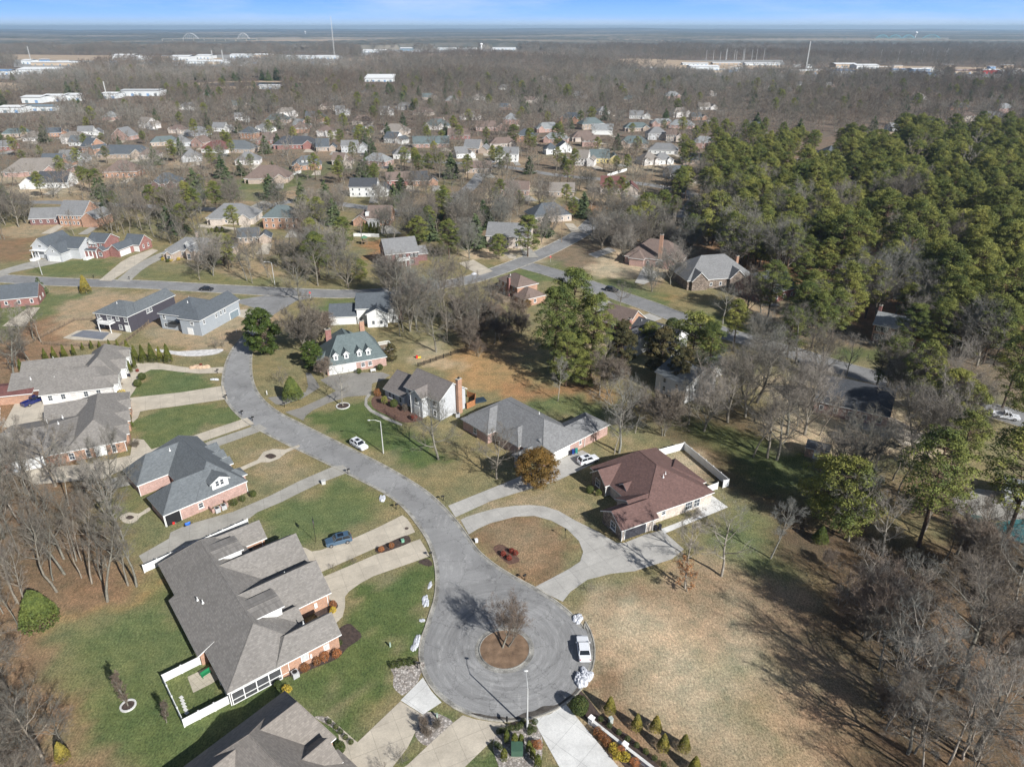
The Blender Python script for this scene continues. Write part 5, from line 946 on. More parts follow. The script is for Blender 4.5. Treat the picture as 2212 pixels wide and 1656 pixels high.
def pine(seed,h,r,clear=.5,n=60,lm=None,per=150,size=.3):
    rs=np.random.RandomState(seed); T=Tw(); lean=rs.normal(size=2)*.02*h
    ax=[np.array((lean[0]*t*t,lean[1]*t*t,h*.97*t-.15)) for t in np.linspace(0,1,7)]; T.tube(ax,[h*.0135*(1-.75*t)+.02 for t in np.linspace(0,1,7)],7)
    P=[];N_=[];ti=[]
    for k in range(n):
        f=rs.rand()**.85; z=h*(clear+(1-clear)*f); prof=(math.sin(PI*min(1,f*.82+.16))**.7)
        az=k*2.4+rs.rand()*.9; ln=r*prof*(.35+.75*rs.rand()**.6); base=ax[0]+(ax[-1]-ax[0])*(z/h); base[2]=z
        tip=base+np.array((math.cos(az)*ln,math.sin(az)*ln,ln*.28+rs.normal()*.3)); 
        if f<.97: T.tube([base,(base+tip)/2+np.array((0,0,-.08*ln)),tip],[.085,.06,.03],3)
        cr=r*(.17+.13*rs.rand()); m=int(per*(cr/(r*.235))**2)
        u=rs.normal(size=(m,3)); u/=np.linalg.norm(u,axis=1)[:,None]; u[:,2]=np.abs(u[:,2])*1.0-.35
        q=tip+u*cr*np.array((1,1,.82))*(.55+.5*rs.rand(m))[:,None]; P.append(q);N_.append(u+np.array((0,0,.45)));ti.append(np.full(m,rs.rand())*.7+.3*rs.rand(m))
    P=np.concatenate(P);N_=np.concatenate(N_); V,Fc=cards(P,N_,np.full(len(P),size),rs,.55,.6)
    return T.mesh('trunk',PBARK),mesh_np('crown',V,Fc,lm or PINE,tint=np.concatenate(ti))
PINE=leafmat('pine_needles',(.225,.23,.062),(.1,.125,.038),.16,.7,.3); MAGN=leafmat('magnolia_leaves',(.06,.085,.02),(.04,.065,.018),.8,.4,.3); ARBOR=leafmat('arborvitae_green',(.115,.12,.028),(.075,.09,.022),1.2,.8,.3)
SPRUCE=leafmat('spruce_needles',(.125,.155,.075),(.075,.105,.055),.3,.7,.3); BRONZE=leafmat('bronze_cedar',(.22,.125,.035),(.13,.085,.03),.5,.8,.3); CEDAR=leafmat('dull_cedar',(.1,.085,.04),(.06,.06,.03),.5,.8,.3); GOLD=leafmat('gold_arborvitae',(.24,.2,.045),(.15,.14,.04),1.,.8,.3); BOX=leafmat('boxwood_green',(.075,.09,.028),(.05,.07,.025),1.5,.7,.3)
RUST=leafmat('rusty_grass_tuft',(.33,.14,.06),(.24,.11,.05),2.,.9,.3); REDB=leafmat('red_shrub',(.3,.06,.04),(.17,.045,.035),3,.8,.3); YEL=leafmat('yellow_shrub',(.5,.38,.05),(.38,.28,.06),3,.8,.3); PALEG=leafmat('pale_green_shrub',(.16,.2,.09),(.11,.15,.07),2,.8,.3); BRIGHT=leafmat('bright_conifer',(.1,.125,.035),(.065,.09,.028),.8,.8,.3)
PINED=leafmat('deep_pine_needles',(.18,.195,.055),(.075,.1,.032),.2,.7,.3)
PR={}   # kind -> list of (trunk mesh, crown mesh, height)
def reg(k,h,pair): PR.setdefault(k,[]).append((pair[0],pair[1],h))
for s in (1,2,3,4): reg('oak',14,bare_tree(s,14,5.8,.26,11,.5,.026,.9,r0=.3))
for s in (5,6,7,4): reg('tall',18,bare_tree(s,18,3.5,.36,12,.8,.024,.62,r0=.24,shape='tall'))
for s in (8,9,3): reg('pale',16,bare_tree(s,16,5.6,.3,10,.6,.024,.62,r0=.28,shape='tall',trunkm=BARKP,twigm=TWIGP))
for s in (71,72,73): reg('fan',15,bare_tree(s,15,6.6,.16,15,.75,.024,1.15,r0=.3,shape='vase',trunkm=BARK,twigm=TWIGP if s!=72 else TWIG))
for s in (10,11): reg('vase',8,bare_tree(s,8,3.3,.14,12,.85,.022,1.05,r0=.2,shape='vase',stems=2,twigm=TWIGD))
for s in (12,13): reg('dense',12,bare_tree(s,12,5.2,.12,12,.8,.04,1.7,r0=.24,shape='vase',stems=2,twigm=TWIGR))
for s in (14,15): reg('thin',15,bare_tree(s,15,3.2,.35,10,.6,.03,.9,r0=.17,shape='tall',trunkm=BARKP,twigm=TWIGP))
reg('leafy',13,bare_tree(16,13,4.2,.2,10,.5,.034,.9,r0=.2,leafn=.32)); reg('small',4,bare_tree(17,4,1.6,.2,7,.6,.02,.55,r0=.06,stems=3,shape='vase')); reg('small',4,bare_tree(18,4,1.5,.1,7,.6,.02,.5,r0=.05,shape='vase'))
reg('slim',6,bare_tree(19,6,1.1,.1,20,1.7,.024,.7,r0=.09,shape='tall',twigm=TWIGD))
for s in (21,22,23,24,25): reg('pine',20,pine(s,20,4.6,(.36,.3,.42,.34,.26)[s-21],115,None,105))
for s in (26,27): reg('lowpine',12,pine(s,12,4.3,.12,100,None,105))
reg('arbor',5,evergreen(31,'cone',5,1.05,2600,.2,ARBOR,clear=.0)); reg('arbor',5,evergreen(32,'cone',5,1.1,2600,.2,ARBOR,clear=.0)); reg('column',3,evergreen(33,'column',3,.5,1300,.15,ARBOR,clear=0))
reg('spruce',13,evergreen(34,'spruce',13,4.6,11000,.42,SPRUCE)); reg('spruce',13,evergreen(35,'spruce',13,4.8,11000,.42,SPRUCE)); reg('magnolia',11,pine(36,11,3.9,.03,150,MAGN,150,.34))
reg('bronze',9,pine(37,9,4.1,.16,150,BRONZE,150,.26)); reg('cedar',11,pine(38,11,3.3,.06,120,CEDAR,140,.28)); reg('cedar',11,pine(39,11,3.,.06,120,CEDAR,140,.28)); reg('bigpine',24,pine(47,24,5.5,.16,150,PINED,150,.32)); reg('bigpine',24,pine(48,24,5.3,.22,140,PINED,150,.32)); reg('ball',1,evergreen(39,'ball',1,.5,700,.09,BOX,clear=0)); reg('bigball',3,evergreen(40,'ball',3,1.5,3500,.18,BOX,clear=0,lumps=50))
reg('gold',4.4,evergreen(41,'cone',4.4,1.35,3600,.18,GOLD,clear=.0,lumps=40)); reg('rust',1.2,evergreen(42,'ball',1.2,.6,700,.16,RUST,clear=0,lumps=14,asp=.3)); reg('red',1.2,evergreen(43,'ball',1.2,.65,700,.14,REDB,clear=0,lumps=12)); reg('yellow',1.4,evergreen(44,'ball',1.4,.8,700,.14,YEL,clear=0,lumps=12)); reg('bright',7,evergreen(45,'cone',7,3.2,9000,.3,BRIGHT,clear=.0,lumps=70))
reg('pineflat',9,pine(46,9,3.6,.1,46))
used=set()
def plant(kind,x,y,h,label=None,cat='tree',group=None,name=None,seed=None,rz=None,wide=1.):
    i=(rnd.randrange(len(PR[kind])) if seed is None else seed)%len(PR[kind]); tm,cm,h0=PR[kind][i]; s=h/h0
    nm=name or {'oak':'bare_tree','fan':'bare_tree','tall':'bare_tree','pale':'bare_tree','vase':'bare_tree','dense':'bare_tree','thin':'bare_tree','leafy':'oak_tree','small':'bare_shrub','slim':'young_tree','pine':'pine_tree','lowpine':'pine_tree','pineflat':'pine_tree','bigpine':'pine_tree','arbor':'arborvitae','column':'arborvitae','spruce':'spruce_tree','magnolia':'magnolia_tree','bronze':'cedar_tree','cedar':'cedar_tree','ball':'round_shrub','bigball':'round_shrub','gold':'golden_arborvitae','rust':'grass_tuft','red':'red_shrub','yellow':'yellow_shrub','bright':'conifer_tree'}[kind]
    r=empty(nm,(x,y,0),rnd.uniform(0,2*PI) if rz is None else rz,label,cat,group); r.scale=(s*wide,s*wide,s)
    link('trunk',tm,r); link('crown',cm,r); return r
# -- singled-out trees: kind, D x, D y of the trunk foot, height, label
KEY=[('vase',1089,1391,9.,'bushy bare tree alone on the round island of the turning circle'),
('oak',947,992,13.5,'wide bare tree with grey trunk on the lawn before the taupe house'),
('oak',1073,1034,11.5,'spreading bare tree with drooping twigs left of the bronze cedar'),
('bronze',1159,1056,8.8,'bronze-orange cedar standing by the driveway in front of the grey ranch house'),
('thin',1327,980,14,'slim bare tree forked low, behind the drive with the white car'),('pale',1337,978,18,'tall pale bare tree rising behind the red-roofed house'),
('thin',1480,1270,16,'tall thin bare tree in front of the red-roofed house garage court'),('leafy',1484,1277,6.4,'small oak still holding orange-brown dead leaves by the garage court'),
('pale',1558,1244,14,'forked bare tree right of the garage court, on the tan lot'),('thin',1664,1206,14.5,'slender pale bare tree alone right of the forked one'),
('dense',662,761,14.5,'broad thick-twigged bare tree beside the magnolia at the street bend'),('dense',690,745,11,'bare thicket tree just left of the four-dormer house'),
('magnolia',574,763,13,'dark glossy magnolia on the inside of the street bend'),('magnolia',676,795,7.5,'narrow dark evergreen at the corner of the four-dormer house'),
('small',608,832,5.5,'low spreading bare tree on the lawn inside the street bend'),('bright',633,862,6.5,'bright green bushy evergreen beside the old driveway'),
('pale',741,876,11,'leaning bare tree in a small ringed bed by the taupe house driveway'),('dense',700,815,6,'dark red-brown twiggy shrub tree at the garages of the four-dormer house'),
('oak',942,760,14.5,'bare tree on the yard left of the black fence'),('tall',861,703,15,'bare tree touching the right side of the white-sided house'),('tall',983,717,14,'thin bare tree left of the dark thicket'),('tall',967,740,12,'thin bare tree behind the yard swing'),
('thin',1205,866,12,'bare tree with one straight trunk on the orange leaf litter'),('lowpine',1260,838,10,'smallest pine, standing low at the right of the big pine trio'),
('bigpine',1196,812,25,'left-hand pine of the big trio above the orange leaf litter'),('bigpine',1238,792,28,'tallest rear pine of the big trio'),('bigpine',1276,812,23,'right-hand pine of the big trio'),('pine',1222,835,15,'low front pine under the big trio'),
('tall',1295,853,16,'leaning twin-trunked bare tree right of the pine trio'),('cedar',1341,800,14,'brown-green cedar left of the vented-roof white house'),('cedar',1425,812,14,'dull cedar in front of the vented-roof white house'),
('lowpine',1490,806,17,'round yellow-green pine between the two white gabled houses'),('bigpine',1528,828,17,'dark pine touching the shaded white house on its right'),('cedar',1470,846,12,'dark evergreen hiding the left corner of the shaded white house'),('lowpine',1400,760,9,'small evergreen between the vented-roof house and the street'),('bigball',1452,716,4.4,'clipped round holly beside the right-hand street'),
('oak',1365,925,12,'bare tree with flattened crown above the taupe ranch house yard'),('thin',1372,935,12,'very thin bare tree beside the flattened crown'),('oak',1488,916,11,'bare tree in front of the shaded white house'),
('pale',1561,700,13,'creamy white sycamore beside the right-hand street'),('fan',1408,630,12,'bare tree on the verge left of the right-hand street'),('oak',1340,663,8,'rounded bare tree overhanging the right-hand street by the parked dark car'),
('dense',1040,640,0.1,'x'),
('leafy',100,640,0.1,'x'),
('spruce',424,430,17,'left of the two great blue-green spruces in the upper left'),('spruce',497,428,17,'right of the two great blue-green spruces in the upper left'),('spruce',410,452,10,'lower spruce in front of the great pair'),
('spruce',90,636,6.5,'spreading dark pine on the tan grass at the far left'),('gold',187,634,7,'dense cone-shaped evergreen on the tan grass by the far street'),('cedar',57,645,3.5,'little dark evergreen by the brick outbuilding at the left edge'),
('spruce',225,425,11,'spruce between the tan-roofed sprawling house and the orange brick house'),('spruce',705,440,13,'yellow-green spruce left of the white colonial'),('spruce',790,385,13,'dark green spruce behind the white colonial'),('spruce',792,350,8,'smaller dark spruce top behind the white colonial'),
('pine',745,540,14,'pine left of the dark red brick gabled house, beyond the yard'),('pine',690,600,17,'big pine beside the far street, left of the dark red brick house'),('pine',720,575,13,'second pine beside the far street'),('lowpine',778,610,9,'low rounded pine left of the dark red brick house'),
('pine',970,560,16,'yellow-green pine right of the dark red brick house'),('spruce',930,520,12,'pointed green spruce behind the dark red brick house'),('spruce',1028,535,15,'tall dark spruce near the intersection'),('pine',1140,555,17,'tall pine at the street intersection'),('lowpine',1078,560,10,'low pine in front of the half-hidden cream house'),
('spruce',1260,470,13,'feathery spruce in the centre right'),('pine',1300,500,0.1,'x'),('pine',1430,480,15,'pine with wide crown left of the pine forest'),('lowpine',1390,480,13,'bushy pine left of the pine forest'),
('pine',1108,315,16,'left one of the round pines on the upper street'),('pine',1145,325,16,'middle one of the round pines on the upper street'),('pine',1205,320,18,'right one of the round pines on the upper street'),('spruce',975,385,16,'tall dark spruce by the upper street'),('pine',905,375,12,'pine above the orange gabled house'),
('spruce',1130,215,22,'dark tree group rising above the far woods'),('spruce',1060,215,15,'smaller dark tree left of the far group'),('cedar',1332,205,14,'rusty cone-shaped tree in the far woods'),('spruce',850,205,13,'dark conifer beyond the pond on the far side'),
('pine',1700,770,15,'pine with dark trunk beside the right-hand street'),('pine',1752,752,17,'wide yellow-green pine left of the pale-roofed brick house'),('pine',1795,735,16,'pine just left of the pale-roofed brick house'),('pine',1722,735,18,'rear pine left of the pale-roofed brick house'),
('pine',1915,845,15,'lone yellow-green pine on the near side of the right-hand street'),('pine',1960,762,15,'pine right of the pale-roofed brick house'),('pine',2018,770,17,'second pine right of the pale-roofed brick house'),('pine',2085,775,13,'golden-lit pine beside the right-hand street'),('pine',2040,690,20,'tall pine behind the pale-roofed brick house'),
('pine',2030,960,17,'pine crown above the right-hand bare woods'),('pine',2165,880,18,'pine near the parked pickup at the right edge'),('pine',2200,960,20,'pine at the right edge of the photo'),
('lowpine',1777,1122,14,'left of two round pines over the shaded right-hand lawn'),('lowpine',1814,1152,15,'right of two round pines over the shaded right-hand lawn'),('pine',1983,1180,22,'very tall pine in the woods near the pool'),('pine',2166,1184,24,'tall pine trunk in front of the swimming pool'),
('bright',1771,1170,3.6,'low bright green bush at the edge of the right-hand woods'),('fan',1738,938,19,'great pale bare tree below the right-hand street'),('fan',1610,900,17,'tall whitish bare tree right of the shaded white house'),('fan',1650,830,15,'pale thicket-like bare tree near the right-hand street'),('fan',2110,790,18,'fan-shaped pale bare tree at the right, beyond the street'),
('pale',1897,1384,13,'white-barked bare tree at the edge of the right-hand woods'),('pale',1940,1513,17,'many-stemmed pale bare tree in the lower right woods'),('oak',2069,1488,19,'big bare tree with heavy trunk in the lower right woods'),('thin',2010,1522,14,'crooked thin bare tree in the lower right woods'),('pale',2094,1540,13,'leaning pale tree in the lower right corner woods'),('pale',2080,1640,11,'pale dense-twigged tree at the lower right corner'),
('tall',140,1240,17,'tallest trunk in the left woods'),('tall',232,1299,19,'straight grey trunk at the edge of the left lawn'),('tall',295,1266,17,'right-most trunk of the left woods by the white fence'),('tall',277,1264,15,'trunk beside the white fence corner in the left woods'),('tall',123,1278,17,'slanting trunk in the left woods'),
('bright',90,1347,7,'bright green juniper at the edge of the left lawn'),('oak',93,1642,11,'wide silvery bare tree at the lower left corner'),('oak',20,1500,12,'dark bare tree at the lower left edge'),('gold',138,1640,3.4,'bronze-yellow evergreen under the lower left bare tree'),
('slim',277,1524,6.6,'young columnar tree in a ringed bed on the big back lawn'),('slim',360,1560,4.8,'small bare sapling beside the vinyl fence'),('oak',120,1050,15,'bare tree in front of the orange brick house at the left'),
('tall',1000,640,.1,'x'),('oak',432,605,9,'bare street tree casting a long shadow across the far street'),('tall',534,607,17,'tall bare trees trunk beside the far street'),('tall',545,612,14,'thin trunk next to it beside the far street'),('oak',648,650,15,'bare tree at the mouth of the cul-de-sac street'),
('thin',1445,1292,.1,'x'),('small',1272,1280,2.4,'low bare shrub casting a brushy shadow by the circular driveway'),('small',468,755,4.2,'small twiggy tree beside the rock swale'),('small',482,752,4.,'second twiggy tree beside the rock swale'),
('small',722,1230,1.8,'bare sapling in the strip between two driveways'),('small',764,1218,1.7,'another bare sapling in the strip between two driveways'),('small',866,1650,2.6,'bare bush beside the bottom driveway'),('small',832,1672,2.6,'bare bush at the bottom edge beside the driveway')]
for k,x,y,h,lab in KEY:
    if h<.5: continue
    X_,Y_=G(x,y); far_=k=='pine' and x>1890 and y>860; plant('bigpine' if k=='pine' and not far_ else k,X_,Y_,h*(1.08 if far_ else 1),lab,wide=1.05 if far_ else 1.25 if k=='pine' else 1.)
# -- crowds of trees, kept off houses, roads and lawns marked as kept clear
KB=[(p,p.min(0)-1,p.max(0)+1) for p in KEEP]
def inside(P,x,y):
    c=False; n=len(P); j=n-1
    for i in range(n):
        if (P[i][1]>y)!=(P[j][1]>y) and x<(P[j][0]-P[i][0])*(y-P[i][1])/(P[j][1]-P[i][1])+P[i][0]: c=not c
        j=i
    return c
def clear_at(x,y):
    for P,lo,hi in KB:
        if lo[0]<x<hi[0] and lo[1]<y<hi[1] and inside(P,x,y): return False
    return True
BARE=[];PINES=[]
def scatter(poly,area,mix,hr,lab,grp,wide=1.,gap=9.):
    """one tree per `area` square metres inside the outline; mix = [(kind, weight)]"""
    P=np.array(poly); lo,hi=P.min(0),P.max(0); n=int((hi[0]-lo[0])*(hi[1]-lo[1])/area); kinds=[k for k,w in mix]; ws=np.array([w for k,w in mix],float); ws/=ws.sum()
    for _ in range(n):
        x=lo[0]+nr.rand()*(hi[0]-lo[0]); y=lo[1]+nr.rand()*(hi[1]-lo[1])
        if not inside(P,x,y) or not clear_at(x,y): continue
        if math.sin(x*.075+1.9*math.sin(y*.041))+math.sin(y*.062+1.3*math.sin(x*.05))>gap: continue
        k=kinds[nr.choice(len(kinds),p=ws)]; h=hr[0]+nr.rand()*(hr[1]-hr[0]); e=k in('pine','lowpine','spruce','cedar','magnolia')
        (PINES if e else BARE).append((x,y,k,h*(.92 if k in('spruce',) else 1),lab,grp,wide))
W_=lambda *a:list(a)
scatter(D(-160,950,30,960,90,1010,170,1020,250,1120,300,1220,215,1310,120,1330,60,1385,-100,1420),29,W_(('tall',6),('oak',1),('thin',3)),(11,19),'bare tree crowded into the woods along the left edge','left-edge woods',.72)
scatter(D(-200,1430,20,1420,60,1460,130,1560,200,1660,100,1800,-200,1800),40,W_(('oak',4),('dense',2),('pale',1)),(6,11),'bare tree in the thicket at the lower left corner','lower left thicket')
scatter(D(-250,640,20,640,110,760,90,800,30,850,-20,830,-250,900),75,W_(('tall',4),('oak',2),('thin',1)),(10,15),'bare tree in the strip of woods by the covered pool','woods by the covered pool')
scatter(D(-200,470,60,460,90,520,-200,560),120,W_(('tall',4),('oak',2)),(11,15),'bare tree in the woods at the left edge above the far street','woods above the far street')
scatter(D(240,450,330,395,400,410,430,500,400,540,300,535,230,500),85,W_(('tall',6),('oak',2)),(12,17),'tall bare tree in the dense wood behind the grey gabled houses','wood behind the grey gabled houses')
scatter(D(260,508,420,510,440,530,330,545,260,535),170,W_(('leafy',1)),(5,8),'low oak with rusty dead leaves in front of the dense wood','rusty oaks before the dense wood')
scatter(D(30,470,230,470,260,510,60,515),130,W_(('tall',3),('oak',2)),(10,14),'bare tree around the half-hidden brick house, upper left','trees around the half-hidden brick house')
scatter(D(440,535,620,530,800,600,800,625,560,620,430,600),105,W_(('tall',4),('oak',3),('fan',2),('lowpine',.6),('pine',.5)),(12,17),'bare tree on the yards along the far street','trees along the far street')
scatter(D(-100,440,400,436,560,455,900,470,1250,470,1250,540,1000,560,850,540,600,520,440,530,300,505,-100,520),185,W_(('oak',4),('tall',3),('fan',3),('pine',1),('lowpine',.7),('spruce',.8)),(11,17),'bare tree among the houses just past the far street','trees past the far street')
scatter(D(820,600,1000,640,1110,700,1120,750,960,770,870,740,830,680),58,W_(('tall',3),('oak',4),('fan',2)),(12,17),'bare tree in the wooded back gardens beyond the white house','back-garden bare trees')
scatter(D(990,690,1130,690,1140,760,1010,780),42,W_(('dense',3),('vase',2)),(6,9),'dark tangled bare tree in the shade left of the pine trio','shaded thicket left of the pines')
scatter(D(1300,850,1440,870,1500,930,1440,980,1350,960,1300,930),150,W_(('thin',3),('oak',1),('dense',1)),(8,13),'bare tree in the shaded yard behind the red-roofed house','shaded yard bare trees')
scatter(D(1500,870,1700,850,1990,920,2120,970,1990,1060,1760,1110,1640,1060,1520,960),70,W_(('oak',4),('fan',2),('thin',2),('tall',2)),(12,18),'bare tree in the shaded woods on the right, below the street','right-hand shaded woods')
scatter(D(1540,700,1700,770,2100,890,2060,900,1760,830,1580,770),105,W_(('fan',3),('oak',2),('pale',2),('pine',1)),(12,17),'tree lining the near side of the right-hand street','right-hand street trees')
scatter(D(1830,1140,2000,1110,2300,1170,2300,1900,2000,1900,1910,1620,1880,1420,1800,1260),46,W_(('pale',4),('oak',3),('tall',2),('thin',2),('dense',1)),(9,16),'bare tree in the lower right woods','lower right woods')
scatter(D(1790,1130,1850,1180,1900,1380,1960,1640,1930,1700,1860,1500,1800,1300,1760,1200),30,W_(('small',3),('dense',2),('leafy',.5)),(3,6.5),'low brushy tree on the edge of the lower right woods','brush edging the lower right woods')
scatter(D(1330,500,1500,560,1640,600,1700,640,1640,690,1480,640,1300,560),110,W_(('fan',4),('oak',2)),(13,17),'bare street tree beside the right-hand street bend','bare trees by the street bend')
scatter(D(1180,500,1300,460,1480,500,1500,560,1260,540),115,W_(('oak',3),('fan',3),('lowpine',1)),(11,16),'bare tree between the houses in the centre right','centre right bare trees')
FOREST=D(1500,580,1450,470,1480,380,1560,345,1680,330,1690,400,1800,395,1810,330,1900,330,1950,312,2212,310,2400,320,2400,800,2212,760,2060,720,1900,690,1780,640,1700,640,1620,600,1560,590)
scatter(FOREST,66,W_(('pine',12),('lowpine',1.3),('fan',1.)),(13,25),'pine with a rounded green crown packed into the pine forest','pine forest',1.08,1.05)
scatter(D(1660,650,1780,650,2200,730,2300,760,2300,830,2150,800,1980,740,1850,730,1720,745,1640,690),72,W_(('pine',6),('fan',1)),(15,21),'pine along the front edge of the pine forest','front edge of the pine forest',1.15)
scatter(D(1640,340,1700,320,1760,330,1760,350,1680,365),130,W_(('pine',3)),(15,19),'pine at the back edge of the pine forest','back of the pine forest')
scatter(D(1420,330,1500,310,1600,290,1700,305,1640,360,1500,420,1430,460),260,W_(('pine',3),('oak',2)),(14,19),'pine standing loosely left of the pine forest','loose pines left of the forest')
scatter(D(1860,800,2000,850,2250,910,2250,1120,2050,1080,1990,960,1880,900),150,W_(('pine',4),('fan',1)),(16,22),'tall pine in the loose woods at the right side, near the pickup','pines near the right side pickup')
# the wooded neighbourhood: houses among many bare trees
scatter(D(-260,300,1500,300,1500,400,1480,540,1250,540,1000,520,700,480,520,470,-260,440),150,W_(('oak',6),('tall',3),('fan',4),('spruce',.9),('pine',1.7),('lowpine',.8)),(9,16),'bare tree among the houses of the upper streets','bare trees of the upper streets')
scatter(D(-300,240,2400,240,2500,300,1500,300,-300,300),150,W_(('oak',6),('tall',3),('fan',3),('pine',.35),('spruce',.12)),(11,18),'bare tree in the wooded suburb','wooded suburb bare trees')
def cell(x,y): return (round(x/40),round(y/40))
BARE.sort(key=lambda t:t[0]**2+t[1]**2); PINES.sort(key=lambda t:t[0]**2+t[1]**2)
def inframe(x,y):
    zc=y*cp+H*sp; return zc>1 and abs(x/zc)<.78
nb=sum(1 for k in KEY if k[0] in('oak','tall','pale','dense','thin','vase','fan') and k[3]>.5); np_=sum(1 for k in KEY if k[0] in('pine','lowpine','bigpine') and k[3]>.5)
REST=[]
for lst,cap in ((BARE,292-nb),(PINES,290-np_)):
    c=0
    for t in lst:
        x,y,k,h,lab,grp,wd=t
        if c<cap and (inframe(x,y) or y<250):
            if not inframe(x,y) and math.hypot(x,y)>150: continue
            c+=1
            if k in('spruce','cedar','pine') and lab.startswith('bare tree'): lab='green '+('spruce' if k=='spruce' else 'pine')+' '+lab.split(' ',2)[2].replace('among the houses','by the houses'); grp='evergreens of the upper streets'
            if k in('oak','pale','tall') and lab.startswith('pine'): lab='bare tree among the pines, '+('front' if 'front' in lab else 'left')+' side of the pine forest'; grp='bare trees at the pine forest'
            plant(k,x,y,h,lab,'tree',grp,wide=wd)
        else: REST.append((x,y,k,h))
print('individual bare/pine',len(BARE),len(PINES),'rest',len(REST))
# ================================================================ FAR WOODS (far past counting): one object per wood
def lite(seed,h,rad,tw,twm,kind='round'):
    tm,cm=bare_tree(seed,h,rad,.2,9,.5,tw,.8,r0=.24,shape=kind,twigm=twm,lite=True); return tm,cm
def merged(name,tm,cm):
    bm=bmesh.new(); bm.from_mesh(tm); n=len(bm.faces); me=bpy.data.meshes.new(name)
    bm.from_mesh(cm)
    bm.faces.ensure_lookup_table()
    for i,f in enumerate(bm.faces):
        f.material_index=0 if i<n else 1
    bm.to_mesh(me); bm.free(); me.materials.append(tm.materials[0]); me.materials.append(cm.materials[0]); return me
PROTO=bpy.data.collections.new('tree_kinds')
def proto(me):
    o=bpy.data.objects.new(me.name,me); PROTO.objects.link(o); return o
KIND={}
def addk(k,me,h): KIND.setdefault(k,[]).append((proto(me),h))
for i in range(3): addk('oak',merged('a_oak%d'%i,*PR['oak'][i][:2]),14)
for i in range(2): addk('fan',merged('f_fan%d'%i,*PR['fan'][i][:2]),15)
for i in range(2): addk('tall',merged('b_tall%d'%i,*PR['tall'][i][:2]),18)
for i in range(2): addk('pine',merged('c_pine%d'%i,*PR['pine'][i][:2]),20)
addk('spruce',merged('d_spruce',*PR['spruce'][0][:2]),13)
for i,(s,tm_) in enumerate(((61,TWIG),(62,TWIGD),(63,TWIG),(64,TWIGP),(65,TWIGR))): addk('far',merged('e_far%d'%i,*lite(s,14,5.6,.085,tm_)),14)
ALLP=sorted([o for o in PROTO.objects],key=lambda o:o.name); IDX={o.name:i for i,o in enumerate(ALLP)}
def wood(name,pts,label,cat):
    """pts: (x,y,proto object,scale)"""
    n=len(pts); me=bpy.data.meshes.new(name); me.vertices.add(n); me.vertices.foreach_set('co',np.array([(p[0],p[1],p[4] if len(p)>4 else 0.) for p in pts],np.float32).ravel())
    a=me.attributes.new('pick','INT','POINT'); a.data.foreach_set('value',np.array([IDX[p[2].name] for p in pts],np.int32))
    a=me.attributes.new('size','FLOAT','POINT'); a.data.foreach_set('value',np.array([p[3] for p in pts],np.float32))
    a=me.attributes.new('turn','FLOAT','POINT'); a.data.foreach_set('value',(nr.rand(n)*2*PI).astype(np.float32))
    o=link(name,me); g=bpy.data.node_groups.new(name,'GeometryNodeTree')
    g.interface.new_socket('Geometry',in_out='INPUT',socket_type='NodeSocketGeometry'); g.interface.new_socket('Geometry',in_out='OUTPUT',socket_type='NodeSocketGeometry')
    n_=g.nodes; l=g.links; gi=n_.new('NodeGroupInput'); go=n_.new('NodeGroupOutput'); ip=n_.new('GeometryNodeInstanceOnPoints'); ci=n_.new('GeometryNodeCollectionInfo')
    ci.inputs['Collection'].default_value=PROTO; ci.inputs['Separate Children'].default_value=True; ci.inputs['Reset Children'].default_value=True
    def att(nm,ty):
        x=n_.new('GeometryNodeInputNamedAttribute'); x.data_type=ty; x.inputs['Name'].default_value=nm; return x.outputs['Attribute']
    l.new(gi.outputs[0],ip.inputs['Points']); l.new(ci.outputs[0],ip.inputs['Instance']); ip.inputs['Pick Instance'].default_value=True
    l.new(att('pick','INT'),ip.inputs['Instance Index']); l.new(att('size','FLOAT'),ip.inputs['Scale'])
    cx=n_.new('ShaderNodeCombineXYZ'); l.new(att('turn','FLOAT'),cx.inputs[2]); l.new(cx.outputs[0],ip.inputs['Rotation'])
    l.new(ip.outputs[0],go.inputs[0]); m=o.modifiers.new('trees','NODES'); m.node_group=g
    return tag(o,label,cat,None,'stuff')
def patch(x,y):
    s=math.sin(x*.013+1.7*math.sin(y*.009))+math.sin(y*.017+1.1*math.sin(x*.011))+nr.randn()*.6
    return 1 if s<-1. else 0 if s<-.1 else 2 if s<.6 else 4 if s<1.2 else 3
pts=[]
for x,y,k,h in REST:
    kk={'pale':'oak','fan':'fan','dense':'oak','thin':'tall','leafy':'oak','lowpine':'pine','cedar':'spruce','vase':'oak','small':'oak'}.get(k,k)
    if kk in('oak','tall','fan') and math.hypot(x,y)>420: kk='far'
    o,h0=KIND[kk][nr.randint(len(KIND[kk])) if kk!='far' else patch(x,y)]; pts.append((x,y,o,h/h0))
if pts: wood('suburb_woods',pts,'mass of bare trees and some pines filling the suburb beyond the nearer streets','woods')
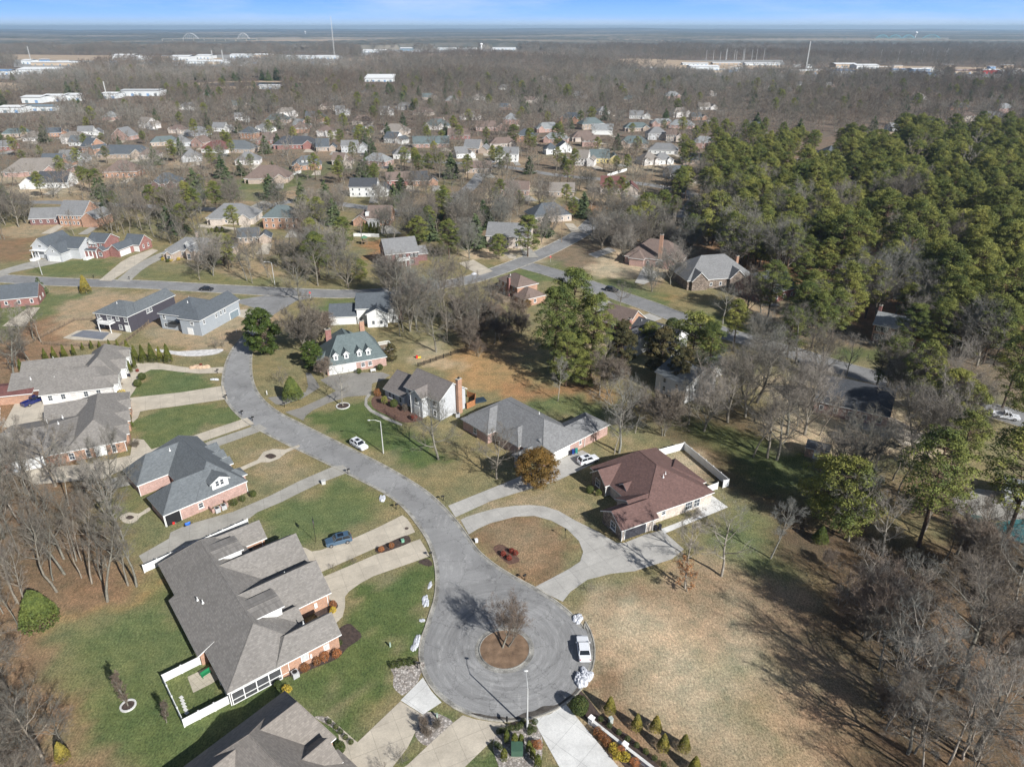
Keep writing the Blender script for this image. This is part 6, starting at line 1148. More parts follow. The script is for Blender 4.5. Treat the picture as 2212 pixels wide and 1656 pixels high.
# the deep woods between the suburb and the fields
def field_pts(y0,y1,area,kinds,hs,gap=.0,xm=.76):
    out=[]; n=int((y1-y0)*(y1+y0)*xm/area)
    for _ in range(n):
        y=math.sqrt(y0*y0+nr.rand()*(y1*y1-y0*y0)); x=(nr.rand()*2-1)*xm*(y+40)
        if gap and (math.sin(x*.011+2.3*math.sin(y*.006))+math.sin(y*.013+x*.004)>gap): continue
        if not clear_at(x,y): continue
        k=kinds[nr.randint(len(kinds))]; o,h0=KIND[k][nr.randint(len(KIND[k])) if k!='far' else patch(x*.5,y*.3)]; out.append((x,y,o,(hs[0]+nr.rand()*(hs[1]-hs[0]))*(1+.18*math.sin(x*.02+y*.007))/h0*(1.3 if k=='far' and y>1200 else 1)))
    return out
wood('bare_woods',field_pts(830,1500,150,['far']*24+['pine','spruce'],(13,19)),'grey leafless woods stretching across beyond the suburb','woods')
wood('distant_woods',field_pts(1500,3600,560,['far'],(15,22)),'far grey woods before the open fields','woods')
# canopy of the farthest forest: a bumpy sheet
CAN=leafmat('far_canopy',(.2,.195,.18),(.12,.14,.13),.012,.95,.35)
_n=CAN.node_tree.nodes; _l=CAN.node_tree.links; _b=_n['Principled BSDF']; _src=_b.inputs['Base Color'].links[0].from_socket; _g=_n.new('ShaderNodeNewGeometry'); _m=_n.new('ShaderNodeMapping'); _m.inputs['Scale'].default_value=(.00035,.0011,0); _l.new(_g.outputs['Position'],_m.inputs[0])
_t=noise(_n,_l,_m.outputs[0],1.,5,.6); _r=ramp(_n,.5,.62,g3(0),g3(.8)); _l.new(_t.outputs[0],_r.inputs[0]); _l.new(mul(_n,_l,_src,(.36,.31,.25),_r.outputs[0],'MIX'),_b.inputs['Base Color'])
nn=220; v=[];f=[]
ys=np.geomspace(3300,25500,nn); 
xs=np.linspace(-1,1,420)
for j,y in enumerate(ys):
    for i,t in enumerate(xs):
        x=t*y*.86; b=math.sin(x*.0016+1.7*math.sin(y*.0009))*math.sin(y*.0011+x*.0004)
        z=8+7*rnd.random()+max(0,b)*14+(y/25500)**3*(34+18*math.sin(t*5+1)+10*math.sin(t*13))*1.
        if not clear_at(x,y): z=-2
        v.append((x,y,z))
for j in range(nn-1):
    for i in range(419):
        a=j*420+i; f.append((a,a+1,a+421,a+420))
tag(link('far_forest',mesh_np('far_forest',v,f,CAN)),'bluish far forest reaching the horizon','forest',None,'stuff')
# ================================================================ CARS
def paint(name,c): 
    m=plain(name,c,.25,.02,1.,4,.6); m.node_tree.nodes['Principled BSDF'].inputs['Coat Weight'].default_value=.6; return m
CG=plain('car_glass',(.015,.018,.022),.06,.1,1,4,.9); TYRE=plain('tyre_rubber',(.02,.02,.02),.8,.1); RIM=plain('alloy_rim',(.5,.5,.52),.3,.05,1,4,.5,.8); HLT=plain('headlight_lens',(.75,.77,.8),.1,.02,1,4,.8); TLT=plain('taillight_lens',(.35,.02,.02),.15,.05,1,4,.8)
def loft(b,secs,m=0):
    n=len(secs[0][1]); i0=len(b.v)
    for x,ps in secs:
        for y,z in ps: b.v.append((x,y,z))
    for s in range(len(secs)-1):
        for k in range(n):
            j=(k+1)%n; a=i0+s*n; b.f.append((a+k,a+n+k,a+n+j,a+j)); b.m.append(m)
    b.f.append(tuple(range(i0,i0+n))); b.m.append(m); e=i0+(len(secs)-1)*n; b.f.append(tuple(range(e+n-1,e-1,-1))); b.m.append(m)
def sec(w,zb,zt,r=.1): return [(-w*.86,zb),(-w,zb+r),(-w,zt-r),(-w*.9,zt),(w*.9,zt),(w,zt-r),(w,zb+r),(w*.86,zb)]
def car(kind,x,y,ang,pm,label,sun=False):
    X_,Y_=G(x,y); 
    r=empty('pickup_truck' if kind=='pickup' else 'parked_car',(X_,Y_,.02),R(ang),label,'pickup truck' if kind=='pickup' else 'car')
    if kind=='pickup': Ln,Wd,Ht,hood,belt=5.8,1.98,1.88,1.15,1.18
    elif kind=='suv': Ln,Wd,Ht,hood,belt=4.85,1.92,1.72,1.05,1.12
    else: Ln,Wd,Ht,hood,belt=4.9,1.86,1.45,.9,.98
    h=Ln/2; w_=Wd/2; b=MB()
    if kind=='pickup':
        S=[(h,sec(w_*.82,.4,.95)),(h*.95,sec(w_*.97,.32,hood-.06)),(h*.55,sec(w_,.3,hood)),(h*.42,sec(w_,.3,belt)),(-h*.2,sec(w_,.3,belt)),(-h*.205,sec(w_,.3,.8)),(-h*.93,sec(w_,.34,.8)),(-h,sec(w_*.95,.4,.8))]
        loft(b,S)
        for sg in (-1,1): b.box(-h*.6,sg*(w_-.06),.75,h*.78,.12,.42)
        b.box(-h*.98,0,.5,.1,Wd*.94,.66)
        g0,g1,gr0,gr1=h*.46,-h*.2,h*.25,-h*.16
    else:
        rb0=.98 if kind=='suv' else .93
        S=[(h,sec(w_*.74,.38,.72)),(h*.96,sec(w_*.9,.28,hood-.14)),(h*.86,sec(w_*.98,.24,hood-.05)),(h*.5,sec(w_,.24,hood+.02)),(h*.36,sec(w_,.24,belt)),(-h*.6,sec(w_,.24,belt+.03)),(-h*.9,sec(w_*.98,.26,belt+(.0 if kind=='suv' else -.02))),(-h*.985,sec(w_*.88,.34,rb0)),(-h,sec(w_*.8,.42,rb0-.2))]
        loft(b,S); g0,g1,gr0,gr1=(h*.42,-h*.93,h*.14,-h*.76) if kind=='suv' else (h*.42,-h*.7,h*.14,-h*.48)
    # roof panel and pillars in body colour over the glass
    zt=Ht; rw=w_*.78
    b.prism([(gr0,-rw),(gr0,rw),(gr1,rw),(gr1,-rw)][::-1],zt-.05,zt+.01)
    b.prism([(gr0+.08,-rw*.8),(gr0+.08,rw*.8),(gr0,rw),(gr0,-rw)],zt-.06,zt-.02)
    for sg in (-1,1):
        for xa,xb in ((g0,gr0),(g1,gr1),((g0+g1)/2,(gr0+gr1)/2)): b.tube((xa,sg*w_*.93,belt-.02),(xb,sg*rw*.99,zt-.03),.06,.05,5)
    link('body',b.mesh('body',pm),r)
    b=MB(); b.v=[(g0,-w_*.92,belt-.04),(g0,w_*.92,belt-.04),(g1,w_*.92,belt-.04),(g1,-w_*.92,belt-.04),(gr0,-rw,zt-.03),(gr0,rw,zt-.03),(gr1,rw,zt-.03),(gr1,-rw,zt-.03)]
    b.f=[(0,1,5,4),(1,2,6,5),(2,3,7,6),(3,0,4,7),(4,5,6,7)]; b.m=[0]*5; link('window',b.mesh('window',CG),r)
    if sun: b=MB(); b.box((gr0*.35+gr1*.3),0,zt+.012,abs(gr0-gr1)*.5,rw*1.25,.015); link('sunroof',b.mesh('sunroof',CG),r)
    for sx in (.62,-.6):
        for sg in (-1,1):
            b=MB(); rr_=.36 if kind!='pickup' else .4; c=(h*sx,sg*(w_-.12),rr_); b.tube((c[0],c[1]-.12*sg,rr_),(c[0],c[1]+.14*sg,rr_),rr_,rr_,14); o=link('wheel',b.mesh('tyre',TYRE),r)
            b=MB(); b.tube((c[0],c[1]+.05*sg,rr_),(c[0],c[1]+.155*sg,rr_),rr_*.62,rr_*.58,10); link('rim',b.mesh('rim',RIM),o)
    for sg in (-1,1):
        b=MB(); b.box(h*.93,sg*w_*.68,hood-.3,.12,.36,.14,-sg*.35); link('headlight',b.mesh('headlight',HLT),r)
        b=MB(); b.box(-h*.975,sg*w_*.72,.72 if kind!='suv' else .8,.1,.3,.2,sg*.2); link('taillight',b.mesh('taillight',TLT),r)
        b=MB(); b.box(h*.3,sg*(w_+.09),belt,.16,.2,.14); link('wing_mirror',b.mesh('wing_mirror',pm),r)
    b=MB(); b.box(h*.985,0,.5,.06,Wd*.5,.2); link('grille',b.mesh('grille',BLACK),r)
    return r
CW=paint('white_car_paint',(.75,.76,.78)); CB=paint('blue_grey_car_paint',(.06,.11,.17)); CK=paint('black_car_paint',(.02,.023,.03)); CBL=paint('blue_truck_paint',(.012,.02,.11)); CS=paint('silver_car_paint',(.5,.52,.55))
car('suv',776,965,-43,CW,'white car with dark sunroof parked on the street by the curved lamp post',True)
car('suv',732,1172,203,CB,'blue-grey car on the driveway of the long brown-roofed brick house',True)
car('sedan',1260,1406,91,CW,'white saloon parked at the kerb on the right of the turning circle')
car('suv',1270,998,27,CW,'white car beside the red-brown roof on the grey ranch driveway',True)
car('sedan',447,627,-6,CK,'black car on the far street above the walk-out houses'); car('pickup',75,870,62,CBL,'dark blue pickup in front of the brown garage door')
car('suv',1321,629,-32,CK,'dark car parked on the right-hand street under a bare tree'); car('pickup',2171,903,-24,CW,'white pickup parked by the street at the right edge')
car('sedan',1062,352,-15,CS,'silver car on the upper street before the white colonial'); car('sedan',1079,356,-15,CK,'dark car on the upper street before the white colonial'); car('suv',460,331,5,CW,'white car before the white garage of the maroon-roofed house'); car('sedan',853,468,10,CS,'grey car near the brown-roofed sun room house'); car('sedan',756,318,5,CW,'pale car on the far street behind the slate roofs')
# ================================================================ STREET AND GARDEN FURNITURE
def lamp(x,y,h,ad,label,al=2.2):
    X_,Y_=G(x,y); r=empty('street_lamp',(X_,Y_,0),0,label,'street lamp'); b=MB(); b.tube((X_,Y_,0),(X_,Y_,h),.13,.08,8); b.build('pole',GALV,r)
    dx,dy=math.cos(R(ad)),math.sin(R(ad)); b=MB(); b.tube((X_,Y_,h-.1),(X_+dx*al*.5,Y_+dy*al*.5,h+.35),.05,.045,6); b.tube((X_+dx*al*.5,Y_+dy*al*.5,h+.35),(X_+dx*al,Y_+dy*al,h+.4),.045,.04,6); b.build('arm',GALV,r)
    b=MB(); b.sphere((X_+dx*(al+.25),Y_+dy*(al+.25),h+.38),.36,8,5,(1,.5,.4)); b.build('lamp_head',GALV,r)
lamp(1138.7,1573.6,7.9,95,'tall steel street lamp at the bottom edge of the turning circle'); lamp(828.3,979,8.25,185,'white street lamp with bent arm beside the white car on the street'); lamp(91.3,594,9,150,'leaning white street lamp before the pale craftsman house'); lamp(594,616,8.6,185,'street lamp on the far street by the bare yard')
def post(x,y,h,r_,m,name,label,cat): X_,Y_=G(x,y); b=MB(); b.tube((X_,Y_,0),(X_,Y_,h),r_,r_*.8,8); return tag(b.build(name,m),label,cat)
post(1213,523,10,.14,WOODF,'utility_pole','brown utility pole near the street intersection','pole')
def mailbox(x,y,ang,label,m=BLACK):
    X_,Y_=G(x,y); r=empty('mailbox',(X_,Y_,0),0,label,'mailbox'); b=MB(); b.box(X_,Y_,0,.11,.11,1.15); b.build('post',m,r)
    b=MB(); a=R(ang); b.box(X_+.12*math.cos(a),Y_+.12*math.sin(a),1.0,.62,.24,.2,a); b.tube((X_+.43*math.cos(a),Y_+.43*math.sin(a),1.2),(X_-.19*math.cos(a),Y_-.19*math.sin(a),1.2),.12,.12,10); b.build('box',m,r)
for x,y,a,l in ((752,1023,30,'twin black mailbox at the top corner of the lawn with the flagpole'),(958,1081,200,'black mailbox at the kerb left of the ranch house driveway'),(856,1099,20,'mailbox with small bushes at the kerb, by the melting snow heap'),(929,1204,20,'black mailbox in a mulch ring at the kerb below the twin driveways'),
  (1134,1252,220,'black mailbox on a stone base by the circular drive lawn'),(903,1443,10,'mailbox in the rock bed left of the turning circle'),(1095,1566,90,'black mailbox between the bottom driveways'),(488,862,10,'mailbox at the end of the pebble strip'),(470,806,10,'mailbox where the curved front path meets the street'),(523,896,10,'mailbox at the lower corner of the second left lawn'),(546,909,10,'mailbox between the two narrow drives on the left'),(615,879,190,'mailbox opposite the bushy evergreen'),(203,601,-80,'black mailbox on the far street by the wide pale driveway'),(280,604,-80,'mailbox beside the older driveway on the far street')): mailbox(x,y,a,l)
def pedestal(x,y,lab,c=(.3,.38,.32),s=.22,h=.75):
    X_,Y_=G(x,y); b=MB(); b.box(X_,Y_,0,s,s,h,.4); b.box(X_,Y_,h,s*1.15,s*1.15,.06,.4); tag(b.build('utility_pedestal',plain('pedestal_%d'%int(c[0]*100),c,.6,.1)),lab,'utility box')
pedestal(843,1396,'pale green utility pedestal on the lawn beside the snow strip'); pedestal(699,1044,'grey utility box on the lawn corner beside the old driveway',(.5,.5,.48),.8,.7); pedestal(511,718,'thin white marker post at the outside of the street bend',(.7,.7,.7),.14,1.1); pedestal(577,852,'white marker post inside the street bend',(.7,.7,.7),.16,1.1); pedestal(1319,1560,'grey utility box by the pillar wall',(.42,.45,.42),.5,.9); pedestal(944,1549,'green utility pedestal in the rock bed between bottom driveways'); pedestal(1029,1170,'white box at the end of the circular drive verge',(.7,.7,.7),.5,.6); pedestal(1139,1568,'white utility post at the foot of the bottom street lamp',(.7,.7,.7),.25,1.2); pedestal(870,1170,'green utility box in the mulch strip between twin driveways',(.2,.4,.28),.5,.5)
X_,Y_=G(1117,1624); r=empty('transformer',(X_,Y_,0),0,'dark green transformer cabinet ringed by small conifers in the bottom rock bed','transformer box'); b=MB(); b.box(X_,Y_,.0,1.8,1.7,.12); b.build('pad',CURB,r); b=MB(); b.box(X_,Y_,.12,1.5,1.4,1.0); b.box(X_,Y_,1.12,1.56,1.46,.08); b.build('cabinet',plain('transformer_green',(.06,.12,.08),.5,.1),r)
# flagpole
X_,Y_=G(682.7,1171); r=empty('flagpole',(X_,Y_,0),0,'dark flagpole with a small striped flag on the lawn above the blue car','flagpole'); b=MB(); b.tube((X_,Y_,0),(X_,Y_,5.7),.05,.03,8); b.sphere((X_,Y_,5.75),.08); b.build('pole',BLACK,r)
b=MB()
for i in range(13):
    for k in range(6):
        if i>=6 and k<2.4 and False: continue
        x0,x1=.04+.22*k,.04+.22*(k+1); wv=lambda x:.07*math.sin(x*5); z0=4.5+i*.077; q=[(x0,wv(x0),z0-x0*.12),(x1,wv(x1),z0-x1*.12),(x1,wv(x1),z0+.077-x1*.12),(x0,wv(x0),z0+.077-x0*.12)]
        mi=2 if (i>=6 and k<3) else (0 if i%2==0 else 1); ca_,sa_=math.cos(-1.2),math.sin(-1.2); b.face([(X_+p[0]*ca_-p[1]*sa_,Y_+p[0]*sa_+p[1]*ca_,p[2]) for p in q],mi)
b.build('flag',[plain('flag_red',(.5,.03,.04),.8,.05),plain('flag_white',(.7,.7,.7),.8,.05),plain('flag_blue',(.03,.04,.2),.8,.05)],r)
# fences
def panel_fence(pts,h,label,zp=0,m=WHITE,step=2.4,name='vinyl_fence',solid=True,rails=3,ph=None):
    P=[p if isinstance(p,tuple) and abs(p[0])<1e9 else p for p in pts]; c=P[0]; r=empty(name,(c[0],c[1],0),0,label,'fence'); b=MB(); q=MB()
    for i in range(len(P)-1):
        A,B=P[i],P[i+1]; ln=math.hypot(B[0]-A[0],B[1]-A[1]); an=math.atan2(B[1]-A[1],B[0]-A[0]); n=max(1,round(ln/step))
        if solid: b.box((A[0]+B[0])/2,(A[1]+B[1])/2,.06,ln,.05,h-.06,an); b.box((A[0]+B[0])/2,(A[1]+B[1])/2,h,ln,.1,.06,an)
        else:
            for k in range(rails): b.box((A[0]+B[0])/2,(A[1]+B[1])/2,h*(k+.7)/rails-.06,ln,.05,.13 if rails<4 else .04,an)
            if rails>3:
                for k in range(int(ln/.3)): b.box(A[0]+(B[0]-A[0])*k/int(ln/.3),A[1]+(B[1]-A[1])*k/int(ln/.3),.05,.03,.03,h-.05,an)
        for k in range(n+1): q.box(A[0]+(B[0]-A[0])*k/n,A[1]+(B[1]-A[1])*k/n,0,.15,.15,h+.14,an); q.box(A[0]+(B[0]-A[0])*k/n,A[1]+(B[1]-A[1])*k/n,h+.14,.2,.2,.05,an)
    b.build('panel' if solid else 'rail',m,r); q.build('post',m,r); r.children[-1]['kind']='stuff' if 0 else 'thing'; return r
Gz=lambda ox,oy,k,pts,z:[G((ox+x/k)*.72,(oy+y/k)*.72,z) for x,y in pts]
panel_fence(Gz(460,1860,4,[(545,440),(100,658),(350,1190),(905,905)],1.5),1.5,'white vinyl fence around the little back patio of the long brick house')
panel_fence([G(308,1221,1.6),G(534,1121,1.6)],1.6,'long white vinyl fence between the old driveway and the long brick house')
panel_fence([F3.p(21.7,20.7),F3.p(30.7,20.4)],1.8,'white vinyl fence run going up behind the red-roofed house'); panel_fence([F3.p(30.8,20.3),F3.p(29.6,4.8),F3.p(28.3,4.9)],1.8,'long white vinyl fence run on the far side of the red-roofed house yard'); panel_fence([F3.p(27.,5.1),F3.p(23.6,5.)],1.6,'short white fence at the back corner of the red-roofed house')
g7=lambda *p:GQ(0,800,2.76,p)
panel_fence(g7((130,700),(350,585),(460,530),(620,448),(770,440)),1.1,'brown three-rail wooden fence climbing behind the dark walk-out house',m=WOODF,name='rail_fence',solid=False)
panel_fence(g7((355,645),(560,655),(990,668),(1215,492),(1290,410)),1.1,'brown three-rail wooden fence below the covered pool',m=WOODF,name='rail_fence',solid=False)
panel_fence(r8((1530,692),(1680,640),(1860,577),(2010,547)),1.2,'black iron fence across the back gardens',m=BLACK,name='iron_fence',solid=False,rails=5)
panel_fence(r10((1510,1312),(1640,1245)),1.7,'white fence beside the tall-chimney house'); panel_fence(r10((890,500),(1050,450)),1.8,'white fence among the upper bare trees'); panel_fence(r5b((860,992),(1070,998)),1.5,'pale fence behind the bare yard with the playset'); panel_fence(r5b((350,490),(425,465)),1.7,'white fence beside the white-dormered brick house')
panel_fence(r10((-100,1420),(40,1560),(120,1570)),1.1,'weathered timber fence of the brick corner house',m=WOODF,name='rail_fence',solid=False); panel_fence(GQ(700,850,2.76,[(1940,940),(2005,960),(2000,1010),(1935,1040)]),1.6,'orange-brown timber fence behind the taupe house',m=plain('cedar_boards',(.36,.16,.07),.8,.3,3),name='timber_fence'); panel_fence(g7((0,1290),(2,1180)),1.,'white gate at the left edge')
# low wall with pillars
SW=stone((.62,.6,.58)); rt=empty('garden_wall',(*G(1277,1560),0),0,'low pale stone wall with square pillars along the bottom right driveway','wall'); PP=[G(1277,1562),G(1349,1619),G(1428,1680),G(1510,1742)]
b=MB(); c_=MB()
for i in range(3):
    A,B=PP[i],PP[i+1]; ln=math.hypot(B[0]-A[0],B[1]-A[1])-.7; an=math.atan2(B[1]-A[1],B[0]-A[0]); b.box((A[0]+B[0])/2,(A[1]+B[1])/2,0,ln,.3,.7,an); c_.box((A[0]+B[0])/2,(A[1]+B[1])/2,.7,ln,.42,.1,an)
b.build('wall_panel',SW,rt)
for p in PP: q=MB(); q.box(p[0],p[1],0,.62,.62,1.1,an); q.box(p[0],p[1],1.1,.76,.76,.14,an); q.build('pillar',SW,rt)
c_.build('coping',CONCW,rt)
# shrubs and small conifers, one by one
S=lambda k,x,y,h,lab,grp=None,wide=1.: plant(k,*G(x,y),h,lab,'shrub',grp,wide=wide)
for x,y,h,l in ((1317,1538,3.2,'first golden conifer from the turning circle, right of the round shrub'),(1375,1574,3.,'second golden conifer in the nearer row along the pillar wall'),(1416,1577,3.,'golden conifer nearest the tan lot, back row'),(1432,1618,3.1,'third golden conifer in the nearer row'),(1477,1619,3.1,'second golden conifer in the back row'),(1499,1668,3.2,'golden conifer cut by the bottom edge')): S('gold',x,y,h,l)
S('bigball',1251,1537,2.6,'big clipped round shrub at the lower right of the turning circle')
for x,y,k,l in ((1291,1586,'rust','orange-brown shrub in front of the pillar wall'),(1302,1598,'rust','small tan tuft in front of the pillar wall'),(1311,1609,'rust','brown dried tuft in front of the pillar wall'),(1325,1622,'yellow','yellow tuft, upper of the cluster by the pillar wall'),(1340,1626,'rust','orange tuft in the cluster by the pillar wall'),(1333,1636,'yellow','middle yellow tuft by the pillar wall'),(1350,1641,'yellow','largest yellow tuft by the pillar wall'),(1370,1652,'rust','orange tuft at the bottom edge by the pillar wall')): S(k,x,y,1.3,l)
for i in range(11): S('ball',1297+i*19.5,1556+i*14.,.8,'small dark round shrub behind the pillar wall','small shrubs behind the pillar wall')
for i,(x,y) in enumerate(((1070,740),(1130,790),(1195,795),(1270,796),(1335,790),(1402,801))): S('arbor',.2609*x,576+.2609*y,(5.2,5.4,5.7,6.2,5.,6.2)[i],'tall pointed arborvitae in the row by the rock swale','arborvitae row by the rock swale',.95)
for i,(x,y) in enumerate(((385,780),(460,775),(545,770),(620,740),(690,692),(765,684),(830,677),(910,672),(978,672),(185,870))): S('arbor',.2609*x,576+.2609*y,(4,4.4,4.8,3.8,2.6,3.,2.6,2.8,2.8,4)[i],'small pointed arborvitae behind the white brick house','arborvitae row behind the white brick house',.95)
S('arbor',283,805,3.8,'left arborvitae at the entrance ring of the white brick house',None,.8); S('arbor',293,797,3.8,'right arborvitae at the entrance ring of the white brick house',None,.8)
rbp=lambda x,y:(864+.2609*x,1224+.2609*y)
for x,y,h in ((885,1450,2.3),(950,1475,2.4),(1003,1472,2.2),(862,1600,2.4),(1068,1530,2.2),(1100,1585,2.2),(1140,1660,2.6)): S('column',*rbp(x,y),h,'narrow green column conifer around the transformer cabinet','column conifers in the bottom rock bed')
for x,y in ((820,1375),(848,1368),(890,1362),(930,1348),(970,1345),(1000,1328),(1075,1340),(1110,1358),(1075,1380),(1118,1295),(1020,1292),(800,1485),(825,1505)): S('ball',*rbp(x,y),.85,'small round boxwood in the bottom rock bed','boxwoods in the bottom rock bed')
S('rust',*rbp(1140,1495),1.3,'orange-red shrub in the bottom rock bed'); S('rust',*rbp(1110,1480),1.,'smaller orange shrub in the bottom rock bed')
for x,y,l in ((210,1330,'left bare bush in the rock bed between bottom driveways'),(300,1345,'right bare bush in the rock bed between bottom driveways'),(235,1410,'lowest bare bush in the rock bed between bottom driveways')): S('dense',*rbp(x,y),1.9,l)
z3p=lambda x,y:((700+x/4)*.72,(1886+y/4)*.72)
for x,y,k,h,l in ((1105,370,'rust',1.5,'tall rusty grass tuft by the brick side wall'),(1012,420,'rust',1.3,'middle rusty grass tuft by the brick side wall'),(865,500,'rust',1.4,'left rusty grass tuft by the brick side wall'),(1245,330,'rust',1.4,'rusty tuft at the house corner'),(1275,190,'ball',1.,'green ball shrub at the house corner bed'),(650,760,'yellow',1.3,'yellow-green bush at the top of the bottom house roof'),(540,700,'bigball',1.2,'dark shrub by the satellite dish'),(1265,1480,'bigball',1.8,'yellow-green bush at the front door of the bottom house')): S(k,*z3p(x,y),h,l)
for x,y in ((1920,460),(1985,455),(2050,430),(2115,430),(2170,415)): S('ball',*z3p(x,y),1.,'dark round shrub edging the left rock bed','round shrubs on the left rock bed')
for x,y in ((1155,1130),(1235,1190),(1290,1250),(1350,1315),(1415,1375)): S('ball',*z3p(x,y),.75,'small yellow-green plant in the curved border of the bottom house','border plants of the bottom house')
z4p=lambda x,y:((300+x/4)*.72,(1260+y/4)*.72)
S('ball',*z4p(1615,1020),1.5,'round shrub left of the corner, pink brick house'); S('ball',*z4p(1715,970),1.3,'round shrub at the corner, pink brick house'); S('bigball',*z4p(1840,915),1.4,'green bush round the corner of the pink brick house')
r6p=lambda x,y:(504+.2609*x,1008+.2609*y); r8p=lambda x,y:(504+.2609*x,612+.2609*y); r7p=lambda x,y:(.2609*x,576+.2609*y); r9p=lambda x,y:(1008+.2609*x,936+.2609*y)
S('rust',*r6p(830,1160),1.3,'brown tuft at the curl of the front path'); S('yellow',*r6p(828,1205),1.1,'yellowish tuft at the curl of the front path'); S('rust',*r6p(1225,700),1.1,'left tan mound plant in the driveway strip'); S('rust',*r6p(1312,668),1.1,'right tan mound plant in the driveway strip')
for x,y,k,h,l in ((1040,745,'bigball',1.5,'low dark hedge bush by the garage of the four-dormer house'),(1215,715,'bigball',1.7,'dark bush right of the white bench, four-dormer house'),(1310,650,'cedar',5.5,'large loose evergreen at the deck of the four-dormer house'),(1255,1000,'lowpine',2.2,'leafy green shrub in the taupe house bed'),(1330,1020,'bigball',2.,'dark green shrub in the taupe house bed'),(1195,930,'rust',2.,'tan dried grass clump in the taupe house bed'),(1500,1130,'red',1.6,'reddish shrub by the taupe house door'),(1425,1060,'dense',2.,'dark twiggy shrub in the taupe house bed')): S(k,*r8p(x,y),h,l)
for x,y,k,h,l in ((1180,935,'bigball',2.,'upper round hedge by the front court, white brick house'),(1145,990,'bigball',2.,'lower round hedge by the front court, white brick house'),(1012,1075,'yellow',2.,'bright yellow bush by the front court'),(1140,870,'red',.9,'ring of red plants at the entrance circle'),(1058,1225,'bigball',1.8,'top hedge bush along the wide brown roof'),(1065,1275,'bigball',1.8,'middle hedge bush along the wide brown roof'),(1075,1325,'bright',2.2,'orange-green hedge bush along the wide brown roof'),(1130,1500,'dense',2.2,'brown bare bush in the path curl, orange brick house'),(1665,820,'red',.8,'low reddish plants among tan boulders')): S(k,*r7p(x,y),h,l)
for x,y in ((305,1010),(372,985),(405,1005),(352,1045)): S('red',*r9p(x,y),1.0,'bright red shrub in the oval bed of the circular drive lawn','red shrubs in the oval bed')
S('bigball',*r9p(1020,490),1.6,'yellow-green shrub in the shaded corner of the red-roofed house'); S('lowpine',*r9p(1090,520),1.6,'second shaded shrub of the red-roofed house')
S('bronze',1080+.2609*225,252+.2609*1590,3.,'orange-green bush by the brick corner house garage')
for x,y in ((1730,985),(1760,975),(1800,960),(1845,965)): S('column',.2609*x,252+.2609*y,3.2,'narrow conifer behind the tan brick house','narrow conifers behind the tan brick house',1.3)
for x,y in ((950,975),(975,975),(1005,978),(1035,978),(1065,978)): S('arbor',540+.2609*x,252+.2609*y,6,'dark narrow conifer in the row below the sun room','conifer row below the sun room')
for x in (20,45,70,2140,2120): S('column',.2609*(x+2030) if x<1000 else .2609*x,252+.2609*555,2.4,'clipped narrow shrub along the brown-roofed brick house','clipped shrubs above the striped lawn',1.5)
for x,y in ((1350,1190),(1390,1205),(1420,1200),(1480,1190)): S('yellow' if x!=1390 else 'bigball',.2609*x,252+.2609*y,1.4,'low clipped bush before the tan brick house','low bushes before the tan brick house')
# snow left at the kerbs
def snow(x,y,sx,sy,sz,a,lab):
    X_,Y_=G(x,y); b=MB(); c,s_=math.cos(R(a)),math.sin(R(a))
    for _ in range(16):
        u,v=rnd.uniform(-1,1)*.62,rnd.uniform(-1,1)*.62; q=(1-.5*(u*u+v*v)); b.sphere((X_+u*sx*c-v*sy*s_,Y_+u*sx*s_+v*sy*c,0),1,9,6,(sx*.38*q+.05,sy*.38*q+.05,sz*q*rnd.uniform(.6,1)),0,.35)
    tag(b.build('snow_heap',SNOW),lab,'snow heap')
snow(1249,1336,1.0,1.2,.5,-40,'small melting snow heap on the right kerb of the turning circle'); snow(1259,1464,1.5,2.2,.9,-35,'largest dirty snow heap at the kerb below the white saloon'); snow(929,1263,.3,1.1,.15,-8,'thin snow patch on the lawn edge, uppermost'); snow(919,1297,.6,1.6,.3,12,'long snow patch on the lawn edge'); snow(912,1339,.5,.4,.15,0,'tiny snow patch on the lawn edge'); snow(899,1388,.6,1.9,.3,-12,'snow strip beside the kerb left of the turning circle'); snow(826,1077,.7,1.6,.4,15,'snow heap where the street begins to widen'); snow(463,820,1.6,.5,.4,0,'snow remains at the corner of the first left lawn'); snow(1024,592,1.4,.8,.6,30,'snow heap on the verge near the intersection')
def rocks(pts,s,m,lab,cat='boulder',grp='boulders'):
    for x,y in pts: X_,Y_=G(x,y); b=MB(); b.sphere((X_,Y_,s*.2),s*rnd.uniform(.6,1.1),7,5,(1,.8,.6),0,.3); tag(b.build('boulder',m),lab,cat,grp)
rocks([r7p(x,828+rnd.random()*14) for x in range(1590,1730,14)],1.,plain('tan_boulder',(.5,.36,.25),.9,.2),'tan boulder in the row on the first left lawn','boulder','tan boulders on the first left lawn'); rocks([z3p(x,y) for x,y in ((1945,520),(2010,600),(2070,640),(2100,500),(1980,700))],.25,plain('grey_boulder',(.3,.27,.25),.9,.2),'small dark stone in the left rock bed','stone','dark stones in the left rock bed')
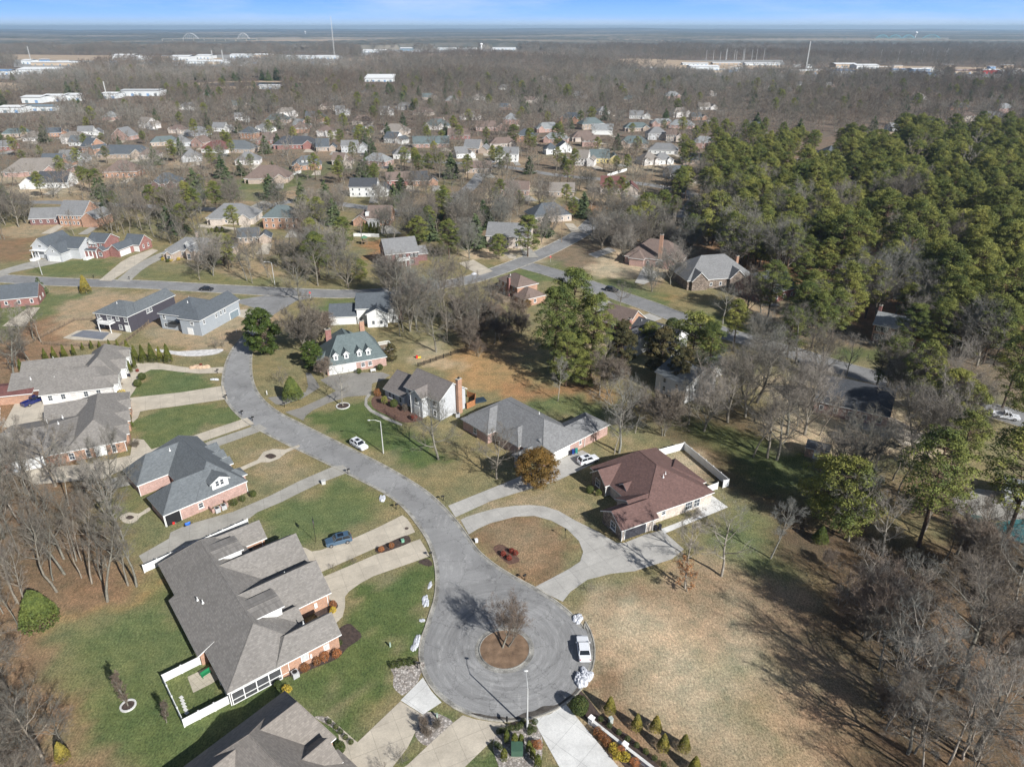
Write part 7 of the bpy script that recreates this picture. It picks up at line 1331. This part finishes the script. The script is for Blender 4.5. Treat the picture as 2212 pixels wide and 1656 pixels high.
# utilities and yard things
def unit_box(x,y,a,lab):
    X_,Y_=G(x,y); r=empty('air_conditioner',(X_,Y_,0),0,lab,'air conditioner'); b=MB(); b.box(X_,Y_,.05,.95,.95,.95,R(a)); b.build('cabinet',plain('ac_grey',(.42,.42,.42),.6,.15,5),r); b=MB(); b.tube((X_,Y_,1.),(X_,Y_,1.04),.36,.36,14); b.build('fan_grille',BLACK,r)
unit_box(*z3p(748,570),40,'grey air conditioner by the brick side wall of the long house'); unit_box(*z4p(1490,1065),40,'larger air conditioner behind the low brick screen'); unit_box(*z4p(1415,1100),40,'smaller air conditioner behind the low brick screen'); unit_box(*r8p(1860,1105),0,'air conditioner at the side of the taupe house')
X_,Y_=F2.p(9.6,-1.6); b=MB(); b.box(X_,Y_,0,3.2,.2,.95,F2.a); b.box(*F2.p(11.1,-.9),0,.2,1.4,.95,F2.a); b.box(*F2.p(8.1,-.9),0,.2,1.4,.95,F2.a); tag(b.build('brick_screen',PBR),'low pink brick screen wall hiding the air conditioners','wall')
X_,Y_=G(*z3p(545,610)); r=empty('satellite_dish',(X_,Y_,0),0,'pale satellite dish beside the screened porch corner','satellite dish'); b=MB(); b.tube((X_,Y_,0),(X_,Y_,.7),.04,.04); b.build('post',GALV,r); b=MB(); b.sphere((X_,Y_,.85),.5,12,6,(1,.5,.9)); b.build('dish',GALV,r)
def bins(x,y,cs,a,lab):
    for i,(c,l) in enumerate(cs):
        X_,Y_=G(x,y); X_+=i*.85*math.cos(R(a)); Y_+=i*.85*math.sin(R(a)); r=empty('wheelie_bin',(X_,Y_,0),0,l+' '+lab,'bin'); b=MB(); b.prism([(X_-.25,Y_-.28),(X_+.25,Y_-.28),(X_+.25,Y_+.28),(X_-.25,Y_+.28)],.05,1.0); b.build('body',c,r); b=MB(); b.box(X_,Y_,1.,.6,.68,.08); b.build('lid',c,r)
        b=MB(); b.tube((X_-.3,Y_-.28,.12),(X_-.22,Y_-.28,.12),.12,.12,10); b.tube((X_+.22,Y_-.28,.12),(X_+.3,Y_-.28,.12),.12,.12,10); b.build('wheel',BLACK,r)
BB=plain('blue_plastic',(.02,.06,.25),.5,.1); GB=plain('green_plastic',(.03,.25,.22),.5,.1); DB=plain('dark_plastic',(.03,.03,.04),.5,.1)
bins(*r9p(855,175),((DB,'dark rubbish bin'),(BB,'blue recycling bin'),(GB,'green bin')),28,'at the ranch house garage'); bins(*r9p(1565,800),((DB,'left dark bin'),(DB,'right dark bin')),20,'at the garage corner of the red-roofed house')
def toys(x,y,cs,lab,s=1.):
    X_,Y_=G(x,y); b=MB()
    for i in range(5): b.box(X_+rnd.uniform(-1,1)*s,Y_+rnd.uniform(-.5,.5)*s,0,.5*s,.4*s,rnd.uniform(.3,.9)*s,rnd.random(),i%len(cs))
    tag(b.build('garden_toys',cs),lab,'toys')
YP=plain('yellow_plastic',(.65,.5,.05),.5,.1)
toys(*r8p(1545,615),[RP,YP],'red and yellow toy slide on the yard beyond the black fence'); toys(*z4p(900,1240),[WHITE,RP,BB],'clutter standing inside the open garage of the pink brick house',.8)
X_,Y_=G(*z4p(1060,1270)); r=empty('wheelbarrow',(X_,Y_,0),.5,'blue wheelbarrow outside the open garage','wheelbarrow'); b=MB(); b.v=[(-.5,-.32,.62),(.5,-.38,.7),(.5,.38,.7),(-.5,.32,.62),(-.25,-.18,.3),(.25,-.2,.3),(.25,.2,.3),(-.25,.18,.3)]; b.f=[(4,7,6,5),(0,1,5,4),(1,2,6,5),(2,3,7,6),(3,0,4,7)]; b.m=[0]*5; link('tray',b.mesh('tray',plain('bright_blue',(.02,.15,.6),.4,.1)),r); b=MB(); b.tube((-.6,0,.18),(-.6,.08,.18),.18,.18,12); link('wheel',b.mesh('wheel',BLACK),r); b=MB(); b.tube((-.6,-.1,.2),(.95,-.3,.6),.02,.02); b.tube((-.6,.15,.2),(.95,.3,.6),.02,.02); link('handle',b.mesh('handle',BLACK),r)
def seat(x,y,a,m,lab,w_=1.4):
    X_,Y_=G(x,y); r=empty('garden_bench',(X_,Y_,.05),R(a),lab,'bench'); b=MB(); b.box(0,0,.42,w_,.5,.06); link('seat',b.mesh('seat',m),r); b=MB(); b.box(0,.25,.45,w_,.06,.5); link('backrest',b.mesh('backrest',m),r)
    for sx in (-1,1):
        for sy in (-.2,.2): b=MB(); b.box(sx*(w_/2-.08),sy,0,.07,.07,.42); link('leg',b.mesh('leg',m),r)
seat((460+640/4)*.72,(1860+665/4)*.72,50,plain('green_painted_wood',(.02,.2,.08),.6,.1),'green bench on the flagged back patio'); seat(*r8p(1160,735),24,GALV,'white bench by the wall of the four-dormer house'); seat(*r7p(1060,915),10,DB,'dark bench on the front court, white brick house'); seat(*r7p(1005,985),100,WOODF,'brown seat on the front court, white brick house')
for i in range(6): X_,Y_=G((460+(335+i*13)/4)*.72,(1860+(925+i*37)/4)*.72); b=MB(); b.box(X_,Y_,.0,.55,.45,.06,-.6); tag(b.build('stepping_stone',CONCW),'square stepping stone on the small fenced lawn','stepping stone','stepping stones in the fenced lawn')
for i,w_ in enumerate(('first','second','third','last')): seat(*r7p(805+i*16,518),120,DB,w_+' dark lounger from the left in the row behind the covered pool',.8)
# raised ring beds
for x,y,rr_,l in ((741,877,1.6,'pale stone ring round the leaning tree'),(277,1524,.95,'stone ring round the young columnar tree')):
    X_,Y_=G(x,y); b=MB(); 
    for k in range(18): t=2*PI*k/18; b.box(X_+rr_*math.cos(t),Y_+rr_*math.sin(t),0,.24,rr_*.36,.2,t)
    tag(b.build('edging_ring',CONCW),l,'edging'); sheet('planting_bed',[(X_+rr_*.95*math.cos(2*PI*k/20),Y_+rr_*.95*math.sin(2*PI*k/20)) for k in range(20)],.06,MULCH,keep=False)
X_,Y_=G(*r9p(815,868)); r=empty('garden_lamp',(X_,Y_,0),0,'small dark post lamp on the circular drive lawn','lamp'); b=MB(); b.tube((X_,Y_,0),(X_,Y_,1.9),.05,.04); b.build('post',BLACK,r); b=MB(); b.box(X_,Y_,1.9,.25,.25,.32); b.build('lantern',BLACK,r)
def stop(x,y,h,lab):
    X_,Y_=G(x,y); r=empty('stop_sign',(X_,Y_,0),.0,lab,'road sign'); b=MB(); b.tube((0,0.04,0),(0,0.04,h),.04,.04); link('post',b.mesh('post',GALV),r)
    b=MB(); P8=[(.38*math.cos(PI/8+PI/4*k),.38*math.sin(PI/8+PI/4*k)) for k in range(8)]; b.face([(a,0,h-.3+c) for a,c in P8],0); b.face([(a,.02,h-.3+c) for a,c in P8][::-1],1); link('sign_face',b.mesh('sign_face',[RP,GALV]),r)
    cu=bpy.data.curves.new('lettering','FONT'); cu.body='STOP'; cu.size=.26; cu.align_x='CENTER'; cu.align_y='CENTER'; cu.materials.append(WHITE); t0=bpy.data.objects.new('lettering',cu); col.objects.link(t0); bpy.context.view_layer.update(); me=bpy.data.meshes.new_from_object(t0.evaluated_get(bpy.context.evaluated_depsgraph_get())); bpy.data.objects.remove(t0); t=link('lettering',me,r,(0,-.01,h-.3)); t.rotation_euler=(PI/2,0,0)
stop(671,645,2.5,'red stop sign at the mouth of the cul-de-sac street'); stop(1189,566,2.5,'red stop sign at the intersection beyond the tall pine')
# playset, shed, deck dining
X_,Y_=G(788,528); r=empty('playset',(X_,Y_,0),0,'green and timber playset on the orange leaf-covered yard','playset'); b=MB()
for a,c in ((-1,-1),(1,-1),(1,1),(-1,1)): b.box(X_+a,Y_+c,0,.16,.16,3.)
b.box(X_,Y_,1.4,2.2,2.2,.15); b.tube((X_-1,Y_,2.6),(X_-5,Y_,2.6),.08,.08); b.tube((X_-5,Y_-1,0),(X_-5,Y_,2.6),.07,.07); b.tube((X_-5,Y_+1,0),(X_-5,Y_,2.6),.07,.07); b.build('frame',WOODF,r)
b=MB(); b.face([(X_-1.3,Y_-1.3,3.),(X_+1.3,Y_-1.3,3.),(X_,Y_,4.1)]); b.face([(X_+1.3,Y_-1.3,3.),(X_+1.3,Y_+1.3,3.),(X_,Y_,4.1)]); b.face([(X_+1.3,Y_+1.3,3.),(X_-1.3,Y_+1.3,3.),(X_,Y_,4.1)]); b.face([(X_-1.3,Y_+1.3,3.),(X_-1.3,Y_-1.3,3.),(X_,Y_,4.1)]); b.build('roof',plain('green_canvas',(.1,.2,.12),.8,.1),r)
sh,Fs=house('garden_shed','small garden shed with pale roof on the lawn behind the brick corner house',G(1040,676),20,[(0,3.6,0,3,'u',2.1,.45,'g','g')],CRB,LGR,[('door',0,'v0',.5,1.,1.9,WHITE)],cat='shed',oh=.15)
house('garden_shed','dark-roofed shed in the right-hand woods',G(1735,985),-30,[(0,5,0,4,'u',2.4,.5,'g','g')],OBR,DRK,[('door',0,'v0',.5,1.,1.9,WHITE)],cat='shed',oh=.2)
house('pool_house','white pool house at the right edge beside the swimming pool',G(2160,1085),-30,[(0,9,0,6,'u',3,.3,'g','g')],WSD,LGR,[('win',0,'v0',(.3,.7),.9,1.2,1.3)],cat='pool house')
house('garage','red-brown roofed open shelter at the far left edge beside the white brick house',G(-30,880),14,[(0,11,0,8,'u',2.6,.25,'g','g')],OBR,MAR,[],cat='outbuilding')
X_,Y_=G(1036,866); b=MB(); b.box(X_,Y_,.1,3,2.2,.35,.4); tag(b.build('tarpaulin_stack',plain('dark_tarp',(.03,.05,.07),.5,.3,2)),'dark blue tarpaulin on the lawn behind the taupe house','tarpaulin')
for x,y,l in ((*r6p(1435,510),'brown manhole cover on the upper twin driveway'),(*rbp(940,1305),'square-framed drain cover at the bottom of the turning circle')): X_,Y_=G(x,y); b=MB(); b.tube((X_,Y_,.0),(X_,Y_,.062),.38,.38,18); tag(b.build('manhole_cover',plain('rusty_iron',(.1,.075,.06),.7,.2,5)),l,'manhole cover')
# ================================================================ FAR TOWN
def ware(x0,x1,y,lab,h=8,dp=None,rm=ROOFW,wm=WALLW,nm='warehouse'):
    A=G(x0,y); B=G(x1,y); wd=B[0]-A[0]; dp=dp or wd*.55; r=empty(nm,((A[0]+B[0])/2,A[1],0),0,lab,'warehouse'); b=MB(); b.prism([A,(B[0],A[1]),(B[0],A[1]+dp),(A[0],A[1]+dp)],0,h); b.build('wall',wm,r)
    b=MB(); y0,y1=A[1]-1,A[1]+dp+1; m=(y0+y1)/2; z1=h+dp*.06
    for q in ([(A[0]-1,y0,h+.1),(B[0]+1,y0,h+.1),(B[0]+1,m,z1),(A[0]-1,m,z1)],[(A[0]-1,m,z1),(B[0]+1,m,z1),(B[0]+1,y1,h+.1),(A[0]-1,y1,h+.1)]): b.face(q)
    b.build('roof',rm,r)
    n=int(wd/9); 
    for k in range(min(n,6)): b=MB(); b.box(A[0]+(k+.5)*wd/max(1,min(n,6)),A[1]-.05,0,3.6,.3,min(4.2,h*.5)); b.build('loading_door',WBL if k%2 else GDG,r)
for x0,x1,y,l,h,dp,rm,wm in WH: ware(x0,x1,y,l,h,dp,rm,wm)
for i in range(46):
    x=rnd.choice((rnd.uniform(60,740),rnd.uniform(1470,2200),rnd.uniform(1470,2200))); y=rnd.uniform(133,146) if x<800 else rnd.uniform(146,164); X_,Y_=G(x,y); b=MB(); wdd=rnd.uniform(10,30); b.box(X_,Y_,0,wdd,12,rnd.uniform(4,7)); b.prism([(X_-wdd/2-.5,Y_-7),(X_+wdd/2+.5,Y_-7),(X_+wdd/2+.5,Y_+7),(X_-wdd/2-.5,Y_+7)],6.99,7.3,1)
    tag(b.build('small_building',[rnd.choice((WALLW,WTN,WBL)),ROOFW]),'tiny pale building in the far town strips','building','tiny buildings of the far town')
def mast(x,y,h,lab,w_=1.):
    X_,Y_=G(x,y); b=MB()
    for k in range(3): t=2*PI*k/3; b.tube((X_+w_*math.cos(t),Y_+w_*math.sin(t),0),(X_+w_*.6*math.cos(t),Y_+w_*.6*math.sin(t),h),.34,.3,4)
    for k in range(int(h/4)): 
        z=k*4.; t=2*PI*k/3; q=2*PI*(k+1)/3; b.tube((X_+w_*math.cos(t),Y_+w_*math.sin(t),z),(X_+w_*math.cos(q),Y_+w_*math.sin(q),z+4),.2,.2,3)
    return tag(b.build('radio_mast',GALV),lab,'mast')
mast(723,123,118,'very tall thin radio mast on the horizon left of centre',1.6); mast(1741,150,58,'grey cell mast above the right-hand town',1.1); mast(68,135,40,'short lattice mast at the far left'); mast(232,215,22,'thin pole mast beside the left woods sheds',.5)
for x,y,h,l in ((462,142,35,'leaning far pylon, left'),(484,141,35,'leaning far pylon, right')): mast(x,y,h,l,1.5)
for i in range(26):
    x=rnd.uniform(1492,1675) if i<14 else rnd.uniform(1848,2045); X_,Y_=G(x,rnd.uniform(129,134)); b=MB(); b.tube((X_,Y_,0),(X_,Y_,rnd.uniform(24,32)),.5,.35,5); tag(b.build('floodlight_pole',GALV),'tall thin pale pole among the far right sports fields','pole','far pale poles')
def watert(x,y,h,lab): X_,Y_=G(x,y); r=empty('water_tower',(X_,Y_,0),0,lab,'water tower'); b=MB(); b.tube((X_,Y_,0),(X_,Y_,h*.75),3,2.4,8); b.build('stem',ROOFW,r); b=MB(); b.sphere((X_,Y_,h*.82),h*.2,10,6,(1,1,.7)); b.build('tank',ROOFW,r)
watert(660,77,50,'small white water tower near the horizon, left of centre'); watert(1976,86,60,'white water tower near the horizon on the right'); watert(1040,110,30,'white silo tower beyond the middle field')
def bridge(x0,x1,y,xa,lab,m,ha=34):
    A=G(x0,y); B=G(x1,y); r=empty('arch_bridge',(A[0],A[1],0),0,lab,'bridge'); b=MB(); b.box((A[0]+B[0])/2,A[1],20,B[0]-A[0],12,2.5); n=max(4,int((B[0]-A[0])/60))
    for k in range(n+1): b.box(A[0]+(B[0]-A[0])*k/n,A[1],0,4,9,20)
    b.build('deck',CURB,r)
    for a0,a1 in xa:
        P=G(a0,y)[0]; Q=G(a1,y)[0]; b=MB()
        for s_ in (-6,6):
            for k in range(16):
                t0,t1=k/16,(k+1)/16; f=lambda t:(P+(Q-P)*t,A[1]+s_*(1-.4*math.sin(PI*t)),20+ha*4*t*(1-t)); b.tube(f(t0),f(t1),.9,.9,5)
                if k%2: b.tube((f(t0)[0],A[1]+s_,20),f(t0),.5,.5,4)
        b.build('arch',m,r)
bridge(352,556,92.5,((396,431),(514,541)),'long far bridge with two pale steel arches near the left horizon',GALV)
TEALM=plain('teal_bridge_paint',(.12,.38,.45),.6,.05,.1,1); bridge(1885,2045,91,((1890,1918),(1918,1946),(1946,1974),(1990,2030)),'teal truss bridge near the right horizon',TEALM,22)
# ================================================================ AIR
b=MB(); zt=135.
b.prism([(-27000,-600),(27000,-600),(27000,26500),(-27000,26500)],-1.,zt); hz=b.build('haze',None); hz.data.materials.clear()
hm=bpy.data.materials.new('haze'); hm.use_nodes=True; hn=hm.node_tree.nodes; hn.clear(); ho=hn.new('ShaderNodeOutputMaterial'); pv=hn.new('ShaderNodeVolumePrincipled'); pv.inputs['Color'].default_value=(.55,.78,1.,1); pv.inputs['Density'].default_value=.00007; pv.inputs['Anisotropy'].default_value=.2
hm.node_tree.links.new(pv.outputs[0],ho.inputs['Volume']); hz.data.materials.append(hm); tag(hz,kind='stuff')
